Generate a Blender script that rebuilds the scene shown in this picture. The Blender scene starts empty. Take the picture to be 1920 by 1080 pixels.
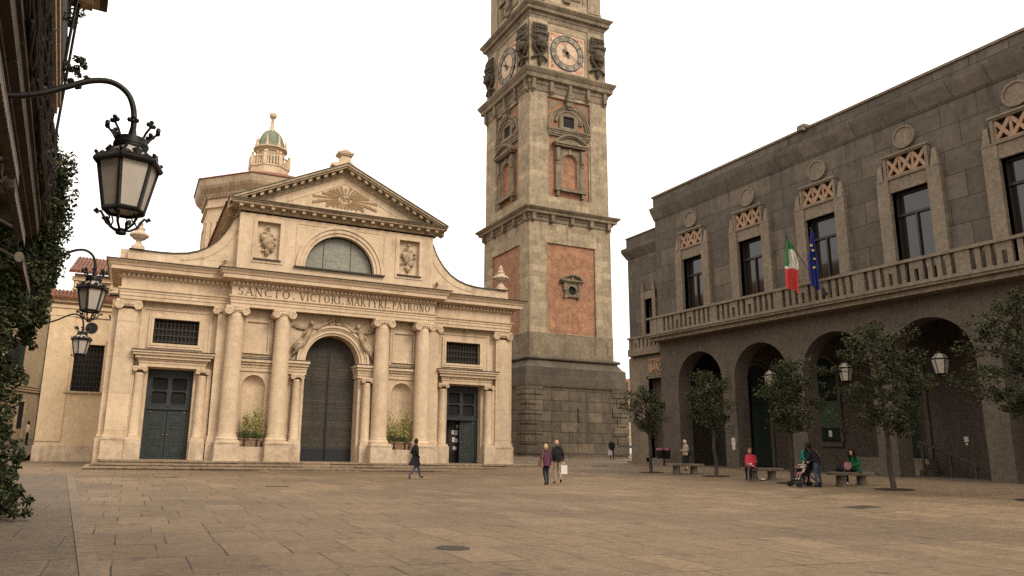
import bpy, math, random
from mathutils import Vector, Matrix
random.seed(11)
PI = math.pi
SC = bpy.context.scene
COL = SC.collection
D2R = math.radians

# ------------------------------------------------------------------ helpers
def tag(o, label=None, cat=None, group=None, kind=None):
    if label: o['label'] = label
    if cat: o['category'] = cat
    if group: o['group'] = group
    if kind: o['kind'] = kind
    return o

def wloc(o):
    v = Vector((0, 0, 0))
    while o:
        v += o.location
        o = o.parent
    return v

def empty(name, loc, label=None, cat=None, group=None, rz=0.0):
    o = bpy.data.objects.new(name, None)
    o.empty_display_size = .3
    COL.objects.link(o)
    o.location = loc
    o.rotation_euler = (0, 0, rz)
    return tag(o, label, cat, group)

def ident(u, v, w):
    return (u, v, w)

class MB:
    """collects faces of one mesh; T maps (u along, v up, w outwards) to xyz"""
    def __init__(self, T=None):
        self.v = []; self.f = []; self.m = []; self.s = []
        self.T = T or (lambda u, v, w: (u, w, v))
    def pts(self, P, T=None):
        T = T or self.T
        i = len(self.v)
        self.v += [T(*p) for p in P]
        return i
    def raw(self, P):
        i = len(self.v)
        self.v += [tuple(p) for p in P]
        return i
    def face(self, idx, m=0, s=False):
        self.f.append(tuple(idx)); self.m.append(m); self.s.append(s)
    def poly(self, P, m=0, s=False):
        i = self.pts(P)
        self.face(range(i, i + len(P)), m, s)
    def box(self, u0, u1, v0, v1, w0, w1, m=0):
        i = self.pts([(u0, v0, w0), (u1, v0, w0), (u1, v0, w1), (u0, v0, w1),
                      (u0, v1, w0), (u1, v1, w0), (u1, v1, w1), (u0, v1, w1)])
        for q in ((0, 1, 2, 3), (7, 6, 5, 4), (0, 4, 5, 1), (1, 5, 6, 2), (2, 6, 7, 3), (3, 7, 4, 0)):
            self.face([i + k for k in q], m)
    def taper(self, u0, u1, v0, v1, w0, w1, du, dw, m=0):
        """box whose top is drawn in by du, dw"""
        i = self.pts([(u0, v0, w0), (u1, v0, w0), (u1, v0, w1), (u0, v0, w1),
                      (u0 + du, v1, w0 + dw), (u1 - du, v1, w0 + dw), (u1 - du, v1, w1 - dw), (u0 + du, v1, w1 - dw)])
        for q in ((0, 1, 2, 3), (7, 6, 5, 4), (0, 4, 5, 1), (1, 5, 6, 2), (2, 6, 7, 3), (3, 7, 4, 0)):
            self.face([i + k for k in q], m)
    def prism(self, poly, w0, w1, m=0, caps=True, s=False):
        """poly in (u,v), pushed from w0 to w1"""
        n = len(poly)
        i = self.pts([(u, v, w0) for u, v in poly] + [(u, v, w1) for u, v in poly])
        for k in range(n):
            j = (k + 1) % n
            self.face((i + k, i + j, i + n + j, i + n + k), m, s)
        if caps:
            self.face(range(i, i + n), m)
            self.face(range(i + n, i + 2 * n), m)
    def strip(self, A, B, m=0, s=False):
        n = len(A)
        i = self.pts(list(A) + list(B))
        for k in range(n - 1):
            self.face((i + k, i + k + 1, i + n + k + 1, i + n + k), m, s)
    def lathe(self, prof, cu, cw, seg=20, m=0, s=True, a0=0., a1=2 * PI):
        """prof: (radius, v); the axis stands at (cu, cw)"""
        full = abs(a1 - a0 - 2 * PI) < 1e-4
        n = seg if full else seg + 1
        i0 = len(self.v)
        for r, v in prof:
            self.pts([(cu + r * math.cos(a0 + (a1 - a0) * k / seg), v, cw + r * math.sin(a0 + (a1 - a0) * k / seg)) for k in range(n)])
        for p in range(len(prof) - 1):
            for k in range(seg):
                j = (k + 1) % n
                self.face((i0 + p * n + k, i0 + p * n + j, i0 + (p + 1) * n + j, i0 + (p + 1) * n + k), m, s)
        if full:
            if prof[0][0] > 1e-4: self.face([i0 + k for k in range(n)], m)
            if prof[-1][0] > 1e-4: self.face([i0 + (len(prof) - 1) * n + k for k in range(n)], m)
    def disc(self, cu, cv, r, w0, w1, seg=24, m=0, ri=0., s=False, rv=None):
        """round plate facing w (ring when ri > 0)"""
        rv = rv or r
        c = [(math.cos(2 * PI * k / seg), math.sin(2 * PI * k / seg)) for k in range(seg)]
        if ri <= 0:
            self.prism([(cu + r * a, cv + rv * b) for a, b in c], w0, w1, m, True, s)
        else:
            q = ri / r
            rings = [[(cu + r * a, cv + rv * b, w0) for a, b in c], [(cu + r * a, cv + rv * b, w1) for a, b in c],
                     [(cu + r * q * a, cv + rv * q * b, w1) for a, b in c], [(cu + r * q * a, cv + rv * q * b, w0) for a, b in c]]
            i = self.pts(sum(rings, []))
            for p in range(3):
                for k in range(seg):
                    j = (k + 1) % seg
                    self.face((i + p * seg + k, i + p * seg + j, i + (p + 1) * seg + j, i + (p + 1) * seg + k), m, s)
    def arcband(self, cu, cv, r0, r1, w0, w1, a0, a1, seg=24, m=0, s=True):
        """flat arch band between radii r0 < r1"""
        A = [a0 + (a1 - a0) * k / seg for k in range(seg + 1)]
        p = lambda r, w: [(cu + r * math.cos(a), cv + r * math.sin(a), w) for a in A]
        self.strip(p(r0, w1), p(r1, w1), m)
        self.strip(p(r1, w1), p(r1, w0), m, s)
        self.strip(p(r0, w0), p(r0, w1), m, s)
        for a in (a0, a1):
            self.poly([(cu + r0 * math.cos(a), cv + r0 * math.sin(a), w0), (cu + r1 * math.cos(a), cv + r1 * math.sin(a), w0),
                       (cu + r1 * math.cos(a), cv + r1 * math.sin(a), w1), (cu + r0 * math.cos(a), cv + r0 * math.sin(a), w1)], m)
    def ball(self, c, r, seg=12, rings=8, m=0, sc=(1, 1, 1), raw=False):
        P = []
        for p in range(rings + 1):
            t = PI * p / rings
            for k in range(seg):
                a = 2 * PI * k / seg
                P.append((c[0] + r * sc[0] * math.sin(t) * math.cos(a), c[1] + r * sc[1] * math.cos(t), c[2] + r * sc[2] * math.sin(t) * math.sin(a)))
        i = self.raw(P) if raw else self.pts(P)
        for p in range(rings):
            for k in range(seg):
                j = (k + 1) % seg
                self.face((i + p * seg + k, i + p * seg + j, i + (p + 1) * seg + j, i + (p + 1) * seg + k), m, True)
    def tube(self, path, r, seg=8, m=0, raw=True, cap=True):
        """tube along xyz points; r a number or one per point"""
        P = [Vector(p) for p in (path if raw else [self.T(*q) for q in path])]
        n = len(P)
        R = r if isinstance(r, (list, tuple)) else [r] * n
        up = Vector((.137, .231, 1)).normalized()
        i0 = len(self.v)
        for k in range(n):
            d = (P[min(k + 1, n - 1)] - P[max(k - 1, 0)]).normalized()
            a = d.cross(up)
            if a.length < 1e-3: a = d.cross(Vector((1, 0, 0)))
            a.normalize(); b = d.cross(a)
            for q in range(seg):
                t = 2 * PI * q / seg
                self.v.append(tuple(P[k] + (a * math.cos(t) + b * math.sin(t)) * R[k]))
        for k in range(n - 1):
            for q in range(seg):
                j = (q + 1) % seg
                self.face((i0 + k * seg + q, i0 + k * seg + j, i0 + (k + 1) * seg + j, i0 + (k + 1) * seg + q), m, True)
        if cap:
            self.face([i0 + q for q in range(seg)], m); self.face([i0 + (n - 1) * seg + q for q in range(seg)], m)
    def mould(self, path, prof, closed=False, m=0, caps=True):
        """profile (out, z) swept along a plan path (x, y), mitred; out is to the right of the path"""
        n = len(path)
        rings = []
        for k in range(n):
            p = Vector(path[k])
            def nd(a, b):
                d = (Vector(path[b]) - Vector(path[a])).normalized()
                return Vector((d.y, -d.x))
            if closed:
                n1, n2 = nd((k - 1) % n, k), nd(k, (k + 1) % n)
            else:
                n1 = nd(k - 1, k) if k > 0 else nd(0, 1)
                n2 = nd(k, k + 1) if k < n - 1 else n1
            mi = (n1 + n2) / max(1e-6, 1 + n1.dot(n2))
            rings.append(self.raw([(p.x + mi.x * o, p.y + mi.y * o, z) for o, z in prof]))
        q = len(prof)
        for k in range(n if closed else n - 1):
            a, b = rings[k], rings[(k + 1) % n]
            for j in range(q - 1):
                self.face((a + j, b + j, b + j + 1, a + j + 1), m)
        if caps and not closed:
            self.face(range(rings[0], rings[0] + q), m); self.face(range(rings[-1], rings[-1] + q), m)
    def wall(self, u0, u1, v0, v1, w0, w1, holes, m=0):
        """wall with rectangular openings (a, b, c, d), with their reveals"""
        us = sorted({u0, u1} | {x for h in holes for x in h[:2] if u0 < x < u1})
        vs = sorted({v0, v1} | {x for h in holes for x in h[2:4] if v0 < x < v1})
        inside = lambda u, v: any(h[0] < u < h[1] and h[2] < v < h[3] for h in holes)
        for a, b in zip(us, us[1:]):
            run = None
            for c, d in list(zip(vs, vs[1:])) + [(None, None)]:
                if c is not None and not inside((a + b) / 2, (c + d) / 2):
                    run = (run[0], d) if run else (c, d)
                elif run:
                    for w in (w0, w1):
                        self.poly([(a, run[0], w), (b, run[0], w), (b, run[1], w), (a, run[1], w)], m)
                    run = None
        for h in holes:
            a, b, c, d = h[:4]
            c2 = max(c, v0)
            self.poly([(a, c2, w0), (a, d, w0), (a, d, w1), (a, c2, w1)], m)
            self.poly([(b, c2, w0), (b, d, w0), (b, d, w1), (b, c2, w1)], m)
            self.poly([(a, d, w0), (b, d, w0), (b, d, w1), (a, d, w1)], m)
            if c > v0: self.poly([(a, c, w0), (b, c, w0), (b, c, w1), (a, c, w1)], m)
        for a, b, c, d in ((u0, u0, v0, v1), (u1, u1, v0, v1)):
            self.poly([(a, c, w0), (a, d, w0), (a, d, w1), (a, c, w1)], m)
        self.poly([(u0, v1, w0), (u1, v1, w0), (u1, v1, w1), (u0, v1, w1)], m)
        self.poly([(u0, v0, w0), (u1, v0, w0), (u1, v0, w1), (u0, v0, w1)], m)
    def archfill(self, cu, r, vs, w0, w1, m=0, seg=20):
        """fills the two corners over a round arch inside a square opening head (top at vs + r)"""
        for sgn in (-1, 1):
            P = [(cu + sgn * r * math.cos(PI / 2 * k / seg), vs + r * math.sin(PI / 2 * k / seg)) for k in range(seg + 1)]
            for w in (w0, w1):
                self.poly([(u, v, w) for u, v in P] + [(cu + sgn * r, vs + r, w)], m)
            self.strip([(u, v, w0) for u, v in P], [(u, v, w1) for u, v in P], m, True)
    def build(self, name, mats, parent=None, loc=None):
        me = bpy.data.meshes.new(name)
        base = wloc(parent) if parent else Vector((0, 0, 0))
        off = Vector(loc) if loc is not None else Vector((0, 0, 0))
        sh = base + off if parent else off
        me.from_pydata([(x - sh.x, y - sh.y, z - sh.z) for x, y, z in self.v], [], self.f)
        mats = mats if isinstance(mats, (list, tuple)) else [mats]
        for k in mats: me.materials.append(k)
        me.polygons.foreach_set('material_index', [min(k, len(mats) - 1) for k in self.m])
        me.polygons.foreach_set('use_smooth', self.s)
        me.update()
        o = bpy.data.objects.new(name, me)
        COL.objects.link(o)
        if parent: o.parent = parent
        o.location = off
        return o

def copy_tree(o, parent=None):
    c = o.copy(); COL.objects.link(c)
    if parent:
        c.parent = parent
    for ch in o.children:
        copy_tree(ch, c)
    return c

def gz(x):
    t = min(max((x - 13) / 18, 0), 1)
    return .58 * t * t * (3 - 2 * t)

# ------------------------------------------------------------------ materials
def newmat(name):
    m = bpy.data.materials.new(name); m.use_nodes = True
    nt = m.node_tree; b = nt.nodes['Principled BSDF']
    b.inputs['Specular IOR Level'].default_value = .3
    return m, nt, b

def nd(nt, typ, **kw):
    n = nt.nodes.new(typ)
    for k, v in kw.items():
        if k.startswith('i_'): n.inputs[k[2:].replace('_', ' ')].default_value = v
        else: setattr(n, k, v)
    return n

def mixc(nt, a, b, fac, mode='MIX'):
    n = nt.nodes.new('ShaderNodeMix'); n.data_type = 'RGBA'; n.blend_type = mode
    n.clamp_factor = True
    for key, val in ((6, a), (7, b), (0, fac)):
        if hasattr(val, 'links'): nt.links.new(val, n.inputs[key])
        elif isinstance(val, (int, float)): n.inputs[key].default_value = val
        else: n.inputs[key].default_value = (*val[:3], 1)
    return n.outputs[2]

def ramp(nt, src, p0, p1, c0=(0, 0, 0), c1=(1, 1, 1)):
    n = nt.nodes.new('ShaderNodeValToRGB')
    e = n.color_ramp.elements
    e[0].position = p0; e[1].position = p1
    e[0].color = (*c0, 1); e[1].color = (*c1, 1)
    nt.links.new(src, n.inputs[0])
    return n.outputs[0]

def noise(nt, vec, scale, detail=4, rough=.55, sx=None):
    if sx:
        mp = nd(nt, 'ShaderNodeMapping'); mp.inputs['Scale'].default_value = sx
        nt.links.new(vec, mp.inputs[0]); vec = mp.outputs[0]
    n = nd(nt, 'ShaderNodeTexNoise'); n.inputs['Scale'].default_value = scale
    n.inputs['Detail'].default_value = detail; n.inputs['Roughness'].default_value = rough
    nt.links.new(vec, n.inputs['Vector'])
    return n.outputs['Fac']

def mat_stone(name, base, alt=None, dark=None, bw=None, bh=None, mortar=None, msize=.012, rough=.88,
              grain=30., patch=.5, streak=.5, bump=.25, blockvar=.5, horiz=False, grainamt=.35, coarse=5.5, mottle=.38):
    """stone or plaster: patches, rain streaks, grain, and courses of blocks when bw, bh are given"""
    m, nt, b = newmat(name)
    L = nt.links
    tc = nd(nt, 'ShaderNodeTexCoord'); geo = nd(nt, 'ShaderNodeNewGeometry')
    P = geo.outputs['Position']
    alt = alt or tuple(c * .72 for c in base); dark = dark or tuple(c * .45 for c in base)
    big = noise(nt, P, .55, 5, .6)
    col = mixc(nt, base, alt, ramp(nt, big, .5 - patch * .35, .5 + patch * .35))
    mid = noise(nt, P, 2.6, 6, .65)
    col = mixc(nt, col, tuple(min(1, c * 1.13) for c in base), ramp(nt, mid, .52, .78, (0, 0, 0), (.7, .7, .7)))
    hs = None
    if bw:
        sep = nd(nt, 'ShaderNodeSeparateXYZ'); L.new(P, sep.inputs[0])
        cmb = nd(nt, 'ShaderNodeCombineXYZ')
        if horiz:
            L.new(sep.outputs[0], cmb.inputs[0]); L.new(sep.outputs[1], cmb.inputs[1])
        else:
            ad = nd(nt, 'ShaderNodeMath', operation='ADD'); L.new(sep.outputs[0], ad.inputs[0]); L.new(sep.outputs[1], ad.inputs[1])
            L.new(ad.outputs[0], cmb.inputs[0]); L.new(sep.outputs[2], cmb.inputs[1])
        # wobble so that the courses are not ruled
        br = nd(nt, 'ShaderNodeTexBrick'); br.offset = .5; br.squash = 1.
        br.inputs['Scale'].default_value = 1
        br.inputs['Brick Width'].default_value = bw; br.inputs['Row Height'].default_value = bh
        br.inputs['Mortar Size'].default_value = msize; br.inputs['Mortar Smooth'].default_value = .3
        br.inputs['Bias'].default_value = 0.
        br.inputs['Color1'].default_value = (0, 0, 0, 1); br.inputs['Color2'].default_value = (1, 1, 1, 1)
        br.inputs['Mortar'].default_value = (.5, .5, .5, 1)
        wob = nd(nt, 'ShaderNodeTexNoise'); wob.inputs['Scale'].default_value = 1.3; L.new(P, wob.inputs['Vector'])
        vm = nd(nt, 'ShaderNodeVectorMath', operation='MULTIPLY_ADD')
        L.new(wob.outputs['Color'], vm.inputs[0]); vm.inputs[1].default_value = (.03, .03, 0); L.new(cmb.outputs[0], vm.inputs[2])
        L.new(vm.outputs[0], br.inputs['Vector'])
        col = mixc(nt, col, tuple(c * .55 for c in base), ramp(nt, br.outputs['Color'], .25, 1., (0, 0, 0), (blockvar,) * 3))
        col = mixc(nt, col, tuple(min(1, c * 1.32) for c in base), ramp(nt, br.outputs['Color'], .0, .35, (blockvar * .8,) * 3, (0, 0, 0)))
        col = mixc(nt, col, mortar or dark, br.outputs['Fac'])
        hs = br.outputs['Fac']
    if streak:
        st = noise(nt, P, 1., 5, .6, (2.2, 2.2, .22))
        st2 = noise(nt, P, .9, 2, .5)
        mu = nd(nt, 'ShaderNodeMath', operation='MULTIPLY'); L.new(ramp(nt, st, .5, .75), mu.inputs[0]); L.new(ramp(nt, st2, .35, .7), mu.inputs[1])
        mm = nd(nt, 'ShaderNodeMath', operation='MULTIPLY'); L.new(mu.outputs[0], mm.inputs[0]); mm.inputs[1].default_value = streak
        col = mixc(nt, col, dark, mm.outputs[0])
    gr = noise(nt, P, grain, 3, .7)
    col = mixc(nt, col, ramp(nt, gr, .25, .75, (1 - grainamt,) * 3, (1 + grainamt * .25,) * 3), 1., 'MULTIPLY')
    g2 = noise(nt, P, coarse, 5, .75)
    col = mixc(nt, col, ramp(nt, g2, .32, .66, (1 - mottle,) * 3, (1 + mottle * .35,) * 3), 1., 'MULTIPLY')
    L.new(col, b.inputs['Base Color'])
    b.inputs['Roughness'].default_value = rough
    bp = nd(nt, 'ShaderNodeBump'); bp.inputs['Strength'].default_value = bump; bp.inputs['Distance'].default_value = .03
    if hs:
        sb = nd(nt, 'ShaderNodeMath', operation='SUBTRACT'); L.new(gr, sb.inputs[0]); L.new(hs, sb.inputs[1]); L.new(sb.outputs[0], bp.inputs['Height'])
    else: L.new(gr, bp.inputs['Height'])
    L.new(bp.outputs[0], b.inputs['Normal'])
    return m

def mat_plain(name, base, rough=.6, metal=0., var=.3, scale=9., spec=.3, bump=0., coat=0.):
    m, nt, b = newmat(name)
    tc = nd(nt, 'ShaderNodeTexCoord')
    n = noise(nt, tc.outputs['Object'], scale, 5, .6)
    lo = tuple(c * (1 - var) for c in base); hi = tuple(min(1, c * (1 + var * .6)) for c in base)
    nt.links.new(ramp(nt, n, .3, .72, lo, hi), b.inputs['Base Color'])
    b.inputs['Roughness'].default_value = rough; b.inputs['Metallic'].default_value = metal
    b.inputs['Specular IOR Level'].default_value = spec
    if coat: b.inputs['Coat Weight'].default_value = coat
    if bump:
        bp = nd(nt, 'ShaderNodeBump'); bp.inputs['Strength'].default_value = bump; bp.inputs['Distance'].default_value = .02
        nt.links.new(n, bp.inputs['Height']); nt.links.new(bp.outputs[0], b.inputs['Normal'])
    return m

def mat_glass(name, base=(.014, .012, .010), rough=.06, spec=.62):
    m, nt, b = newmat(name)
    b.inputs['Base Color'].default_value = (*base, 1); b.inputs['Roughness'].default_value = rough
    b.inputs['Specular IOR Level'].default_value = spec
    tc = nd(nt, 'ShaderNodeTexCoord'); n = noise(nt, tc.outputs['Object'], 1.1, 2)
    bp = nd(nt, 'ShaderNodeBump'); bp.inputs['Strength'].default_value = .03; bp.inputs['Distance'].default_value = .05
    nt.links.new(n, bp.inputs['Height']); nt.links.new(bp.outputs[0], b.inputs['Normal'])
    return m

def mat_milk(name, base):
    m, nt, b = newmat(name)
    tc = nd(nt, 'ShaderNodeTexCoord'); n = noise(nt, tc.outputs['Object'], 5, 5, .6)
    nt.links.new(ramp(nt, n, .3, .75, tuple(c * .8 for c in base), base), b.inputs['Base Color'])
    b.inputs['Roughness'].default_value = .35
    return m

def mat_leaf(name, c0, c1):
    m, nt, b = newmat(name)
    geo = nd(nt, 'ShaderNodeNewGeometry')
    n = noise(nt, geo.outputs['Position'], 2.2, 3)
    w = nd(nt, 'ShaderNodeTexWhiteNoise'); w.noise_dimensions = '3D'
    sn = nd(nt, 'ShaderNodeVectorMath', operation='SNAP'); sn.inputs[1].default_value = (.09, .09, .09)
    nt.links.new(geo.outputs['Position'], sn.inputs[0]); nt.links.new(sn.outputs[0], w.inputs['Vector'])
    ad = nd(nt, 'ShaderNodeMath', operation='ADD'); nt.links.new(n, ad.inputs[0]); nt.links.new(w.outputs['Value'], ad.inputs[1])
    nt.links.new(ramp(nt, ad.outputs[0], .35, 1.25, c0, c1), b.inputs['Base Color'])
    b.inputs['Roughness'].default_value = .68
    b.inputs['Specular IOR Level'].default_value = .18
    return m

M = {}
M['lime'] = mat_stone('limestone_plaster', (.64, .478, .318), (.52, .375, .238), (.22, .155, .095), grain=26, patch=.9, streak=.75, grainamt=.35, coarse=3.2, mottle=.16)
M['lime2'] = mat_stone('limestone_blocks', (.63, .47, .312), (.49, .353, .222), (.19, .135, .082), bw=2.4, bh=1.9, msize=.008, grain=24, streak=.75, blockvar=.16, grainamt=.35, coarse=3.2, mottle=.16)
M['marble'] = mat_stone('pedestal_marble', (.60, .465, .325), (.44, .31, .2), (.22, .15, .095), grain=18, patch=.7, streak=.9, grainamt=.35, coarse=2.5, mottle=.3)
M['cornice'] = mat_stone('weathered_cornice', (.55, .415, .27), (.38, .28, .175), (.13, .095, .06), grain=20, streak=1.)
M['flash'] = mat_plain('green_copper_flashing', (.11, .105, .075), .7, .2, .5, 4)
M['lead'] = mat_plain('dark_lead_flashing', (.055, .045, .034), .7, .2, .4, 5)
M['letter'] = mat_plain('brown_letter_paint', (.085, .052, .03), .8, 0, .3, 8)
M['gold'] = mat_plain('ochre_sunburst', (.24, .15, .072), .75, 0, .25, 6)
M['greendoor'] = mat_plain('blue_green_door_paint', (.022, .026, .024), .55, 0, .45, 6, .3, .1)
M['plank'] = mat_stone('old_door_planks', (.090, .066, .047), (.052, .052, .041), (.024, .025, .021), bw=30., bh=.11, msize=.012, grain=40, patch=.8, streak=.7, blockvar=.5, bump=.5)
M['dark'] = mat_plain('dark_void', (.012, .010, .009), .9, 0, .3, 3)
M['iron'] = mat_plain('black_iron', (.02, .017, .015), .5, .6, .35, 14)
M['grille'] = mat_plain('grille_iron', (.055, .042, .032), .6, .5, .4, 12)
M['lunette'] = mat_stone('grey_glass_curtain', (.25, .235, .175), (.19, .18, .135), (.11, .105, .08), grain=14, patch=.7, streak=.3, rough=.35, bump=.08)
M['tile'] = mat_stone('terracotta_tiles', (.33, .12, .06), (.22, .085, .045), (.08, .045, .03), bw=.26, bh=.42, msize=.03, grain=14, blockvar=.6, bump=.6)
M['copper'] = mat_stone('verdigris_copper', (.20, .235, .165), (.16, .165, .11), (.06, .06, .04), grain=12, streak=.9)
M['tower'] = mat_stone('tower_ashlar', (.37, .285, .18), (.23, .175, .112), (.075, .058, .04), bw=1.35, bh=.62, mortar=(.32, .24, .15), msize=.034, grain=18, streak=1., blockvar=.5, coarse=3., mottle=.34)
M['towerdark'] = mat_stone('tower_base_ashlar', (.155, .115, .076), (.085, .064, .043), (.03, .023, .017), bw=1.9, bh=.98, mortar=(.04, .03, .021), msize=.04, grain=16, streak=1., blockvar=.6, coarse=3., mottle=.34)
M['towermould'] = mat_stone('tower_mouldings', (.25, .19, .12), (.13, .10, .065), (.035, .03, .022), grain=16, streak=1., coarse=3., mottle=.4)
M['towerbase2'] = mat_stone('tower_base_mouldings', (.115, .087, .06), (.07, .053, .037), (.03, .025, .018), bw=1.7, bh=3., msize=.014, grain=16, streak=.6)
M['brick'] = mat_stone('red_brick', (.36, .155, .078), (.25, .105, .056), (.13, .07, .042), bw=.30, bh=.115, mortar=(.42, .26, .155), msize=.014, grain=14, blockvar=.5, streak=.6, patch=.9, grainamt=.5, coarse=1.6, mottle=.45)
M['clockface'] = mat_stone('clock_plaster', (.60, .45, .32), (.52, .37, .25), (.36, .2, .1), grain=12, streak=.3)
M['clockring'] = mat_plain('clock_ring', (.25, .2, .14), .8, 0, .3, 8)
M['redorn'] = mat_plain('red_painted_ornament', (.42, .12, .06), .8, 0, .2, 8)
M['black'] = mat_plain('black_paint', (.012, .011, .010), .5, .0, .3, 8)
M['lion'] = mat_stone('dark_bronze_stone', (.10, .075, .048), (.06, .046, .03), (.025, .02, .015), grain=10, streak=.7, bump=.5)
M['serizzo'] = mat_stone('grey_granite_cladding', (.150, .120, .090), (.082, .066, .050), (.034, .028, .021), bw=1.62, bh=1.15, mortar=(.045, .036, .027), msize=.022, grain=26, patch=.8, streak=1., blockvar=.5, grainamt=.45, coarse=2.4, mottle=.3)
M['granite'] = mat_stone('pale_granite_trim', (.24, .185, .132), (.185, .142, .1), (.075, .058, .042), grain=34, streak=.55, grainamt=.5)
M['arcade'] = mat_stone('arcade_granite', (.125, .097, .071), (.09, .07, .051), (.042, .033, .024), bw=2.43, bh=1.35, mortar=(.075, .055, .038), msize=.006, grain=30, streak=.7, blockvar=.16, grainamt=.45)
M['loggia'] = mat_stone('loggia_plaster', (.10, .077, .058), (.078, .061, .046), (.04, .032, .025), grain=20, streak=.4)
M['lattice'] = mat_stone('pink_stone_lattice', (.37, .235, .145), (.31, .19, .115), (.16, .1, .06), grain=24, streak=.3)
M['frame'] = mat_plain('brown_window_frame', (.026, .017, .014), .45, 0, .3, 12)
M['glass'] = mat_glass('window_glass')
M['tealglass'] = mat_glass('shop_glass', (.02, .028, .022), .12, .5)
M['paper'] = mat_plain('paper', (.55, .5, .45), .8, 0, .08, 3)
M['ink'] = mat_plain('faded_ink', (.12, .09, .11), .8)
M['trunk'] = mat_stone('bark', (.055, .040, .027), (.035, .026, .018), (.02, .015, .01), grain=24, streak=.8, bump=.7)
M['leafA'] = mat_leaf('tree_leaf', (.006, .009, .003), (.026, .03, .011))
M['leafB'] = mat_leaf('tree_leaf_light', (.02, .023, .008), (.062, .058, .021))
M['ivyA'] = mat_leaf('ivy_leaf', (.006, .009, .003), (.024, .03, .01))
M['ivyB'] = mat_leaf('ivy_leaf_pale', (.025, .027, .01), (.075, .07, .027))
M['bamA'] = mat_leaf('bamboo_leaf', (.10, .115, .028), (.28, .25, .075))
M['shrub'] = mat_leaf('planter_shrub', (.02, .03, .01), (.06, .07, .022))
M['skin'] = mat_plain('skin', (.46, .26, .17), .6, 0, .1, 4)
M['house'] = mat_stone('cream_stucco', (.42, .315, .195), (.36, .265, .16), (.2, .14, .08), grain=18, streak=.4)
M['side'] = mat_stone('ochre_stucco', (.62, .455, .285), (.54, .39, .235), (.28, .2, .12), grain=22, streak=.5, patch=.6, coarse=2.5, mottle=.15)
M['pinkwall'] = mat_stone('grey_pink_stucco', (.26, .18, .125), (.22, .155, .105), (.12, .085, .06), grain=18, streak=.4)
M['shutter'] = mat_plain('green_shutter', (.015, .035, .02), .6, 0, .3, 10)
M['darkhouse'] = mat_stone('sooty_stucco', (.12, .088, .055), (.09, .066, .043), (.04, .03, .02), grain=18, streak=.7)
M['oldstone'] = mat_stone('balcony_stone', (.095, .072, .05), (.07, .052, .037), (.03, .024, .018), grain=16, streak=.8)
M['wood'] = mat_stone('grey_awning_canvas', (.21, .165, .12), (.16, .125, .09), (.08, .06, .045), grain=20, streak=.6)
M['vinewood'] = mat_stone('dead_vine_stems', (.045, .034, .027), (.03, .024, .02), (.016, .013, .01), grain=20, streak=.5)
M['milk'] = mat_milk('milky_glass', (.42, .36, .295))
M['benchstone'] = mat_stone('bench_granite', (.15, .115, .08), (.115, .088, .062), (.06, .046, .033), grain=26, streak=.5, grainamt=.45)
M['pave'] = mat_stone('pavement_slabs', (.150, .108, .070), (.125, .09, .06), (.06, .045, .032), bw=1.5, bh=1.25, mortar=(.06, .045, .032), msize=.012, horiz=True, grain=22, streak=.0, blockvar=.2, grainamt=.45)
M['kerb'] = mat_stone('pale_kerb_granite', (.20, .145, .095), (.165, .12, .08), (.08, .06, .042), grain=26, streak=.0, grainamt=.5)
M['step'] = mat_stone('worn_step_stone', (.30, .215, .135), (.22, .155, .10), (.08, .058, .04), bw=2.3, bh=5., msize=.012, grain=20, streak=.6, horiz=True, blockvar=.3)

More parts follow.
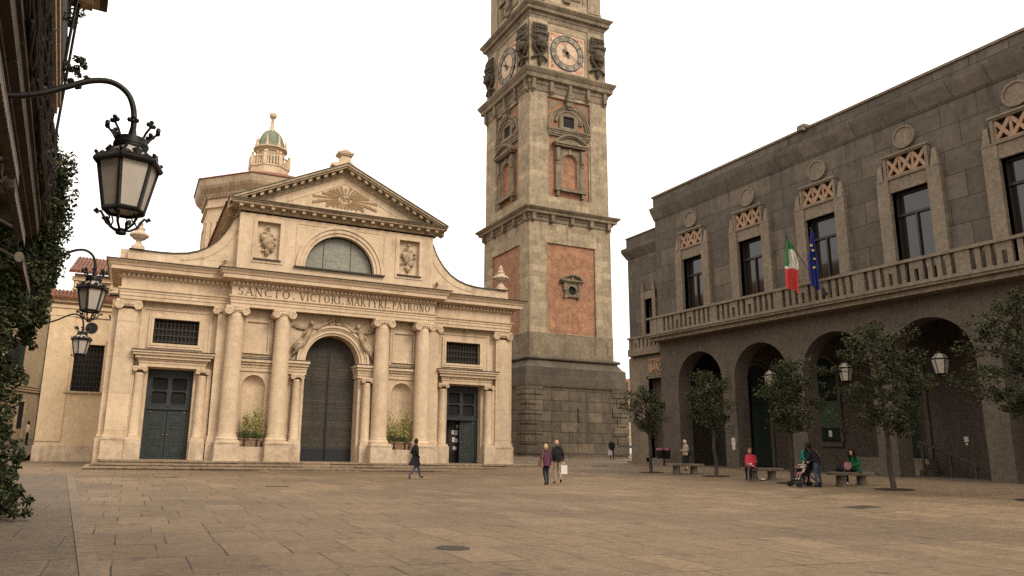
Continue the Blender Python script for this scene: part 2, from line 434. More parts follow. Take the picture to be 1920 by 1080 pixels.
def mat_ground():
    m, nt, b = newmat('granite_paving'); L = nt.links
    geo = nd(nt, 'ShaderNodeNewGeometry'); P = geo.outputs['Position']
    base, alt, dk = (.225, .150, .083), (.15, .099, .056), (.045, .031, .02)
    big = noise(nt, P, .14, 5, .6)
    col = mixc(nt, base, alt, ramp(nt, big, .42, .60))
    med = noise(nt, P, .8, 6, .65)
    col = mixc(nt, col, tuple(c * .72 for c in base), ramp(nt, med, .5, .75, (0, 0, 0), (.7, .7, .7)))
    mp = nd(nt, 'ShaderNodeMapping'); mp.inputs['Rotation'].default_value = (0, 0, 0.0)
    L.new(P, mp.inputs[0])
    wob = nd(nt, 'ShaderNodeTexNoise'); wob.inputs['Scale'].default_value = .9; L.new(P, wob.inputs['Vector'])
    vm = nd(nt, 'ShaderNodeVectorMath', operation='MULTIPLY_ADD'); L.new(wob.outputs['Color'], vm.inputs[0]); vm.inputs[1].default_value = (.05, .05, 0); L.new(mp.outputs[0], vm.inputs[2])
    br = nd(nt, 'ShaderNodeTexBrick'); br.offset = .38; br.offset_frequency = 2; br.squash = .8; br.squash_frequency = 3
    br.inputs['Scale'].default_value = 1; br.inputs['Brick Width'].default_value = .92; br.inputs['Row Height'].default_value = 1.4
    br.inputs['Mortar Size'].default_value = .014; br.inputs['Mortar Smooth'].default_value = .2; br.inputs['Bias'].default_value = 0
    br.inputs['Color1'].default_value = (0, 0, 0, 1); br.inputs['Color2'].default_value = (1, 1, 1, 1); br.inputs['Mortar'].default_value = (.5, .5, .5, 1)
    L.new(vm.outputs[0], br.inputs['Vector'])
    col = mixc(nt, col, tuple(c * .6 for c in base), ramp(nt, br.outputs['Color'], .2, 1., (0, 0, 0), (.32, .32, .32)))
    col = mixc(nt, col, tuple(c * 1.25 for c in base), ramp(nt, br.outputs['Color'], 0., .25, (.45, .45, .45), (0, 0, 0)))
    # only some joints have lost their mortar and read dark
    jm = noise(nt, P, .75, 3, .6)
    mu = nd(nt, 'ShaderNodeMath', operation='MULTIPLY'); L.new(br.outputs['Fac'], mu.inputs[0]); L.new(ramp(nt, jm, .42, .58, (.22, .22, .22), (1, 1, 1)), mu.inputs[1])
    col = mixc(nt, col, (.018, .014, .011), mu.outputs[0])
    # scuffs across the slabs
    sc = noise(nt, P, 2.0, 6, .7, (.7, 4.5, 1))
    col = mixc(nt, col, dk, ramp(nt, sc, .58, .82, (0, 0, 0), (.6, .6, .6)))
    sp = noise(nt, P, 1.4, 3, .5)
    col = mixc(nt, col, (.045, .034, .025), ramp(nt, sp, .62, .72, (0, 0, 0), (.55, .55, .55)))
    gr = noise(nt, P, 28, 4, .75)
    col = mixc(nt, col, ramp(nt, gr, .25, .75, (.55,) * 3, (1.15,) * 3), 1., 'MULTIPLY')
    g3 = noise(nt, P, 90, 2, .7)
    col = mixc(nt, col, ramp(nt, g3, .3, .7, (.7,) * 3, (1.12,) * 3), 1., 'MULTIPLY')
    g2 = noise(nt, P, 5.5, 6, .75, (1, 1.6, 1))
    col = mixc(nt, col, ramp(nt, g2, .3, .68, (.58,) * 3, (1.18,) * 3), 1., 'MULTIPLY')
    L.new(col, b.inputs['Base Color'])
    L.new(ramp(nt, med, .3, .7, (.62,) * 3, (.9,) * 3), b.inputs['Roughness'])
    bp = nd(nt, 'ShaderNodeBump'); bp.inputs['Strength'].default_value = .3; bp.inputs['Distance'].default_value = .02
    sb = nd(nt, 'ShaderNodeMath', operation='SUBTRACT'); L.new(gr, sb.inputs[0]); L.new(mu.outputs[0], sb.inputs[1])
    L.new(sb.outputs[0], bp.inputs['Height']); L.new(bp.outputs[0], b.inputs['Normal'])
    return m
M['ground'] = mat_ground()

# ------------------------------------------------------------------ camera, light
def camera():
    def n(v): return Vector(v).normalized()
    Z = n((155, -6540, 1382)); Y = Vector((-590, 278, 1382)); Y = (Y - Z * Y.dot(Z)).normalized()
    X = Y.cross(-Z).normalized()
    if X.x < 0: X = -X
    # columns: camera axes expressed in the world
    right = Vector((X.x, Y.x, Z.x)); down = Vector((X.y, Y.y, Z.y)); fwd = Vector((X.z, Y.z, Z.z))
    up, back = -down, -fwd
    mw = Matrix(((right.x, up.x, back.x, 0), (right.y, up.y, back.y, 0), (right.z, up.z, back.z, 1.6), (0, 0, 0, 1)))
    cd = bpy.data.cameras.new('camera'); co = bpy.data.objects.new('camera', cd); COL.objects.link(co)
    co.matrix_world = mw
    cd.sensor_width = 36; cd.lens = 36 * 1382 / 1920; cd.shift_x = 130 / 1920; cd.clip_end = 3000; cd.clip_start = .05
    SC.camera = co
camera()
SUN_EL, SUN_AZ = 38., 160.   # degrees; azimuth clockwise from +Y
w = bpy.data.worlds.new('World'); SC.world = w; w.use_nodes = True
nt = w.node_tree; bg = nt.nodes['Background']
sky = nt.nodes.new('ShaderNodeTexSky'); sky.sky_type = 'NISHITA'; sky.sun_disc = False
sky.sun_elevation = D2R(SUN_EL); sky.sun_rotation = D2R(SUN_AZ); sky.air_density = 1.; sky.dust_density = 4.; sky.ozone_density = 1.
# an even white cloud deck in front of the blue sky
mx = nt.nodes.new('ShaderNodeMix'); mx.data_type = 'RGBA'; mx.inputs[0].default_value = .9
nt.links.new(sky.outputs[0], mx.inputs[6])
# the deck is brighter overhead than at the horizon, as an overcast sky is
tcw = nt.nodes.new('ShaderNodeTexCoord'); spw = nt.nodes.new('ShaderNodeSeparateXYZ'); nt.links.new(tcw.outputs['Generated'], spw.inputs[0])
rpw = nt.nodes.new('ShaderNodeValToRGB'); nt.links.new(spw.outputs[2], rpw.inputs[0])
rpw.color_ramp.elements[0].position = 0; rpw.color_ramp.elements[0].color = (12.2, 11.6, 10.7, 1)
rpw.color_ramp.elements[1].position = 1; rpw.color_ramp.elements[1].color = (21., 19.8, 18.2, 1)
nt.links.new(rpw.outputs[0], mx.inputs[7])
nt.links.new(mx.outputs[2], bg.inputs['Color']); bg.inputs['Strength'].default_value = .105
sd = bpy.data.lights.new('sun', 'SUN'); sd.energy = 2.1; sd.angle = D2R(24); sd.color = (1., .93, .82)
so = bpy.data.objects.new('sun', sd); COL.objects.link(so)
az, el = D2R(SUN_AZ), D2R(SUN_EL)
so.rotation_euler = Vector((math.sin(az) * math.cos(el), math.cos(az) * math.cos(el), math.sin(el))).to_track_quat('Z', 'Y').to_euler()
so.location = (0, -20, 40)
vs = SC.view_settings; vs.view_transform = 'Standard'; vs.look = 'None'; vs.exposure = .30; vs.gamma = 1; vs.use_curve_mapping = False
SC.cycles.max_bounces = 6
SC.cycles.use_denoising = False
# ------------------------------------------------------------------ ground
def build_ground():
    mb = MB()
    xs = [-400, -60, -20, -5] + [x for x in range(0, 13, 4)] + [13 + k for k in range(0, 19)] + [40, 60, 400]
    ys = [-60, -10, 0, 10, 20, 30, 40, 50, 60, 80, 120, 400]
    idx = {}
    for a, x in enumerate(xs):
        for b, y in enumerate(ys):
            idx[a, b] = mb.raw([(x, y, gz(x))])
    for a in range(len(xs) - 1):
        for b in range(len(ys) - 1):
            mb.face((idx[a, b], idx[a + 1, b], idx[a + 1, b + 1], idx[a, b + 1]), 0, True)
    tag(mb.build('ground', M['ground']), kind='structure')
build_ground()

CX = 10.53
YF = 42.5
TC = lambda u, v, w: (u, YF - w, v)
church = empty('church', (CX, YF, 0), 'pale stone church with a pedimented front, great arched door and Latin inscription', 'church')

M['relief'] = mat_stone('grimy_relief_stone', (.50, .37, .235), (.34, .245, .15), (.12, .085, .055), grain=14, streak=.9, coarse=7., mottle=.5)
M['slate'] = mat_plain('dark_slate_paint', (.014, .014, .015), .7, 0, .3, 5)
def ionic(mb, cu, vt, hw, wf, wb, m=0):
    """Ionic capital: abacus top at vt, half width hw, between depths wb and wf"""
    h = hw * .62
    mb.box(cu - hw * .93, cu + hw * .93, vt - h * .28, vt, wb, wf, m)
    mb.box(cu - hw * .62, cu + hw * .62, vt - h * .86, vt - h * .28, wb, wf - .02, m)
    r = hw * .33
    for s in (-1, 1):
        uc, vc = cu + s * (hw - r * .95), vt - h * .72
        mb.disc(uc, vc, r, wb, wf + .02, 18, m)
        mb.disc(uc, vc, r * .98, wf + .02, wf + .05, 18, m, ri=r * .70)
        mb.disc(uc, vc, r * .48, wf + .02, wf + .045, 14, m, ri=r * .26)
    # egg and dart
    for k in range(5):
        uu = cu + (k - 2) * hw * .2
        mb.ball((uu, YF - wf + .0, vt - h * .58), hw * .085, 8, 5, m, (1, 1, 1.3), raw=True)

def church_front():
    W = MB(TC)
    dh, dz = 1.17, 5.2
    dL, dR = 1.82, 19.17
    wL, wR = 1.86, 19.02
    holes = [(dL - dh, dL + dh, .3, dz), (dR - dh, dR + dh, .3, dz),
             (wL - 1.17, wL + 1.17, 6.55, 7.9), (wR - 1.17, wR + 1.17, 6.55, 7.9), (CX - 2.0, CX + 2.0, .3, 8.0)]
    W.wall(-1.12, 22.18, 0, 8.78, -1.2, 0, holes)
    # centre wall with the great arch and the two niches
    ar, av = 1.63, 6.05
    nL, nR, nr, nv = 6.13, 14.84, .64, 4.46
    W.wall(3.95, 17.1, 0, 8.78, 0.004, .5, [(CX - ar, CX + ar, .3, av + ar), (nL - nr, nL + nr, 1.2, nv + nr), (nR - nr, nR + nr, 1.2, nv + nr)])
    W.archfill(CX, ar, av, 0.004, .5)
    for c in (nL, nR):
        W.archfill(c, nr, nv, 0.004, .5, seg=12)
    W.build('facade_wall', M['lime'], church)
    for c in (nL, nR):
        n = MB(TC)   # the niche: half round back and quarter-sphere head
        S = 14
        prev = None
        for k in range(S + 1):
            v = 1.2 + (nv - 1.2) * k / S if k < 7 else None
        rows = [(1.2, nr), (nv, nr)] + [(nv + nr * math.sin(PI / 2 * k / 8), max(.002, nr * math.cos(PI / 2 * k / 8))) for k in range(1, 9)]
        for (v, r) in rows:
            cur = [(c - r * math.cos(PI * k / S), v, .498 - .47 * (r / nr) * math.sin(PI * k / S)) for k in range(S + 1)]
            if prev: n.strip(prev, cur, 0, True)
            prev = cur
        n.build('niche', M['lime'], church)
        f = MB(TC)   # sunk panel above the niche
        f.wall(c - .86, c + .86, 6.12, 8.25, .5, .56, [(c - .6, c + .6, 6.33, 8.05)])
        f.wall(c - .7, c + .7, 6.23, 8.15, .502, .59, [(c - .6, c + .6, 6.33, 8.05)])
        f.box(c - .72, c + .72, 6.27, 6.34, .5, .68, 0)
        f.build('sunk_panel', M['lime'], church)
        k = MB(TC)   # string cornice above the niche
        for a, b, d in ((5.3, 5.5, .58), (5.5, 5.66, .62), (5.66, 5.8, .72), (5.8, 5.95, .84)):
            k.box(c - .95, c + .95, a, b, .5, d)
        k.box(c - .97, c + .97, 5.95, 6.0, .5, .88, 1)
        for q in range(9): k.box(c - .9 + q * .22, c - .88 + q * .22, 6.0, 6.04, .82, .85, 1)
        k.build('niche_cornice', [M['lime'], M['lead']], church)
    # side window surrounds
    for c in (wL, wR):
        f = MB(TC)
        f.wall(c - 1.42, c + 1.42, 6.3, 8.15, 0, .09, [(c - 1.17, c + 1.17, 6.55, 7.9)])
        f.wall(c - 1.3, c + 1.3, 6.42, 8.03, 0, .12, [(c - 1.17, c + 1.17, 6.55, 7.9)])
        f.wall(c - 1.85, c + 1.85, 6.14, 8.5, 0, .05, [(c - 1.7, c + 1.7, 6.2, 8.35)])
        wf = f.build('window_surround', M['lime'], church)
        g = MB(TC)
        for k in range(12): g.box(c - 1.12 + k * .203, c - 1.085 + k * .203, 6.55, 7.9, -.22, -.19)
        for k in range(4): g.box(c - 1.17, c + 1.17, 6.7 + k * .33, 6.735 + k * .33, -.25, -.22)
        for k in range(11):
            for q in range(4):   # curved leading between the bars
                g.arcband(c - 1.0 + k * .203, 6.62 + q * .33, .06, .08, -.24, -.225, .2, 2.6, 5)
        g.build('window_grille', M['grille'], wf)
        p = MB(TC); p.box(c - 1.17, c + 1.17, 6.55, 7.9, -.34, -.3); p.build('window_pane', M['dark'], wf)
    # door cornices, side
    for c, x0, x1 in ((dL, -.27, 3.93), (dR, 17.08, 21.25)):
        k = MB(TC)
        for a, b, d in ((5.25, 5.44, .5), (5.44, 5.58, .54), (5.58, 5.68, .6), (5.68, 5.85, .72), (5.85, 5.98, .84), (5.98, 6.08, .92)):
            k.box(x0 + .92 - d, x1 - .92 + d, a, b, 0, d - .1)
        k.box(x0 - .02, x1 + .02, 6.08, 6.12, 0, .86, 1)
        for q in range(16): k.box(x0 + .1 + q * .26, x0 + .12 + q * .26, 6.12, 6.17, .8, .83, 1)
        k.build('door_cornice', [M['lime'], M['lead']], church)
        for s in (-1, 1):
            cc = c + s * 1.58
            o = MB(TC)
            o.lathe([(.29, 1.58), (.315, 1.63), (.29, 1.69), (.27, 1.72), (.272, 2.4), (.265, 3.4), (.235, 4.82), (.25, 4.86), (.235, 4.9)], cc, .2, 18)
            o.box(cc - .33, cc + .33, 1.45, 1.58, -.1, .5)
            cl = o.build('door_column', M['lime'], church)
            q = MB(TC); ionic(q, cc, 5.25, .36, .46, -.06); q.build('capital', M['lime'], cl)
            q = MB(TC); q.box(cc - .38, cc + .38, .45, 1.45, 0, .56); q.box(cc - .4, cc + .4, .45, .52, 0, .58); q.build('pedestal', M['marble'], cl)
            r = MB(TC); r.box(cc + s * .36 - (.1 if s > 0 else .12), cc + s * .36 + (.12 if s > 0 else .1), .45, 5.25, 0, .22); r.build('door_jamb', M['lime'], church)
    # corner pilasters
    for s in (-1, 1):
        a, b = (-1.17, -.13) if s < 0 else (21.2, 22.2)
        p = MB(TC)
        p.taper(a, b, 1.75, 8.25, -.4, .32, .03, .0)
        p.box(a - .06, b + .06, 1.55, 1.66, -.4, .38); p.box(a - .03, b + .03, 1.66, 1.75, -.4, .35)
        # the half pilaster turning the corner
        o0, o1 = (a - .3, a) if s < 0 else (b, b + .38)
        p.box(o0, o1, 1.7, 8.3, -1.4, -.12); p.box(min(o0, o1) - .05, max(o0, o1) + .05, 1.55, 1.7, -1.45, -.06)
        pl = p.build('corner_pilaster', M['lime2'], church)
        q = MB(TC); ionic(q, (a + b) / 2, 8.76, .68, .44, -.3)
        q.box(o0, o1, 8.3, 8.76, -1.4, -.06); q.build('capital', M['lime'], pl)
        q = MB(TC); q.box(a - .1, b + .1, .45, 1.42, -.4, .46); q.box(a - .13, b + .13, 1.42, 1.55, -.4, .49)
        q.box(o0 - .1, o1 + .1, .3, 1.5, -1.5, -.02); q.box(a - .13, b + .13, .45, .55, -.4, .5)
        q.build('pedestal', M['marble'], pl)
    # pilasters that flank the four great columns
    for a, b in ((3.93, 4.72), (16.33, 17.12)):
        p = MB(TC); p.box(a, b, 1.7, 8.3, .3, .56); p.box(a - .05, b + .05, 1.45, 1.7, .3, .62)
        pl = p.build('wall_pilaster', M['lime'], church)
        q = MB(TC); ionic(q, (a + b) / 2 + (-.12 if a < 10 else .12), 8.76, .56, .62, .1); q.build('capital', M['lime'], pl)
        q = MB(TC); q.box(a - .1, b + .1, .45, 1.45, .2, .66); q.build('pedestal', M['marble'], pl)
    # great columns
    for cc in (4.85, 7.43, 13.33, 15.92):
        o = MB(TC)
        pr = [(.56, 1.52), (.60, 1.58), (.60, 1.62), (.555, 1.68), (.50, 1.72), (.52, 1.77), (.475, 1.82)]
        for k in range(11):
            t = k / 10
            pr.append((.47 * (1 - .2 * max(0, t - .28) ** 1.4), 1.86 + t * 6.28))
        pr += [(.41, 8.16), (.42, 8.2), (.395, 8.24), (.395, 8.5)]
        o.lathe(pr, cc, 1.02, 28)
        o.box(cc - .6, cc + .6, 1.45, 1.53, .42, 1.62)
        cl = o.build('great_column', M['lime'], church)
        q = MB(TC); ionic(q, cc, 8.76, .66, 1.46, .6); q.build('capital', M['lime'], cl)
        q = MB(TC); q.box(cc - .64, cc + .64, .45, 1.36, .5, 1.66); q.box(cc - .67, cc + .67, 1.36, 1.45, .5, 1.69); q.box(cc - .67, cc + .67, .45, .53, .5, 1.7); q.build('pedestal', M['marble'], cl)
    for a, b in ((5.49, 6.79), (13.97, 15.28)):
        q = MB(TC); q.box(a, b, .45, 1.2, .5, 1.2); q.build('planter_ledge', M['marble'], church)
    # main portal
    k = MB(TC)
    for r0, r1, d in ((1.60, 1.72, .535), (1.72, 1.92, .62), (1.92, 2.02, .68), (2.02, 2.14, .76)):
        k.arcband(CX, 6.05, r0, r1, .3, d, 0, PI, 40)
    k.arcband(CX, 6.05, 1.605, 2.2, -.6, .29, 0, PI, 40)
    k.build('archivolt', M['lime'], church)
    for s in (-1, 1):
        k = MB(TC)
        a, b = sorted((CX + s * 1.52, CX + s * 2.62))
        for c, d, e, g in ((5.25, 5.4, .62, 0), (5.4, 5.55, .66, .0), (5.55, 5.7, .7, .03), (5.7, 5.86, .8, .08), (5.86, 6.0, .9, .13)):
            k.box(a - g, b + g, c, d, -.5, e)
        k.box(a - .14, b + .14, 6.0, 6.05, .5, .92, 1)
        k.build('impost', [M['lime'], M['lead']], church)
    for s in (-1, 1):
        cc = CX + s * 2.06
        o = MB(TC)
        o.lathe([(.29, 1.58), (.315, 1.63), (.29, 1.69), (.265, 1.72), (.265, 3.2), (.23, 4.85), (.245, 4.9), (.23, 4.95)], cc, .72, 18)
        o.box(cc - .33, cc + .33, 1.4, 1.58, .4, 1.03)
        cl = o.build('portal_column', M['lime'], church)
        q = MB(TC); ionic(q, cc, 5.25, .38, .98, .44); q.build('capital', M['lime'], cl)
        q = MB(TC); q.box(cc - .37, cc + .37, .45, 1.4, .3, 1.06); q.build('pedestal', M['marble'], cl)
        r = MB(TC); r.box(*sorted((CX + s * 1.6, CX + s * 1.74)), .45, 5.25, -.5, .52); r.build('portal_jamb', M['lime'], church)
    # main door: planks, iron foot, arched head
    dw = -.42
    for s in (-1, 1):
        d = MB(TC)
        P = [(CX + s * .02, .47), (CX + s * 1.66, .47), (CX + s * 1.66, 6.05)] + [(CX + s * 1.66 * math.cos(PI / 2 * k / 16), 6.05 + 1.66 * math.sin(PI / 2 * k / 16)) for k in range(1, 16)] + [(CX + s * .02, 7.71)]
        d.prism(P, dw - .1, dw, 0)
        dd = d.build('main_door_leaf', M['plank'], church)
        f = MB(TC); f.box(*sorted((CX + s * .03, CX + s * 1.64)), .47, 1.14, dw, dw + .03); f.build('kick_plate', M['slate'], dd)
        # dark upright strip along the meeting edge of each leaf
        f = MB(TC); f.box(*sorted((CX + s * .02, CX + s * .09)), 1.14, 7.68, dw, dw + .04); f.build('meeting_stile', M['frame'], dd)
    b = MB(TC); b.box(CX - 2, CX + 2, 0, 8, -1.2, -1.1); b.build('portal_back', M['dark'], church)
    # side doors
    for c, openleaf in ((dL, False), (dR, True)):
        dw = -.5
        f = MB(TC)
        f.wall(c - dh, c + dh, .45, dz, dw - .12, dw + .06, [(c - 1.0, c + 1.0, .47, 3.06), (c - .88, c - .11, 3.35, 4.75), (c + .11, c + .88, 3.35, 4.75)])
        f.box(c - 1.1, c + 1.1, 3.06, 3.16, dw + .06, dw + .12); f.box(c - .05, c + .05, 3.2, 4.95, dw + .06, dw + .1)
        for s in (-1, 1):
            cc = c + s * .495
            f.box(cc - .385, cc + .385, 4.02, 4.09, dw - .1, dw + .05)
            for (uu, vv) in ((-1, 3.35), (1, 3.35), (-1, 4.02), (1, 4.02), (-1, 4.09), (1, 4.09), (-1, 4.75), (1, 4.75)):
                t = .09
                sv = 1 if vv in (3.35, 4.09) else -1
                f.prism([(cc + uu * .385, vv), (cc + uu * (.385 - t), vv), (cc + uu * .385, vv + sv * t)], dw - .1, dw + .05)
            f.wall(cc - .45, cc + .45, 3.29, 4.81, dw + .06, dw + .085, [(cc - .385, cc + .385, 3.35, 4.75)])
        fr = f.build('side_door', M['greendoor'], church)
        for s in (-1, 1):
            p = MB(TC); cc = c + s * .495; p.box(cc - .385, cc + .385, 3.35, 4.75, dw - .08, dw - .06); p.build('pane', M['dark'], fr)
        for s in (-1, 1):
            hinge = c + s * 1.0
            ang = 0.0
            if openleaf and s < 0: ang = 62
            if openleaf and s > 0: ang = 10
            def TL(u, v, w, hinge=hinge, ang=D2R(ang) * s, dw=dw):
                du = u - hinge
                return TC(hinge + du * math.cos(ang) - w * math.sin(ang) * 0, v, dw + w - abs(du) * abs(math.sin(ang)))
            l = MB(TL)
            a, b = sorted((hinge, hinge - s * .985))
            l.box(a, b, .47, 3.05, -.08, 0)
            for v0, v1 in ((.62, 1.22), (1.36, 2.1), (2.24, 2.86)):
                l.wall(a + .14, b - .14, v0, v1, 0, .025, [(a + .19, b - .19, v0 + .05, v1 - .05)])
                l.box(a + .26, b - .26, v0 + .12, v1 - .12, 0, .018)
            lf = l.build('door_leaf', M['greendoor'], fr)
            l2 = MB(TL)
            ee = hinge - s * .9
            l2.ball(TL(ee, 1.72, .05), .045, 8, 6, 0, raw=True)
            l2.ball(TL(hinge - s * .12, 2.92, .05), .05, 8, 6, 0, raw=True)
            l2.box(*sorted((hinge - s * .06, hinge - s * .2)), 2.9, 2.94, 0, .03)
            l2.build('handle', M['gold'], lf)
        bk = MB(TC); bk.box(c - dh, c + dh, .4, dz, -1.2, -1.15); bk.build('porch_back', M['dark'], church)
        if openleaf:
            n = MB(TC)   # notices pinned up inside
            for uu, vv, a, b in ((-.2, 2.2, .17, .26), (.02, 2.15, .2, .32), (-.16, 1.72, .2, .3), (.06, 1.7, .18, .26), (-.1, 1.25, .22, .2), (.1, 2.6, .14, .2)):
                n.box(c - .1 + uu, c - .1 + uu + a, vv, vv + b, -1.145, -1.13)
            n.build('pinned_notices', M['paper'], church)
            n = MB(TC); n.box(c - .5, c + .5, 1.1, 3.0, -1.148, -1.146); n.build('notice_board', M['frame'], church)
church_front()

def church_entablature():
    path = [(-1.12, 47), (-1.12, 42.0), (4.5, 42.0), (4.5, 41.3), (16.55, 41.3), (16.55, 42.0), (22.15, 42.0), (22.15, 47)]
    prof = [(-.4, 8.76), (0, 8.76), (0, 8.93), (.04, 8.95), (.04, 9.12), (.08, 9.14), (.08, 9.22), (.15, 9.29), (.15, 9.36), (.01, 9.37), (.01, 9.86),
            (.06, 9.89), (.08, 9.95), (.08, 10.14), (.24, 10.16), (.28, 10.2), (.58, 10.23), (.58, 10.42), (.63, 10.45), (.68, 10.55), (.79, 10.66), (.8, 10.72), (-.5, 10.78)]
    e = MB(); e.mould(path, prof)
    # dentils
    for k in range(len(path) - 1):
        a, b = Vector(path[k]), Vector(path[k + 1]); d = (b - a); L = d.length; d.normalize(); nrm = Vector((d.y, -d.x))
        if L < .9: continue
        n = int((L - .06) / .235)
        for q in range(n + 1):
            p = a + d * (.07 + q * (L - .14) / n)
            P = []
            for du, o in ((-.07, .07), (.07, .07), (.07, .21), (-.07, .21)):
                x = p + d * du + nrm * o
                P.append((x.x, x.y))
            i = e.raw([(x, y, 9.965) for x, y in P] + [(x, y, 10.13) for x, y in P])
            for f in ((0, 1, 5, 4), (1, 2, 6, 5), (2, 3, 7, 6), (3, 0, 4, 7), (0, 3, 2, 1)): e.face([i + z for z in f])
    en = e.build('entablature', M['lime'], church)
    # capping in dark metal, a little proud
    c = MB(); c.mould(path, [(.60, 10.722), (.86, 10.715), (.87, 10.75), (-.4, 10.84)]); c.build('cornice_capping', M['lead'], en)
    # flat block behind it all
    k = MB(); k.box(-1.05, 22.1, 8.76, 10.7, 43.0, 47, 0)
    k.build('roof_block', M['lime'], church)
church_entablature()

# ---- the incised inscription: Roman capitals drawn with thick and thin strokes
def glyph_strokes(ch):
    """strokes in a box one unit high: ('l',x0,y0,x1,y1,width) or ('a',cx,cy,rx,ry,a0,a1,wmin,wmax)"""
    T, t = .13, .065
    s = lambda x, y, w=.3: ('l', x - w / 2, y, x + w / 2, y, .05)
    if ch == 'I': return .34, [('l', .17, 0, .17, 1, T), s(.17, .02), s(.17, .98)]
    if ch == 'N': return .86, [('l', .15, 0, .15, 1, t), ('l', .15, 1, .71, 0, T), ('l', .71, 0, .71, 1, t), s(.15, .02), s(.1, .98, .2), s(.71, .98)]
    if ch == 'A': return .86, [('l', .1, 0, .43, 1, t), ('l', .43, 1, .76, 0, T), ('l', .22, .35, .62, .35, t), s(.1, .02), s(.76, .02)]
    if ch == 'V': return .84, [('l', .08, 1, .42, 0, T), ('l', .42, 0, .76, 1, t), s(.08, .98), s(.76, .98)]
    if ch == 'T': return .78, [('l', .39, 0, .39, 1, T), ('l', .04, .97, .74, .97, t), s(.39, .02), ('l', .05, 1, .05, .83, t), ('l', .73, 1, .73, .83, t)]
    if ch == 'M': return 1.04, [('l', .1, 0, .2, 1, t), ('l', .2, 1, .51, 0, T), ('l', .51, 0, .82, 1, t), ('l', .82, 1, .94, 0, T), s(.1, .02), s(.94, .02)]
    if ch == 'Y': return .8, [('l', .08, 1, .4, .46, T), ('l', .4, .46, .72, 1, t), ('l', .4, 0, .4, .48, T), s(.4, .02), s(.08, .98), s(.72, .98)]
    if ch == 'O': return .98, [('a', .49, .5, .4, .47, 0, 360, .06, .14)]
    if ch == 'C': return .86, [('a', .5, .5, .42, .47, 48, 312, .06, .14), ('l', .78, .84, .8, 1.0, .05), ('l', .78, .16, .8, 0, .05)]
    if ch == 'P': return .7, [('l', .16, 0, .16, 1, T), ('a', .3, .73, .28, .26, -90, 90, .06, .14), ('l', .16, .99, .32, .99, t), ('l', .16, .48, .32, .48, t), s(.16, .02), s(.1, .98, .2)]
    if ch == 'R': return .82, [('l', .16, 0, .16, 1, T), ('a', .3, .74, .27, .25, -90, 90, .06, .14), ('l', .16, .99, .32, .99, t), ('l', .16, .49, .32, .49, t), ('l', .34, .5, .72, 0, T), s(.16, .02), s(.74, .02, .2), s(.1, .98, .2)]
    if ch == 'S': return .66, [('a', .33, .74, .23, .245, 35, 255, .07, .12), ('a', .33, .255, .25, .245, -145, 82, .07, .13), ('l', .53, .82, .53, .98, .05), ('l', .1, .2, .1, .02, .05)]
    if ch == '.': return .36, [('l', .14, .02, .24, .12, .13)]
    return .5, []

def draw_glyph(mb, ch, x, y, h, w0, w1, sx=1.):
    adv, st = glyph_strokes(ch)
    for q in st:
        if q[0] == 'l':
            _, x0, y0, x1, y1, wd = q
            a, b = Vector((x0 * sx, y0)), Vector((x1 * sx, y1)); d = (b - a).normalized(); n = Vector((-d.y, d.x)) * wd / 2
            P = [a - n, b - n, b + n, a + n]
            mb.prism([(x + p.x * h, y + p.y * h) for p in P], w0, w1)
        else:
            _, cx, cy, rx, ry, a0, a1, wm, wM = q
            N = 20; A = []; B = []
            for k in range(N + 1):
                a = D2R(a0 + (a1 - a0) * k / N)
                wd = wm + (wM - wm) * abs(math.cos(a))
                c, s_ = math.cos(a), math.sin(a)
                A.append((x + (cx + (rx + wd * 0) * c) * h * sx, y + (cy + ry * s_) * h, w1))
                B.append((x + (cx + (rx - wd) * c) * h * sx, y + (cy + (ry - wd * .8) * s_) * h, w1))
            mb.strip(A, B)
    return adv * h * sx

def inscription():
    words = [('SANCTO', 4.78, 7.72), ('.', 7.86, 7.98), ('VICTORI', 8.22, 10.62), ('.', 10.74, 10.86), ('MARTYRI', 10.98, 13.45), ('.', 13.55, 13.67), ('PATRONO', 13.82, 16.25)]
    mb = MB(TC)
    w = YF - 41.29
    for t, x0, x1 in words:
        h = .46; y = 9.41
        if t == '.':
            mb.prism([(x0, y), (x0 + .075, y), (x0 + .1, y + .075), (x0 + .03, y + .09)], w, w + .012); continue
        tot = sum(glyph_strokes(c)[0] for c in t)
        gap = .10
        sx = (x1 - x0) / (h * (tot + gap * (len(t) - 1)))
        x = x0
        for c in t:
            x += draw_glyph(mb, c, x, y, h, w, w + .012, sx) + gap * h * sx
    mb.build('inscription', M['letter'], church)
inscription()

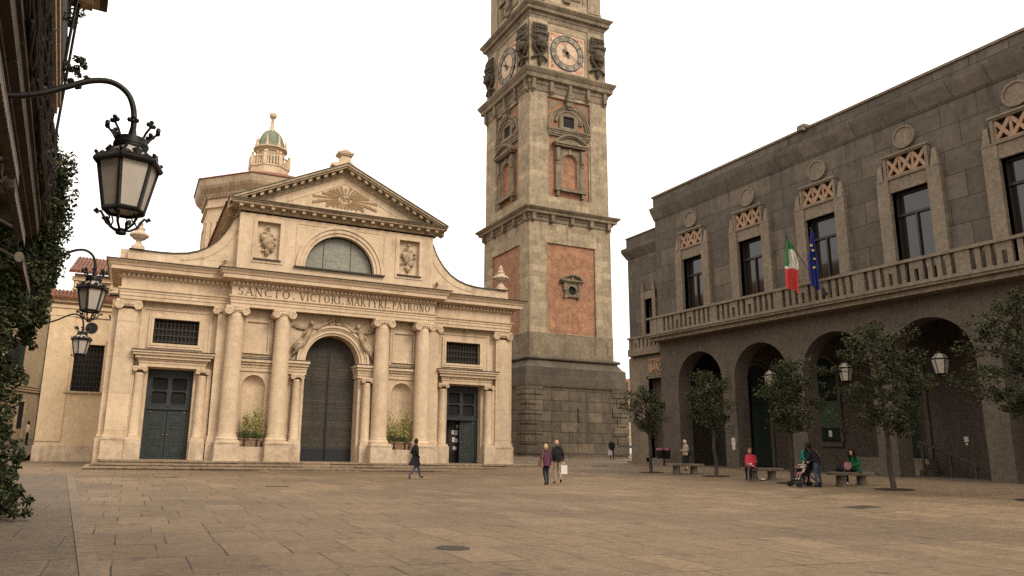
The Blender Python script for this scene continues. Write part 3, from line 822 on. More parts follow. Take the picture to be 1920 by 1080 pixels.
def church_attic():
    YA = 41.7
    TA = lambda u, v, w: (u, YA - w, v)
    A = MB(TA)
    lc, lr = 10.6, 2.12
    pc = (6.3, 14.93)
    hole_l = (lc - lr, lc + lr, 11.48, 11.48 + lr)
    A.wall(4.65, 16.5, 10.7, 14.42, -.5, 0, [hole_l] + [(c - .66, c + .66, 11.68, 13.88) for c in pc])
    A.archfill(lc, lr, 11.48, -.5, 0, seg=24)
    # frames
    A.wall(5.42, 7.2, 11.45, 14.1, 0, .05, [(5.64, 6.96, 11.68, 13.88)])
    A.wall(14.03, 15.81, 11.45, 14.1, 0, .05, [(14.27, 15.59, 11.68, 13.88)])
    # thin raised fillet round the lunette field
    for a, b, c, d in ((7.9, 13.3, 14.02, 14.06), (7.9, 7.94, 11.4, 14.02), (13.26, 13.3, 11.4, 14.02)):
        A.box(a, b, c, d, 0, .03)
    A.build('attic_wall', M['lime'], church)
    # relief panels: a trophy of arms, blocked out in the round
    rnd = random.Random(4)
    for c in pc:
        b = MB(TA); b.box(c - .66, c + .66, 11.68, 13.88, -.3, -.28); bp = b.build('relief_panel', M['lime'], church)
        s = MB(TA); s.box(c - .78, c + .78, 11.6, 11.68, 0, .14); s.build('panel_sill', M['lead'], bp)
        r = MB(TA)
        def TR(u, v, w): return TA(c + u, 12.78 + v, w - .2)
        r.ball(TR(0, .02, 0), .34, 12, 8, 0, (1.05, .6, 1.2), raw=True)
        r.ball(TR(-.2, .18, .02), .26, 12, 8, 0, (1, .7, 1), raw=True)
        r.ball(TR(.16, -.3, .02), .25, 12, 8, 0, (1, .7, 1), raw=True)
        r.ball(TR(0, .86, 0), .1, 8, 6, 0, raw=True)
        r.ball(TR(.0, -.62, 0), .2, 10, 6, 0, (.8, .7, 1.3), raw=True)
        for k in range(30):
            a = rnd.uniform(0, 2 * PI); l = rnd.uniform(.3, .6)
            p0 = (math.cos(a) * .15, math.sin(a) * .25, .04); p1 = (math.cos(a) * l * .75, math.sin(a) * l * 1.5, rnd.uniform(-.02, .08))
            r.tube([TR(*p0), TR(*p1)], [.05, .022], 5)
        for k in range(26):
            a = rnd.uniform(0, 2 * PI); l = rnd.uniform(.2, .5)
            r.ball(TR(math.cos(a) * l * .9, math.sin(a) * l * 1.55, .05), rnd.uniform(.05, .1), 7, 5, 0, (1, .8, 1), raw=True)
        r.build('trophy', M['relief'], bp)
    # lunette
    k = MB(TA)
    for r0, r1, d in ((2.1, 2.28, .03), (2.28, 2.5, .1), (2.5, 2.66, .17)):
        k.arcband(lc, 11.48, r0, r1, -.3, d, 0, PI, 40)
    ar = k.build('lunette_arch', M['lime'], church)
    k = MB(TA); k.box(7.85, 13.35, 11.4, 11.48, -.4, .2); k.build('lunette_sill', M['lead'], ar)
    g = MB(TA)
    g.prism([(lc - 2.14, 11.48)] + [(lc - 2.14 * math.cos(PI * q / 30), 11.48 + 2.14 * math.sin(PI * q / 30)) for q in range(1, 30)] + [(lc + 2.14, 11.48)], -.47, -.45)
    gl = g.build('lunette_window', M['lunette'], church)
    b = MB(TA)
    for uu, vv in ((-.95, 1.86), (.72, 1.98)): b.box(lc + uu - .018, lc + uu + .018, 11.48, 11.48 + vv, -.45, -.43)
    b.box(lc - .94, lc - .1, 12.1, 12.115, -.45, -.44); b.box(lc - .8, lc - .79, 11.48, 12.1, -.45, -.44)
    b.arcband(lc, 11.48, 2.06, 2.12, -.45, -.38, 0, PI, 36)
    b.build('glazing_bar', M['iron'], gl)
    # horizontal cornice returning along the nave
    path = [(4.65, 66), (4.65, YA), (16.5, YA), (16.5, 66)]
    c = MB(); c.mould(path, [(-.3, 14.3), (0, 14.3), (.0, 14.4), (.08, 14.44), (.1, 14.52), (.1, 14.66), (.55, 14.7), (.55, 14.8), (.62, 14.82), (.7, 14.9), (-.3, 14.94)])
    def blocks(a, b, n):
        a = Vector(a); b = Vector(b); d = (b - a).normalized(); nr = Vector((d.y, -d.x))
        for q in range(n):
            p = a + (b - a) * ((q + .5) / n)
            i = []
            for z in (14.53, 14.68):
                for du, o in ((-.1, .08), (.1, .08), (.1, .48), (-.1, .48)):
                    x = p + d * du + nr * o; i.append((x.x, x.y, z))
            j = c.raw(i)
            for f in ((0, 1, 5, 4), (1, 2, 6, 5), (2, 3, 7, 6), (3, 0, 4, 7), (0, 3, 2, 1)): c.face([j + z for z in f])
    blocks((4.3, YA), (16.85, YA), 21); blocks((4.65, 62), (4.65, YA), 34); blocks((16.5, YA), (16.5, 62), 34)
    hc = c.build('pediment_cornice', M['cornice'], church)
    k = MB(); k.mould(path, [(.5, 14.91), (.76, 14.90), (.77, 14.94), (-.3, 14.99)]); k.build('green_capping', M['flash'], hc)
    # tympanum and raking cornice
    ax, az = 10.58, 18.0
    t = MB(TA)
    t.prism([(4.7, 14.9), (16.45, 14.9), (ax, 17.75)], -.5, -.06)
    tr = [(7.25, 15.32), (14.05, 15.32), (ax + .05, 16.95)]
    for q in range(3):
        a, b = Vector(tr[q]), Vector(tr[(q + 1) % 3]); d = (b - a).normalized() ; n_ = Vector((-d.y, d.x)) * .022
        if q: t.prism([(a - n_)[:], (b - n_)[:], (b + n_)[:], (a + n_)[:]], -.06, -.03)
    t.build('tympanum', M['lime'], church)
    rk = MB(TA)
    sl = (az - 14.94) / (ax - 3.95)
    for s in (-1, 1):
        e = ax + s * (ax - 3.95 - .0)
        def band(lo, hi, w0, w1, m=0, inset=0.):
            ee = ax + s * (ax - 3.95 - inset)
            z0 = 14.94 + sl * inset
            rk.prism([(ee, z0 + lo), (ax, az + lo), (ax, az + hi), (ee, z0 + hi)], w0, w1, m)
        band(-.13, 0, -.5, .7); band(-.24, -.13, -.5, .6); band(-.5, -.24, -.5, .08); band(-.62, -.5, -.5, .02, 0, .35)
        band(0.0, .05, -.5, .76, 1)
        n = 13
        for q in range(n):
            u = ax + s * (.35 + q * (5.9 / n))
            v = az - abs(u - ax) * sl - .26
            rk.prism([(u - .1, v + .1 * sl * s - .17), (u + .1, v - .1 * sl * s - .17), (u + .1, v - .1 * sl * s + .03), (u - .1, v + .1 * sl * s + .03)], .05, .5)
    rkk = rk.build('raking_cornice', [M['cornice'], M['flash']], church)
    # sunburst
    s = MB(TA); rnd = random.Random(9)
    cx, cv = 10.72, 15.93
    N = 30
    for k in range(N):
        a = 2 * PI * (k + .5) / N
        ext = [.78, .95, .7, .9, .84][k % 5]
        rx, ry = 1.9 * ext, .98 * ext
        lim = 1.
        p1 = Vector((math.cos(a) * rx, math.sin(a) * ry))
        while not (p1.y > -.56 and p1.y < .95 - .47 * abs(p1.x)): p1 *= .96
        if k % 15 in (0, 14): p1 = Vector((math.copysign(2.0, math.cos(a)), math.copysign(.32 if math.sin(a) < 0 else .08, math.sin(a)) - .1))
        p0 = Vector((math.cos(a) * .42, math.sin(a) * .24))
        d = (p1 - p0).normalized(); n_ = Vector((-d.y, d.x))
        s.prism([(cx + q.x, cv + q.y) for q in (p0 - n_ * .022, p1 - n_ * .075, p1 + n_ * .075, p0 + n_ * .022)], -.06, -.030 + .0009 * k)
    for dx, kind in ((-.28, 'n'), (-.02, 'n'), (.22, 'i')):   # the four letters in the glory
        x = cx + dx
        s.box(x, x + .05, cv - .12, cv + .12, -.06, .0); s.box(x, x + .2, cv + .09, cv + .14, -.06, .0)
        if kind == 'n': s.box(x + .15, x + .2, cv - .12, cv + .12, -.06, .0)
    s.build('sunburst', M['gold'], church)
    # acroterion on the apex
    k = MB(TA)
    P = [(9.75, 18.02), (9.75, 18.16), (10.05, 18.2), (10.24, 18.35), (10.3, 18.6), (10.3, 18.72), (10.86, 18.72), (10.86, 18.6), (10.92, 18.4), (11.08, 18.22), (11.3, 18.05), (11.5, 17.9), (10.58, 17.8)]
    k.prism(P, -.5, .1)
    k.box(10.2, 10.96, 18.72, 18.8, -.6, .2); k.box(10.1, 11.06, 18.8, 18.88, -.65, .26)
    k.prism([(10.16, 18.88), (11.0, 18.88), (10.78, 19.06), (10.58, 19.16), (10.38, 19.06)], -.5, .1)
    k.build('acroterion', M['lime'], church)
    k = MB(TA); k.box(10.08, 11.08, 18.882, 18.9, -.66, .27); k.build('acroterion_flashing', M['lead'], church)
    # sweeping volute walls
    YV = 42.25
    TV = lambda u, v, w: (u, YV - w, v)
    pts = [(16.45, 14.3), (16.72, 14.0), (16.95, 13.45), (17.2, 13.02), (17.55, 12.56), (18.0, 12.15), (18.5, 11.86), (19.1, 11.66), (19.8, 11.56), (20.6, 11.53), (21.3, 11.54), (22.1, 11.56)]
    for s in (-1, 1):
        mir = (lambda x: x) if s > 0 else (lambda x: 21.12 - x)
        v = MB(TV)
        top = [(mir(x), z) for x, z in pts]
        v.prism(top + [(mir(22.1), 10.7), (mir(16.45), 10.7)], -.45, 0)
        inner = [(mir(x - .35), z - .3) for x, z in pts[1:9]]
        v.strip([(x, z, 0) for x, z in inner], [(x, z, .03) for x, z in inner]); v.strip([(x, z, .03) for x, z in inner], [(x - .0, z - .05, .03) for x, z in inner])
        v.box(*sorted((mir(16.9), mir(22.1))), 10.7, 11.12, 0, .05)
        if s < 0: v.box(-1.38, -.98, 10.7, 11.6, -3, -.4)
        vv = v.build('volute_wall', M['lime2'], church)
        e = MB(TV)
        e.strip([(x, z + .03, -.5) for x, z in top], [(x, z + .03, .06) for x, z in top], 0, True)
        e.strip([(x, z + .03, .06) for x, z in top], [(x, z - .05, .06) for x, z in top], 0, True)
        e.build('volute_capping', M['lead'], vv)
        f = MB(TV)
        f.disc(mir(17.02), 11.5, .1, .15, .42, 12); f.disc(mir(17.02), 11.5, .12, .4, .44, 12, ri=.08); f.box(mir(17.02) - .03, mir(17.02) + .03, 11.3, 11.5, 0, .2)
        f.build('floodlight', M['lime'], church)
        # urn on the parapet end
        uc = 21.62 if s > 0 else -.53
        u = MB(TV)
        u.box(uc - .34, uc + .34, 11.55, 11.68, -.42, .2)
        u.lathe([(.3, 11.68), (.32, 11.76), (.2, 11.86), (.14, 11.98), (.15, 12.08), (.3, 12.14), (.42, 12.26), (.46, 12.4), (.44, 12.48), (.3, 12.52), (.26, 12.6), (.26, 12.7), (.3, 12.74), (.2, 12.8), (.13, 12.92), (.17, 12.98), (.14, 13.06), (.07, 13.16), (.02, 13.24)], uc, -.12, 20)
        for q in range(20):
            a = 2 * PI * q / 20
            u.ball(TV(uc + .45 * math.cos(a), 12.36, -.12 + .45 * math.sin(a)), .06, 6, 4, 0, (1, 1, 1.6), raw=True)
        u.build('urn', M['marble'], church)
    # nave walls and roof
    n = MB()
    i = n.raw([(4.7, 42.3, 10.9), (16.45, 42.3, 10.9), (16.45, 78, 8), (4.7, 78, 8), (4.7, 42.3, 14.8), (16.45, 42.3, 14.8), (16.45, 78, 14.8), (4.7, 78, 14.8)])
    for f in ((0, 1, 5, 4), (1, 2, 6, 5), (2, 3, 7, 6), (3, 0, 4, 7), (4, 5, 6, 7)): n.face([i + k for k in f])
    i = n.raw([(-.9, 43.8, 0), (22, 43.8, 0), (22, 78, 0), (-.9, 78, 0), (-.9, 43.8, 8.8), (22, 43.8, 8.8), (22, 78, 8.8), (-.9, 78, 8.8)])
    for f in ((0, 1, 5, 4), (1, 2, 6, 5), (2, 3, 7, 6), (3, 0, 4, 7)): n.face([i + k for k in f])
    n.build('nave_wall', M['side'], church)
    r = MB()
    for s in (-1, 1):
        e = 10.58 + s * 6.75
        i = r.raw([(e, 42.2, 14.96), (10.58, 42.2, 17.9), (10.58, 68, 17.9), (e, 68, 14.96), (e, 42.2, 14.86), (e, 68, 14.86)])
        r.face((i, i + 1, i + 2, i + 3)); r.face((i, i + 3, i + 5, i + 4))
        e2 = 10.58 + s * 11.7; e1 = 10.58 + s * 5.9
        i = r.raw([(e2, 47.2, 9.0), (e1, 47.2, 11.5), (e1, 78, 11.5), (e2, 78, 9.0), (e2, 47.2, 8.88), (e2, 78, 8.88)])
        r.face((i, i + 1, i + 2, i + 3)); r.face((i, i + 3, i + 5, i + 4)); r.face((i, i + 4, i + 1))
    r.build('nave_roof', M['tile'], church)
    # small tiled eave showing past the right corner
    k = MB(); 
    i = k.raw([(22.0, 43.9, 8.4), (22.9, 43.9, 7.95), (22.9, 50, 7.95), (22.0, 50, 8.4), (22.9, 43.9, 7.82), (22.9, 50, 7.82), (22.0, 43.9, 7.82), (22, 50, 7.82)])
    for f in ((0, 1, 2, 3), (1, 4, 5, 2), (0, 6, 4, 1), (6, 7, 5, 4)): k.face([i + z for z in f])
    k.build('eave_tiles', M['tile'], church)
    # steps
    st = MB()
    for z0, z1, yf, xl, xr in ((0.0, .15, 39.75, -1.85, 22.6), (.15, .3, 40.12, -1.55, 23.0), (.3, .45, 40.5, -1.2, 23.4)):
        i = st.raw([(xl, yf, z0 - .2), (xr, yf, z0 - .2), (xr, 43.6, z0 - .2), (xl, 43.6, z0 - .2), (xl, yf, z1), (xr, yf, z1), (xr, 43.6, z1), (xl, 43.6, z1)])
        for f in ((0, 1, 5, 4), (1, 2, 6, 5), (3, 0, 4, 7), (4, 5, 6, 7)): st.face([i + z for z in f])
        # rounded nosing slabs of uneven length
        x = xl
        rr = random.Random(int(z1 * 100))
        while x < xr - .3:
            l = min(rr.uniform(1.4, 2.9), xr - x)
            j = rr.uniform(-.03, .03)
            st.T = ident
            i = st.raw([(x + .01, yf - .05 + j, z1 - .07), (x + l - .01, yf - .05 + j, z1 - .07), (x + l - .01, yf + .3, z1 - .07), (x + .01, yf + .3, z1 - .07),
                        (x + .01, yf - .05 + j, z1 + .006), (x + l - .01, yf - .05 + j, z1 + .006), (x + l - .01, yf + .3, z1 + .006), (x + .01, yf + .3, z1 + .006)])
            for f in ((0, 1, 5, 4), (1, 2, 6, 5), (3, 0, 4, 7), (4, 5, 6, 7), (0, 3, 2, 1)): st.face([i + z for z in f])
            x += l
    st.build('entrance_steps', M['step'], church)
church_attic()

def portal_angels():
    """two winged figures in relief over the arch, holding a wreath"""
    T = lambda u, v, w: (u, YF - .5 - w, v)
    for s in (-1, 1):
        p = MB(T)
        def X(du, v, w=.12): return T(CX + s * du, v, w)
        # torso and head
        p.tube([X(1.42, 7.98, .22), X(1.5, 7.75, .24), X(1.58, 7.5, .22), X(1.72, 7.3, .2)], [.11, .16, .15, .16], 10)
        p.ball(X(1.36, 8.22, .26), .13, 12, 8, 0, (.9, 1, 1.1), raw=True)
        p.ball(X(1.38, 8.29, .24), .14, 10, 6, 0, (1, 1, .8), raw=True)
        p.tube([X(1.38, 8.1, .24), X(1.4, 8.0, .24)], [.06, .07], 8)
        # inner arm reaching to the wreath, outer arm down
        p.tube([X(1.36, 7.95, .26), X(1.05, 7.92, .3), X(.72, 8.2, .26), X(.45, 8.36, .2)], [.085, .075, .06, .05], 8)
        p.tube([X(1.56, 7.92, .24), X(1.78, 7.68, .28), X(1.86, 7.42, .3), X(1.7, 7.34, .3)], [.085, .07, .06, .05], 8)
        # draped legs along the arch
        p.tube([X(1.66, 7.38, .2), X(1.86, 7.05, .28), X(2.12, 6.78, .24), X(2.3, 6.42, .2)], [.17, .2, .16, .09], 10)
        p.tube([X(1.74, 7.3, .16), X(2.06, 7.12, .22), X(2.3, 6.9, .2), X(2.42, 6.62, .16)], [.15, .15, .12, .07], 10)
        p.tube([X(2.3, 6.42, .2), X(2.4, 6.3, .22)], [.07, .04], 8); p.tube([X(2.42, 6.62, .16), X(2.5, 6.5, .2)], [.06, .035], 8)
        rnd = random.Random(3)
        for k in range(16):
            a = rnd.uniform(0, 1); u0 = 1.6 + a * .6; v0 = 7.45 - a * .75
            p.tube([X(u0, v0, .3), X(u0 + .14, v0 - .22, .36 - .1 * a), X(u0 + .2, v0 - .5, .2)], [.03, .045, .02], 5)
        # wing
        for k in range(9):
            a = .35 + k * .16
            l = .95 - .05 * k
            p.tube([X(1.6, 7.85, .08), X(1.6 + .5 * l * math.cos(a) + .1, 7.85 + .5 * l * math.sin(a) * .6, .1), X(1.6 + l * math.cos(a * .7), 7.85 + l * math.sin(a) * .55 - .22 * k / 9, .05)], [.05, .08, .02], 6)
        p.build('portal_angel', M['relief'], church)
    w = MB(T)
    rnd = random.Random(5)
    for k in range(40):
        a = rnd.uniform(0, 2 * PI)
        w.ball(T(CX - .02 + .4 * math.cos(a), 8.42 + .06 * math.sin(a) + rnd.uniform(-.05, .05), .1 + rnd.uniform(0, .08)), rnd.uniform(.04, .07), 6, 4, 0, raw=True)
    for s in (-1, 1): w.tube([T(CX, 8.34, .14), T(CX + s * .2, 8.24, .3), T(CX + s * .38, 8.28, .3)], [.03, .045, .02], 6)
    w.build('stone_wreath', M['relief'], church)
portal_angels()

def church_dome():
    # octagonal drum
    cx, cy, ap = 11.6, 77.2, 6.5
    def octo(a, dx=0):
        R = a / math.cos(PI / 8)
        return [(cx + R * math.cos(PI / 8 + k * PI / 4 ), cy + R * math.sin(PI / 8 + k * PI / 4)) for k in range(8)]
    d = MB()
    O = octo(ap)
    d.mould(O, [(0, 6), (0, 22.6), (.1, 22.6), (.1, 22.9), (0.02, 22.95), (.02, 24.0), (.25, 24.1), (.25, 24.3), (.04, 24.4), (.04, 25.0)], True)
    # corner pilasters
    for k in range(8):
        x, y = O[k]
        for q in (-1, 1):
            nx, ny = O[(k + q) % 8]
            v = Vector((nx - x, ny - y)).normalized(); n_ = Vector((x - cx, y - cy)).normalized()
            m_ = Vector((v.y, -v.x)); m_ = m_ if m_.dot(n_) > 0 else -m_
            P = [Vector((x, y)), Vector((x, y)) + v * 1.0]
            for u0, u1 in ((.1, .55), (.75, 1.2)):
                a, b = Vector((x, y)) + v * u0, Vector((x, y)) + v * u1
                i = d.raw([(*(a + m_ * .12), 10), (*(b + m_ * .12), 10), (*b, 10), (*a, 10), (*(a + m_ * .12), 22.6), (*(b + m_ * .12), 22.6), (*b, 22.6), (*a, 22.6)])
                for f in ((0, 1, 5, 4), (1, 2, 6, 5), (3, 0, 4, 7), (4, 5, 6, 7)): d.face([i + z for z in f])
    dr = d.build('dome_drum', M['lime2'], church)
    c = MB(); c.mould(O, [(0, 25.0), (.12, 25.05), (.12, 25.3), (.3, 25.34), (.34, 25.5), (.8, 25.95), (.95, 26.2), (1.1, 26.75), (1.1, 26.9), (0, 27.0)], True)
    for k in range(8):   # dentils
        a, b = Vector(O[k]), Vector(O[(k + 1) % 8]); dd = (b - a).normalized(); n_ = Vector((dd.y, -dd.x))
        for q in range(18):
            p = a + dd * ((q + .5) * (b - a).length / 18)
            i = c.raw([(*(p + dd * e + n_ * o), z) for z in (25.12, 25.3) for e, o in ((-.1, .1), (.1, .1), (.1, .3), (-.1, .3))])
            for f in ((0, 1, 5, 4), (1, 2, 6, 5), (2, 3, 7, 6), (3, 0, 4, 7), (0, 3, 2, 1)): c.face([i + z for z in f])
    c.build('eave_cornice', M['cornice'], dr)
    r = MB()
    E1, E2 = octo(ap + 1.2), octo(1.9)
    for k in range(8):
        i = r.raw([(*E1[k], 26.98), (*E1[(k + 1) % 8], 26.98), (*E2[(k + 1) % 8], 29.3), (*E2[k], 29.3), (*E1[k], 26.86), (*E1[(k + 1) % 8], 26.86)])
        r.face((i, i + 1, i + 2, i + 3)); r.face((i, i + 1, i + 5, i + 4))
    r.build('dome_roof', M['tile'], church)
    # lantern
    TL = lambda u, v, w: (cx - .4 + u, cy + w, v)
    l = MB(TL)
    l.lathe([(2.15, 29.2), (2.15, 30.0), (2.25, 30.05), (2.25, 30.2), (2.1, 30.22)], 0, 0, 8, 0, False, PI / 8, PI / 8 + 2 * PI)
    l.lathe([(1.35, 30), (1.35, 31.95), (1.5, 32.0), (1.5, 32.1), (1.85, 32.3), (1.85, 32.42), (1.3, 32.5)], 0, 0, 16, 0, False)
    for k in range(8):
        a = PI / 8 + k * PI / 4
        x, w_ = 1.42 * math.cos(a), 1.42 * math.sin(a)
        l.lathe([(.2, 30.2), (.16, 30.4), (.15, 31.8), (.2, 31.95)], x, w_, 8)
        xo, wo = 1.62 * math.cos(a), 1.62 * math.sin(a)
        l.lathe([(.2, 32.42), (.2, 32.7), (.14, 32.8), (.11, 33.1), (.03, 33.75)], xo, wo, 6, 0, False)
        xo, wo = 2.1 * math.cos(a), 2.1 * math.sin(a)
        l.box(xo - .17, xo + .17, 30.2, 31.35, wo - .17, wo + .17); l.ball(TL(xo, 31.55, wo), .17, 8, 6, 0, raw=True); l.lathe([(.1, 31.35), (.06, 31.45)], xo, wo, 6)
        b = a + PI / 4
        for q in range(1, 5):
            t = q / 5
            xb, wb = 2.1 * (math.cos(a) * (1 - t) + math.cos(b) * t), 2.1 * (math.sin(a) * (1 - t) + math.sin(b) * t)
            l.lathe([(.06, 30.2), (.12, 30.5), (.06, 30.85), (.09, 31.1)], xb, wb, 6)
        P0, P1 = (2.1 * math.cos(a), 2.1 * math.sin(a)), (2.1 * math.cos(b), 2.1 * math.sin(b))
        l.tube([TL(P0[0], 31.15, P0[1]), TL(P1[0], 31.15, P1[1])], .11, 6)
    ln = l.build('lantern', M['lime2'], church)
    g = MB(TL)
    for k in range(8):
        a = k * PI / 4
        x, w_ = 1.36 * math.cos(a), 1.36 * math.sin(a)
        t = Vector((-math.sin(a), math.cos(a)))
        P = [(x + t.x * u, v, w_ + t.y * u) for u, v in [(-.3, 30.4), (.3, 30.4), (.3, 31.35)] + [(.3 * math.cos(q * PI / 8), 31.35 + .3 * math.sin(q * PI / 8)) for q in range(1, 8)] + [(-.3, 31.35)]]
        g.poly([(p[0] * 1.02, p[1], p[2] * 1.02) for p in P])
    g.build('lantern_window', M['lunette'], ln)
    c = MB(TL)
    c.lathe([(1.45, 32.45), (1.45, 32.6)] + [(1.42 * math.cos(q * PI / 20), 32.6 + 2.1 * math.sin(q * PI / 20)) for q in range(0, 10)], 0, 0, 24)
    for k in range(8):
        a = k * PI / 4 + PI / 8
        c.tube([TL(1.42 * math.cos(q * PI / 20) * math.cos(a), 32.6 + 2.13 * math.sin(q * PI / 20), 1.42 * math.cos(q * PI / 20) * math.sin(a)) for q in range(10)], .05, 5)
    c.build('cupola', M['copper'], church)
    f = MB(TL)
    f.lathe([(.4, 34.5), (.32, 34.8), (.26, 35.0), (.22, 35.5), (.15, 36.0), (.2, 36.08), (.1, 36.15)], 0, 0, 10)
    f.ball(TL(0, 36.5, 0), .42, 12, 10, 0, raw=True)
    f.build('finial', M['marble'], church)
church_dome()
# ------------------------------------------------------------------ bell tower
TX, TY, HX, HY = 39.62, 67.15, 4.82, 5.15
tower = empty('bell_tower', (TX, TY, .5), 'tall square bell tower of grey stone with red brick panels and clocks', 'bell tower')

def rect(inset):
    return [(TX - HX + inset, TY - HY + inset), (TX + HX - inset, TY - HY + inset), (TX + HX - inset, TY + HY - inset), (TX - HX + inset, TY + HY - inset)]

def tower_faces(inset):
    """(T, half width) of the front, the left, the right and the back face at this inset"""
    return [(lambda u, v, w: (TX + u, TY - HY + inset - w, v), HX - inset),
            (lambda u, v, w: (TX - HX + inset - w, TY - u, v), HY - inset),
            (lambda u, v, w: (TX + HX - inset + w, TY + u, v), HX - inset),
            (lambda u, v, w: (TX - u, TY + HY - inset + w, v), HX - inset)]

def seg_pediment(m, cu, hw, z, rise, w0, w1, mm=0, th=.22):
    """segmental pediment: a curved cornice over a straight one"""
    R = (hw * hw + rise * rise) / (2 * rise); vc = z + rise - R
    a = math.asin(hw / R)
    m.arcband(cu, vc, R - th, R, w0, w1, PI / 2 - a, PI / 2 + a, 14, mm)
    m.arcband(cu, vc, R - th * 1.7, R - th, w0, w1 - .12, PI / 2 - a * .96, PI / 2 + a * .96, 14, mm)
    m.box(cu - hw, cu + hw, z - th * .9, z + .02, w0, w1 - .03, mm)
    m.box(cu - hw * .93, cu + hw * .93, z - th * 1.8, z - th * .9, w0, w1 - .16, mm)
    m.prism([(cu - hw * .9, z)] + [(cu + R * .96 * math.sin(a * (k / 6 - 1)), vc + (R - th * 1.6) * math.cos(a * (k / 6 - 1))) for k in range(1, 12)] + [(cu + hw * .9, z)], w0, w1 - .3, mm)

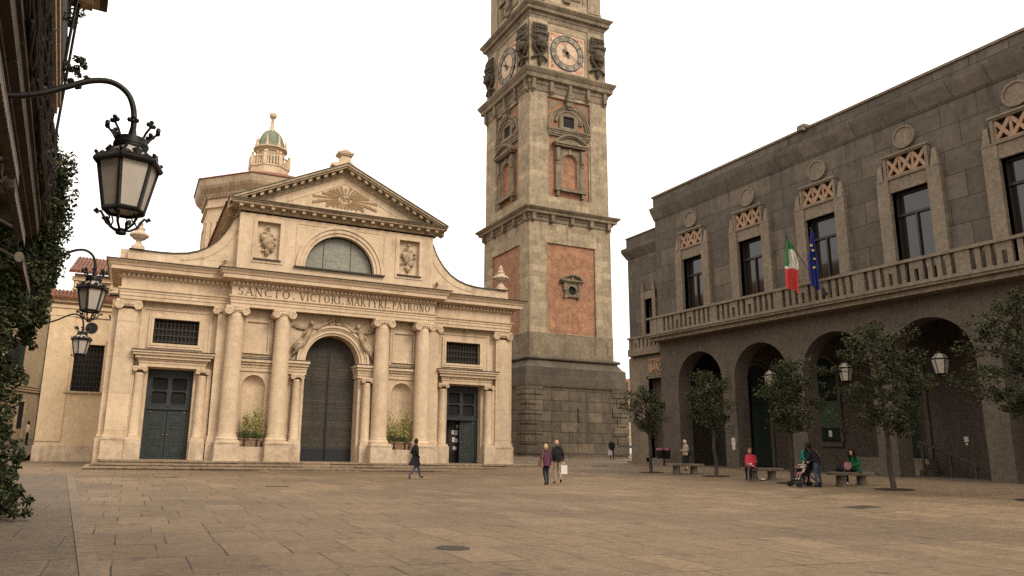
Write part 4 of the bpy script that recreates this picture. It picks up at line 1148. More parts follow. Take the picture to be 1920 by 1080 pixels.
def tower_build():
    off = lambda o: -o
    # ---- rusticated base
    b = MB()
    b.mould(rect(-.86), [(0, 0), (0, 7.2)], True)
    b.mould(rect(-.86), [(0, -.2), (.12, -.2), (.12, .62), (.02, .7)], True)
    for kf, (T, hw) in enumerate(tower_faces(-.86)):
        b.T = T; eo = .10 if kf in (0, 3) else -.05
        for k in range(7):
            z = .78 + k * .92
            ln = 1.75 if k % 2 == 0 else 1.2
            for s in (-1, 1):
                a, c = sorted((s * (hw + eo), s * (hw - ln)))
                b.box(a, c, z + .10, z + .90, -.05, .1)
        b.box(-.08, .06, 3.9, 5.2, -.1, .015, 1)
    b.build('rusticated_base', [M['towerdark'], M['dark']], tower)
    c = MB()
    c.mould(rect(-.86), [(0, 7.05), (.1, 7.12), (.14, 7.28), (.14, 8.1), (.02, 8.14), (-.02, 8.16), (-.02, 8.98), (-.06, 9.02), (-.28, 9.2), (-.55, 9.6), (-.62, 9.75)], True)
    c.mould(rect(-.2), [(0, 9.74)] + [(.16 + .15 * math.sin(PI * k / 8), 9.9 - .15 * math.cos(PI * k / 8)) for k in range(9)] + [(0, 10.12)], True)
    c.build('base_moulding', M['towerbase2'], tower)
    d = MB(); d.mould(rect(-.02), [(0, 10.0), (0, 12.45)], True); d.build('dark_stone_courses', M['towermould'], tower)
    # ---- first storey
    s = MB()
    F = tower_faces(0)
    pu = 2.83
    for k, (T, hw) in enumerate(F):
        s.T = T
        pn = pu if k in (0, 3) else pu + .2
        e = 0 if k in (0, 3) else .6
        s.wall(-hw + e, hw - e, 10.1, 23.75, -.6, 0, [(-pn, pn, 12.48, 21.6)])
        s.wall(-pn - .1, pn + .1, 12.4, 21.72, 0, .04, [(-pn, pn, 12.48, 21.6)])
    s.build('lower_shaft', M['tower'], tower)
    for k, (T, hw) in enumerate(F[:3]):
        pn = pu if k in (0, 3) else pu + .2
        p = MB(T); p.box(-pn, pn, 12.48, 21.6, -.3, -.14); bp = p.build('brick_panel', M['brick'], tower)
        if k: continue
        o = MB(T)   # little round window in its stone frame
        o.wall(-.78, .78, 16.25, 17.75, -.14, .1, [(-.5, .5, 16.4, 17.4)])
        o.disc(0, 16.9, .62, -.14, .14, 24, 0, ri=.47)
        for q in range(4):
            for e in range(1):
                sx, sy = ((1, 1), (-1, 1), (-1, -1), (1, -1))[q]
                P = [(.47 * math.cos(PI / 2 * t / 8) * sx, 16.9 + .47 * math.sin(PI / 2 * t / 8) * sy, .06) for t in range(9)]
                o.poly(P + [(0.0 * sx, 16.9 + .52 * sy, .06), (.52 * sx, 16.9 + .52 * sy, .06), (.52 * sx, 16.9, .06)][1:2] )
        o.box(-.95, -.68, 16.9, 17.75, -.1, .2); o.box(.68, .95, 16.9, 17.75, -.1, .2)
        o.box(-.9, -.62, 16.15, 16.35, -.1, .16); o.box(.62, .9, 16.15, 16.35, -.1, .16)
        seg_pediment(o, 0, 1.32, 17.95, .6, -.1, .42, 0, .14)
        o.box(-.12, .12, 17.85, 18.35, 0, .3)
        of = o.build('round_window', M['towermould'], tower)
        v = MB(T); v.disc(0, 16.9, .5, -.12, -.1, 20); v.build('pane', M['dark'], of)
    # ---- cornices
    def cornice(name, inset, z0, z1, out, brackets=True, mat='towermould'):
        h = z1 - z0
        c = MB()
        R = rect(inset)
        c.mould(R, [(-.2, z0 - .05), (0, z0), (.08, z0 + h * .06), (.1, z0 + h * .3), (.2, z0 + h * .36), (.22, z0 + h * .5), (out * .62, z0 + h * .56), (out * .66, z0 + h * .74), (out * .8, z0 + h * .8), (out, z0 + h * .93), (out, z0 + h), (-.4, z0 + h * 1.08)], True)
        if brackets:
            for (T, hw) in tower_faces(inset)[:3]:
                c.T = T
                for uu in (-hw + .35, -hw * .48, 0, hw * .48, hw - .35):
                    c.box(uu - .2, uu + .2, z0 + h * .02, z0 + h * .55, 0, .42); c.box(uu - .15, uu + .15, z0 - h * .06, z0 + h * .1, 0, .25)
        c.build(name, M[mat], tower)
    cornice('storey_cornice', 0, 23.7, 25.05, .82)
    # ---- second storey
    ins = .08
    F = tower_faces(ins)
    s = MB(); br = MB(); mo = MB(); dk = MB()
    for k, (T, hw) in enumerate(F):
        for q in (s, br, mo, dk): q.T = T
        pn = 2.62
        if k == 3:
            s.wall(-hw, hw, 24.9, 38.0, -.6, 0, []); continue
        e = .6 if k else 0
        s.wall(-hw + e, hw - e, 24.9, 38.0, -.6, 0, [(-pn, pn, 26.6, 37.6)])
        for uu in (-1, 1):
            a, b_ = sorted((uu * pn, uu * (pn - .2))); s.box(a, b_, 26.6, 33.4, -.5, -.1)
        br.box(-pn, pn, 26.6, 37.6, -.5, -.22)
        # string course
        for v0, v1, d in ((33.35, 33.55, -.02), (33.55, 33.78, .06), (33.78, 33.95, .12), (33.95, 34.15, .2)): mo.box(-pn, pn, v0, v1, -.4, d)
        # great arch
        for r0, r1, d in ((2.18, 2.36, -.06), (2.36, 2.52, .02), (2.52, 2.66, .1)): mo.arcband(0, 34.15, r0, r1, -.4, d, 0, PI, 30)
        # inner arch and the window block
        for r0, r1, d in ((1.35, 1.5, -.04), (1.5, 1.72, .04)): mo.arcband(0, 34.75, r0, r1, -.4, d, .15, PI - .15, 22)
        mo.wall(-1.15, 1.15, 34.15, 36.0, -.4, -.02, [(-.68, .68, 34.5, 35.72)])
        mo.arcband(0, 34.95, .95, 1.36, -.4, -.05, .5, PI - .5, 12)
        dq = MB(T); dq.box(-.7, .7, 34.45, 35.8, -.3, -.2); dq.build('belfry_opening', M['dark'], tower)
        # keystone console
        mo.box(-.4, .4, 36.75, 37.3, -.2, .32); mo.box(-.48, .48, 37.3, 37.6, -.2, .45); mo.box(-.3, .3, 36.5, 36.75, -.2, .2); mo.box(-.36, .36, 37.6, 38.2, -.2, .5)
        # grey triangles let into the spandrels
        for uu in (-1, 1):
            P = [(uu * 2.35, 37.35), (uu * .95, 37.2), (uu * 1.45, 36.75), (uu * 2.35, 36.1)] if k == 0 else [(uu * 2.35, 37.35), (uu * 1.1, 37.25), (uu * 2.35, 36.2)]
            mo.prism(P, -.4, -.17)
        # niche in its aedicule
        z0 = 27.62
        br.wall(-1.5, 1.5, z0, 32.0, -.22, .0, [(-.88, .88, z0, 31.48)])
        mo.wall(-1.2, 1.2, z0, 32.0, -.2, .05, [(-.88, .88, z0, 31.48)]); mo.archfill(0, .88, 30.6, -.2, .052, seg=12)
        mo.arcband(0, 30.6, .88, 1.02, -.1, .1, 0, PI, 16)
        prev = None
        for v, r in [(z0, .88), (30.6, .88)] + [(30.6 + .88 * math.sin(PI / 2 * q / 6), max(.004, .88 * math.cos(PI / 2 * q / 6))) for q in range(1, 7)]:
            cur = [(-r * math.cos(PI * t / 12), v, .04 - .52 * math.sin(PI * t / 12) * r / .88) for t in range(13)]
            if prev: br.strip(prev, cur, 0, True)
            prev = cur
        mo.arcband(0, 30.6, 0.0, .9, -.3, -.29, 0, 0.01, 2)
        for t in range(12):
            a0, a1 = PI * t / 12, PI * (t + 1) / 12
            mo.strip([(-.88 * math.cos(a0), 29.95, .05 - .50 * math.sin(a0)), (-.88 * math.cos(a1), 29.95, .05 - .50 * math.sin(a1))],
                     [(-.88 * math.cos(a0), 30.05, .05 - .50 * math.sin(a0)), (-.88 * math.cos(a1), 30.05, .05 - .50 * math.sin(a1))])
        dq = MB(T); dq.box(-.02, .16, 29.2, 29.45, -.47, -.43); dq.build('putlog_hole', M['dark'], tower)
        for uu in (-1, 1):
            a, b_ = sorted((uu * 1.2, uu * 1.72)); mo.box(a, b_, z0, 31.9, -.2, .12); 
            a, b_ = sorted((uu * 1.3, uu * 1.66)); mo.box(a, b_, 30.55, 31.95, .1, .3); mo.box(a + .04, b_ - .04, 30.2, 30.55, .1, .2)
            mo.box(a + .05, b_ - .05, 26.75, 27.3, -.2, .22)
        mo.box(-.16, .16, 31.4, 32.0, 0, .16)
        seg_pediment(mo, 0, 2.05, 32.5, 1.0, -.1, .62, 0, .2)
        mo.box(-1.85, 1.85, 27.28, 27.46, -.2, .34); mo.box(-1.75, 1.75, 27.46, 27.62, -.2, .28)
    s.build('upper_shaft', M['tower'], tower)
    br.build('brick_field', M['brick'], tower)
    mo.build('niche_frames', M['towermould'], tower)
    cornice('clock_cornice', ins, 37.9, 40.2, .85)
    # ---- clock storey
    ins = .2
    F = tower_faces(ins)
    s = MB()
    for k, (T, hw) in enumerate(F):
        s.T = T
        e = 0 if k in (0, 3) else .6
        s.wall(-hw + e, hw - e, 40.0, 46.4, -.6, 0, [])
        for uu in (-1, 1):
            a, b_ = sorted((uu * (hw - .0 + (.12 if k in (0, 3) else 0)), uu * 2.55)); s.box(a, b_, 40.1, 46.3, -.1, .12)
        s.wall(-2.5, 2.3, 40.65, 45.5, 0, .1, [(-2.32, 2.1, 40.85, 45.28)])
    s.build('clock_storey', M['tower'], tower)
    cornice('upper_cornice', .2, 46.15, 47.95, .85, False)
    def mesh_text(mb, txt, cu, cv, size, rot, w0, w1, m, off_=.0):
        cv_ = bpy.data.curves.new('t', 'FONT'); cv_.body = txt; cv_.align_x = 'CENTER'; cv_.align_y = 'CENTER'; cv_.size = size; cv_.resolution_u = 2; cv_.offset = off_
        ob = bpy.data.objects.new('t', cv_); COL.objects.link(ob)
        dg = bpy.context.evaluated_depsgraph_get()
        me = bpy.data.meshes.new_from_object(ob.evaluated_get(dg))
        c, s_ = math.cos(rot), math.sin(rot)
        i = mb.pts([(cu + v.co.x * c - v.co.y * s_, cv + v.co.x * s_ + v.co.y * c, w1) for v in me.vertices])
        for p in me.polygons: mb.face([i + q for q in p.vertices], m)
        bpy.data.objects.remove(ob); bpy.data.meshes.remove(me); bpy.data.curves.remove(cv_)
    roman = ['XII', 'I', 'II', 'III', 'IIII', 'V', 'VI', 'VII', 'VIII', 'IX', 'X', 'XI']
    for k, (T, hw) in enumerate(F[:2]):
        cu, cv = -.12, 43.06
        p = MB(T); p.box(-2.32, 2.1, 40.85, 45.28, -.02, .05)
        pl = p.build('clock_panel', M['clockface'], tower)
        rnd = random.Random(8)   # red scrolls in the four corners
        for sx in (-1, 1):
            for sy in (-1, 1):
                o = MB(T)
                X, Y = -.11 + sx * 2.02, 43.06 + sy * 2.02
                for q in range(22):
                    d1, d2 = rnd.uniform(0, 1.15), rnd.uniform(0, .3)
                    if rnd.random() < .5: d1, d2 = d2, d1
                    a0 = rnd.uniform(0, 6.28)
                    o.arcband(X - sx * d1, Y - sy * d2, .07, .12, .04, .056, a0, a0 + 3.6, 6)
                o.box(*sorted((X, X - sx * 1.1)), *sorted((Y, Y - sy * .05)), .04, .055); o.box(*sorted((X, X - sx * .05)), *sorted((Y, Y - sy * 1.1)), .04, .055)
                o.build('painted_scroll', M['redorn'], pl)
        
        d = MB(T)
        d.disc(cu, cv, 1.42, .03, .075, 48, 0)
        d.disc(cu, cv, 2.02, .03, .14, 48, 1, ri=1.42); d.disc(cu, cv, 2.06, .03, .17, 48, 2, ri=1.97); d.disc(cu, cv, 1.45, .03, .17, 40, 2, ri=1.39)
        for h in range(12):
            a = PI / 2 - h * PI / 6
            mesh_text(d, roman[h], cu + 1.7 * math.cos(a), cv + 1.7 * math.sin(a), .56 if len(roman[h]) < 4 else .47, a - PI / 2, 0, .146, 2, .022)
            mesh_text(d, str(h + 12) if h else '24', cu + 1.16 * math.cos(a), cv + 1.16 * math.sin(a), .36, 0, 0, .08, 3)
            a2 = a + PI / 12
            d.box(cu + 1.7 * math.cos(a2) - .05, cu + 1.7 * math.cos(a2) + .05, cv + 1.7 * math.sin(a2) - .05, cv + 1.7 * math.sin(a2) + .05, .13, .147, 2)
        cf = d.build('clock_face', [M['clockface'], M['clockring'], M['black'], M['redorn']], tower)
        st = MB(T); rnd = random.Random(2)
        for q in range(10): st.disc(cu - .12 - .05 * q * .8, cv - .15 - .03 * q, (.36 - .03 * q) * .7, .0752 + .0004 * q, .0762 + .0004 * q, 18)
        st.build('rust_stain', M['gold'], cf)
        for ang, ln, tail in ((PI / 2 + .36, 1.75, .3), (-.52, 1.75, .5)):
            hm = MB(T)
            dx, dy = math.cos(ang), math.sin(ang)
            hm.prism([(cu - dx * tail - dy * .07, cv - dy * tail + dx * .07), (cu + dx * ln, cv + dy * ln), (cu - dx * tail + dy * .07, cv - dy * tail - dx * .07)], .2, .23)
            hm.disc(cu - dx * tail, cv - dy * tail, .13, .2, .235, 10); hm.disc(cu, cv, .15, .15, .26, 14, 1)
            hm.build('clock_hand', [M['black'], M['marble']], cf)
        ex = MB(T)   # counterweight star of the hour hand
        for a in (2.5, -1.2):
            ex.prism([(cu + .72 * math.cos(a), cv + .72 * math.sin(a)), (cu + .5 * math.cos(a + .16), cv + .5 * math.sin(a + .16)), (cu + .05 * math.cos(a + 1.57), cv + .05 * math.sin(a + 1.57)), (cu + .05 * math.cos(a - 1.57), cv + .05 * math.sin(a - 1.57)), (cu + .5 * math.cos(a - .16), cv + .5 * math.sin(a - .16))], .18, .21)
        ex.build('clock_hand', M['black'], cf)
    # ---- crowned lion masks
    def mask(T, cu):
        m = MB(T)
        X = lambda u, v, w: T(cu + u, v, w + .12)
        B = lambda u, v, w, r, sc=(1, 1, 1): m.ball(X(u, v, w), r, 12, 8, 0, sc, raw=True)
        B(0, 43.2, .35, .62, (1, 1.15, 1)); B(0, 42.75, .75, .33, (1, .9, 1)); B(0, 43.1, .85, .17)          # skull, muzzle, nose
        B(-.3, 42.9, .6, .25); B(.3, 42.9, .6, .25)                                                          # cheeks
        B(-.3, 43.52, .72, .2, (1.3, .6, 1)); B(.3, 43.52, .72, .2, (1.3, .6, 1))                             # brows
        B(0, 42.4, .6, .2, (1.1, .6, 1))                                                                      # jaw
        for k in range(11):                                                                                   # mane
            a = PI * .95 + k * PI * 1.1 / 10
            B(.72 * math.cos(a), 43.1 + .85 * math.sin(a), .22, .25, (.8, 1.1, 1))
        for k in range(9):                                                                                    # crown
            t = (k - 4) / 4
            m.tube([X(t * .78, 43.85, .5 - .3 * t * t), X(t * .95, 44.35, .62 - .3 * t * t), X(t * 1.02, 44.7 - .1 * (k % 2), .72 - .3 * t * t)], [.12, .13, .07], 7)
            B(t * .82, 43.95, .55 - .3 * t * t, .13)
        m.tube([X(-.9, 44.3, .3), X(-.4, 44.28, .68), X(.4, 44.28, .68), X(.9, 44.3, .3)], .13, 7)
        m.tube([X(-.85, 43.85, .3), X(-.4, 43.8, .6), X(.4, 43.8, .6), X(.85, 43.85, .3)], .12, 7)
        # volutes over the crown
        for s in (-1, 1):
            P = [X(s * (.45 + .33 * math.cos(q * .62)) , 45.1 + .33 * math.sin(q * .62), .35) for q in range(-2, 8)]
            m.tube(P, .13, 7)
            B(s * .45, 45.1, .35, .17)
        m.tube([X(-.8, 45.55, .2), X(0, 45.35, .45), X(.8, 45.55, .2)], .14, 7); B(0, 45.0, .4, .22, (.8, 1.4, 1))
        # knotted ribbon
        for s in (-1, 1):
            m.tube([X(s * .5, 42.5, .3), X(s * .35, 42.1, .35), X(0, 41.9, .35), X(s * -.55, 41.75, .25), X(s * -.95, 41.5, .15), X(s * -.7, 41.3, .15)], [.15, .13, .12, .15, .13, .05], 7)
        m.tube([X(0, 41.9, .3), X(-.05, 41.4, .25), X(.03, 40.95, .2), X(0, 40.7, .15)], [.12, .17, .16, .03], 7)
        m.tube([X(.18, 41.8, .25), X(.2, 41.3, .2), X(.16, 41.0, .15)], [.1, .1, .03], 6)
        m.build('lion_mask', M['lion'], tower)
    for k, (T, hw) in enumerate(F[:2]):
        for s in (-1, 1): mask(T, s * (hw - 1.02))
    # ---- the storey above, cut by the top of the picture
    ins = .34
    F = tower_faces(ins)
    s = MB(); dk = MB()
    s.mould(rect(.05), [(0, 47.9), (.0, 48.3), (-.2, 48.6), (-.26, 48.9), (-.29, 49.2)], True)
    for k, (T, hw) in enumerate(F):
        mo = MB(T); s.T = dk.T = T
        e = 0 if k in (0, 3) else .6
        s.wall(-hw + e, hw - e, 48, 59, -.6, 0, [(-2.2, 2.2, 49.6, 57.5)])
        s.archfill(0, 2.2, 55.3, -.6, 0, seg=14)
        for uu in (-1, 1):
            a, b_ = sorted((uu * (hw - .3), uu * 2.75)); s.box(a, b_, 48.8, 58.5, -.1, .16)
        s.box(-2.2, 2.2, 49.6, 51.6, -.5, -.1)
        mo.wall(-1.9, 1.9, 49.9, 51.3, -.1, 0, [(-1.7, 1.7, 50.1, 51.1)])
        mo.box(-.4, .4, 49.2, 51.7, -.1, .3)
        mo.disc(0, 50.4, .5, .2, .42, 14)
        mo.box(-2.4, 2.4, 51.55, 51.8, -.5, .25)
        for uu in (-1.2, 0, 1.2):
            mo.lathe([(.3, 51.8), (.24, 52.1), (.22, 55.2), (.3, 55.4)], uu * 1.7, -.25, 10)
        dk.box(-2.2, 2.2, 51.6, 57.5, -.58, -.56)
        mo.build('belfry_balustrade', M['towermould'], tower)
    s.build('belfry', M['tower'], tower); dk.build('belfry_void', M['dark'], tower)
    cornice('belfry_cornice', .34, 59, 60.6, .9, False)
    c = MB(lambda u, v, w: (TX + u, TY + w, v))
    c.lathe([(5.6, 60.7), (4.2, 61.5), (3.4, 62.2), (3.3, 66), (3.6, 66.3), (3.2, 66.8), (2.9, 68.5), (2.0, 70), (.9, 71), (.7, 73), (.2, 74), (.02, 76)], 0, 0, 8, 0, False, PI / 8, PI / 8 + 2 * PI)
    c.build('spire', M['tower'], tower)
tower_build()

# ------------------------------------------------------------------ grey office building on the right
X0 = 32.5
TB = lambda u, v, w: (X0 - w, u, v)
office = empty('office_building', (X0, 40, .58), 'grey granite office building with an arcade, a long balcony and lattice-topped windows', 'building')
YC = [36.42 - 4.87 * k for k in range(8)]
YEND = YC[-1] - 2.43

def office_build():
    w = MB(TB)
    holes = [(c - .93, c + .93, 9.15, 13.76) for c in YC]
    w.wall(YEND, 40.1, 8.3, 17.2, -.6, 0, holes)
    i = w.pts([(40.1, 8.3, 0), (40.1, 17.2, 0), (40.1, 17.2, -10), (40.1, 8.3, -10)]); w.face(range(i, i + 4))
    w.build('upper_wall', M['serizzo'], office)
    # cornice and parapet
    c = MB()
    path = [(X0 + 12, 40.1), (X0, 40.1), (X0, YEND)]
    path = path
    c.mould(path, [(-.3, 17.15), (.03, 17.15), (.05, 17.2), (.24, 17.9), (.26, 18.1), (.06, 18.12), (.06, 18.84), (-.6, 18.85)])
    c.mould(path, [(-.3, 18.84), (.14, 18.84), (.15, 18.96), (-.6, 19.0)], m=1)
    c.build('parapet', [M['serizzo'], M['granite']], office)
    r = MB(); r.raw([(X0 + .3, YEND, 18.9), (X0 + .3, 40.1, 18.9), (X0 + 12, 40.1, 18.9), (X0 + 12, YEND, 18.9)]); r.face((0, 1, 2, 3)); r.build('flat_roof', M['lead'], office)
    # arcade
    a = MB(TB)
    r = 1.95; zs = 5.7
    ah = [(c - r, c + r, 0, zs + r) for c in YC]
    a.wall(YEND, 40.05, .2, 8.7, -1.0, .003, ah)
    for c_ in YC: a.archfill(c_, r, zs, -1.0, .003, seg=26)
    i = a.pts([(40.05, .2, 0), (40.05, 8.7, 0), (40.05, 8.7, -7), (40.05, .2, -7)]); a.face(range(i, i + 4))
    a.build('arcade_wall', M['arcade'], office)
    # loggia behind
    l = MB(TB)
    BX = -4.0
    bh = []
    SH = -.67
    for k, c_ in enumerate(YC):
        bh.append((c_ + SH - .98, c_ + SH + .98, {0: .64, 2: 1.44}.get(k, 2.2), 6.95))
    l.wall(YEND, 40.0, .2, 8.4, BX - .5, BX, [h for h in bh if h[1] < 39.6])
    for h in bh:
        if h[1] < 39.6: l.archfill((h[0] + h[1]) / 2, (h[1] - h[0]) / 2, h[3] - (h[1] - h[0]) / 2, BX - .5, BX, seg=16)
    i = l.pts([(YEND, 8.25, -.9), (40, 8.25, -.9), (40, 8.25, BX), (YEND, 8.25, BX)]); l.face(range(i, i + 4))
    i = l.pts([(40, .3, -.9), (40, .3, BX), (40, 8.3, BX), (40, 8.3, -.9)]); l.face(range(i, i + 4))
    i = l.pts([(YEND, .3, -.9), (YEND, .3, BX), (YEND, 8.3, BX), (YEND, 8.3, -.9)]); l.face(range(i, i + 4))
    # floor, one step above the square
    l.box(YEND, 40.0, .3, .63, BX, -.1, 1)
    for h in bh:
        if h[2] > 2 and h[1] < 39.6:
            l.box(h[0] - .12, h[1] + .12, 1.95, 2.2, BX, BX + .14, 1); l.box(h[0] - .1, h[1] + .1, .63, .95, BX, BX + .1, 1)
        if h[1] < 39.6:
            l.arcband((h[0] + h[1]) / 2, h[3] - .98, .99, 1.18, BX, BX + .12, 0, PI, 16, 1)
            for s in (h[0] - .2, h[1]): l.box(s, s + .2, h[2], h[3] - .98, BX, BX + .12, 1)
    l.build('loggia', [M['loggia'], M['arcade']], office)
    for k, h in enumerate(bh):
        if h[1] > 39.6: continue
        f = MB(TB)
        c_ = (h[0] + h[1]) / 2
        f.box(h[0], h[0] + .08, h[2], h[3], BX - .3, BX - .2); f.box(h[1] - .08, h[1], h[2], h[3], BX - .3, BX - .2)
        f.box(h[0], h[1], 5.9, 5.98, BX - .3, BX - .2); f.box(h[0], h[1], h[2], h[2] + .1, BX - .3, BX - .2); f.box(h[0], h[1], 4.6, 4.66, BX - .29, BX - .2)
        wf = f.build('shop_window', M['iron'], office)
        p = MB(TB); p.box(h[0], h[1], h[2], h[3], BX - .42, BX - .36); p.build('pane', M['tealglass'], wf)
        if h[2] > 2:
            p = MB(TB); p.box(h[0] + .25, h[1] - .2, 3.0, 4.5, BX - .34, BX - .32); p.build('display_board', mat_plain('green_display', (.05, .075, .045), .6), wf)
            p = MB(TB); p.box(c_ - .1, c_ + .12, 2.5, 2.85, BX - .33, BX - .31); p.build('sheet', M['paper'], wf)
    # entrance steps, ramp wall and handrail in the fourth bay
    c_ = YC[2] + SH
    s = MB(TB)
    for k in range(3): s.box(c_ - 1.25, c_ + 3.1 - k * .05, .63 + k * .27, .9 + k * .27, BX, BX + 1.3 - k * .38)
    s.build('entrance_steps', M['granite'], office)
    h = MB(TB)
    h.tube([TB(c_ - 1.15, 1.95, BX + 1.0), TB(c_ - 1.2, 2.22, BX + 1.0), TB(c_ - 1.45, 2.12, BX + 1.0), TB(c_ - 3.75, 1.2, BX + 1.0), TB(c_ - 3.85, 1.05, BX + 1.0)], .075, 8)
    for uu, zt in ((c_ - 3.7, 1.2), (c_ - 2.6, 1.6), (c_ - 1.3, 2.1)): h.box(uu - .05, uu + .05, .63, zt, BX + .96, BX + 1.04)
    h.build('handrail', M['oldstone'], office)
    h = MB(TB)
    h.tube([TB(c_ + 2.9, .7, BX + .9), TB(c_ + 2.9, 1.7, BX + .9), TB(c_ + 1.4, 2.2, BX + .9), TB(c_ + .9, 2.2, BX + .9)], .025, 6)
    h.build('handrail', M['oldstone'], office)
    n = MB(TB); n.box(c_ - 2.9, c_ - 2.7, 2.25, 2.5, BX, BX + .02); n.box(c_ - 2.85, c_ - 2.75, 2.1, 2.2, BX, BX + .02); n.build('wall_notice', M['paper'], office)
    # balcony
    b = MB(TB)
    y1 = 40.2; W = .9
    b.box(YEND, y1, 8.62, 8.86, 0.004, W - .16, 0); b.box(YEND, y1, 8.86, 8.98, 0.004, W + .04, 0); b.box(YEND, y1, 8.98, 9.14, 0.004, W + .1, 0)
    b.box(YEND, y1 + .03, 10.08, 10.22, W - .28, W + .06, 0)
    bal = b.build('balcony', M['granite'], office)
    p = MB(TB)
    for k in range(-1, 8):
        yc = 38.86 - 4.87 * k   # the solid posts stand between the windows
        if yc > 40: continue
        if yc < YEND: break
        p.box(yc - .3, yc + .3, 9.14, 10.08, W - .22, W)
        nb = 10
        pitch = (4.87 - .6 - .2) / nb
        for q in range(nb):
            y0 = yc - .3 - .2 - q * pitch
            if y0 - pitch < YEND: break
            # short key shaped slots at the fourth and seventh place
            p.box(y0 - pitch + .2, y0, 9.14, 10.08, W - .2, W - .03)
            if q in (3, 6):
                p.box(y0 - .005, y0 + .205, 9.72, 10.08, W - .2, W - .035)
        # the last post before the corner
    p.box(39.2, 40.2, 9.14, 10.08, W - .22, W)
    p.box(39.9, 40.2, 9.14, 10.22, 0, W)
    p.build('balustrade', M['granite'], bal)
    # windows, lattices, obelisks, medallions
    for k, c_ in enumerate(YC):
        s = MB(TB)
        for e in (-1, 1):
            a0, a1 = sorted((c_ + e * .93, c_ + e * 1.53))
            s.taper(a0, a1, 9.15, 14.42, -.5, .22, 0, 0)
            m0, m1 = sorted((c_ + e * 1.14, c_ + e * 1.50))
            s.taper(m0, m1, 14.43, 15.25, -.1, .24, .09, .1)
        s.box(c_ - .93, c_ + .93, 13.76, 14.40, -.5, .16)
        s.box(c_ - 1.55, c_ + 1.55, 14.40, 14.47, -.1, .235)
        sr = s.build('window_surround', M['granite'], office)
        f = MB(TB)
        f.wall(c_ - 1.08, c_ + 1.08, 14.47, 15.58, 0, .24, [(c_ - .95, c_ + .95, 14.52, 15.45)])
        f.box(c_ - 1.12, c_ + 1.12, 15.52, 15.62, 0, .3)
        lf = f.build('lattice_frame', M['granite'], sr)
        x = MB(TB)
        for q in range(3):
            a0 = c_ - .95 + q * .6333
            for (p0, p1) in (((a0, 14.52), (a0 + .633, 15.45)), ((a0, 15.45), (a0 + .633, 14.52))):
                A, B_ = Vector(p0), Vector(p1); d = (B_ - A).normalized(); n_ = Vector((-d.y, d.x)) * .075
                x.prism([(A - n_)[:], (B_ - n_)[:], (B_ + n_)[:], (A + n_)[:]], .06 + .004 * (p0[1] > 15), .17 + .004 * (p0[1] > 15))
            if q: x.prism([(a0 - .06, 14.52), (a0 + .06, 14.52), (a0 + .06, 15.45), (a0 - .06, 15.45)], .05, .15)
        x.box(c_ - .97, c_ + .97, 14.47, 14.57, .05, .2); x.box(c_ - .95, c_ - .89, 14.5, 15.45, .05, .16); x.box(c_ + .89, c_ + .95, 14.5, 15.45, .05, .16)
        x.build('lattice', M['lattice'], lf)
        d = MB(TB); d.box(c_ - .95, c_ + .95, 14.5, 15.5, .001, .02); d.build('lattice_back', M['dark'], lf)
        m = MB(TB); m.disc(c_, 16.32, .55, -.05, .1, 36); m.disc(c_, 16.32, .55, .1, .15, 36, 0, ri=.46); m.build('medallion', M['granite'], office)
        g = MB(TB)
        g.wall(c_ - .93, c_ + .93, 9.15, 13.76, -.34, -.24, [(c_ - .84, c_ - .04, 9.3, 12.6), (c_ + .04, c_ + .84, 9.3, 12.6), (c_ - .84, c_ + .84, 12.72, 13.66)])
        g.box(c_ - .93, c_ + .93, 12.6, 12.72, -.24, -.19); g.box(c_ - .04, c_ + .04, 9.3, 12.6, -.24, -.19)
        gw = g.build('window', M['frame'], office)
        q = MB(TB); q.box(c_ - .9, c_ + .9, 9.2, 13.7, -.31, -.29); q.build('pane', M['glass'], gw)
    # floodlight on the parapet
    fl = MB(TB); fl.box(27.05, 27.5, 18.96, 19.12, -.1, .3); fl.box(27.1, 27.45, 18.75, 19.0, .16, .42); fl.build('roof_floodlight', M['granite'], office)
    # lower wing toward the tower
    XW = .45
    g = MB(TB)
    g.wall(40.1, 43.9, .2, 15.3, -XW - .6, -XW, [(41.12, 41.98, 9.0, 11.95), (40.35, 41.9, .2, 6.35)])
    i = g.pts([(43.9, .2, -XW), (43.9, 15.3, -XW), (43.9, 15.3, -12), (43.9, .2, -12)]); g.face(range(i, i + 4))
    wg = g.build('wing_wall', M['serizzo'], office)
    c = MB(); pt = [(X0 + 12, 43.9), (X0 + XW, 43.9), (X0 + XW, 40.1)]
    c.mould(pt, [(-.2, 15.25), (.04, 15.25), (.3, 15.75), (.34, 15.85), (.34, 16.08), (.05, 16.12), (.05, 16.8), (.1, 16.82), (.1, 16.92), (-.5, 16.95)])
    c.build('wing_cornice', M['serizzo'], office)
    s = MB(TB)
    for a0, a1 in ((40.75, 41.12), (41.98, 42.35)):
        s.box(a0, a1, 9.0, 12.5, -XW - .3, -XW + .14); s.taper(a0 + .06, a1 - .06, 12.5, 13.3, -XW, -XW + .16, .1, .06)
    s.box(40.75, 42.35, 11.95, 12.45, -XW - .3, -XW + .12)
    s.box(40.2, 40.36, .6, 6.35, -XW - .3, -XW + .06); s.box(41.9, 42.06, .6, 6.45, -XW - .3, -XW + .06); s.box(40.2, 42.06, 6.35, 6.5, -XW - .3, -XW + .06)
    s.box(42.06, 43.95, .5, 7.9, -XW, -XW + .1); s.box(40.1, 42.06, 6.5, 7.9, -XW, -XW + .09)
    s.build('wing_trim', M['granite'], office)
    d = MB(TB); d.box(41.12, 41.98, 9, 11.95, -XW - .42, -XW - .4); d.build('narrow_window', M['glass'], office)
    d = MB(TB); d.box(40.35, 41.9, .6, 6.35, -XW - .58, -XW - .55); d.build('wing_door', M['loggia'], office)
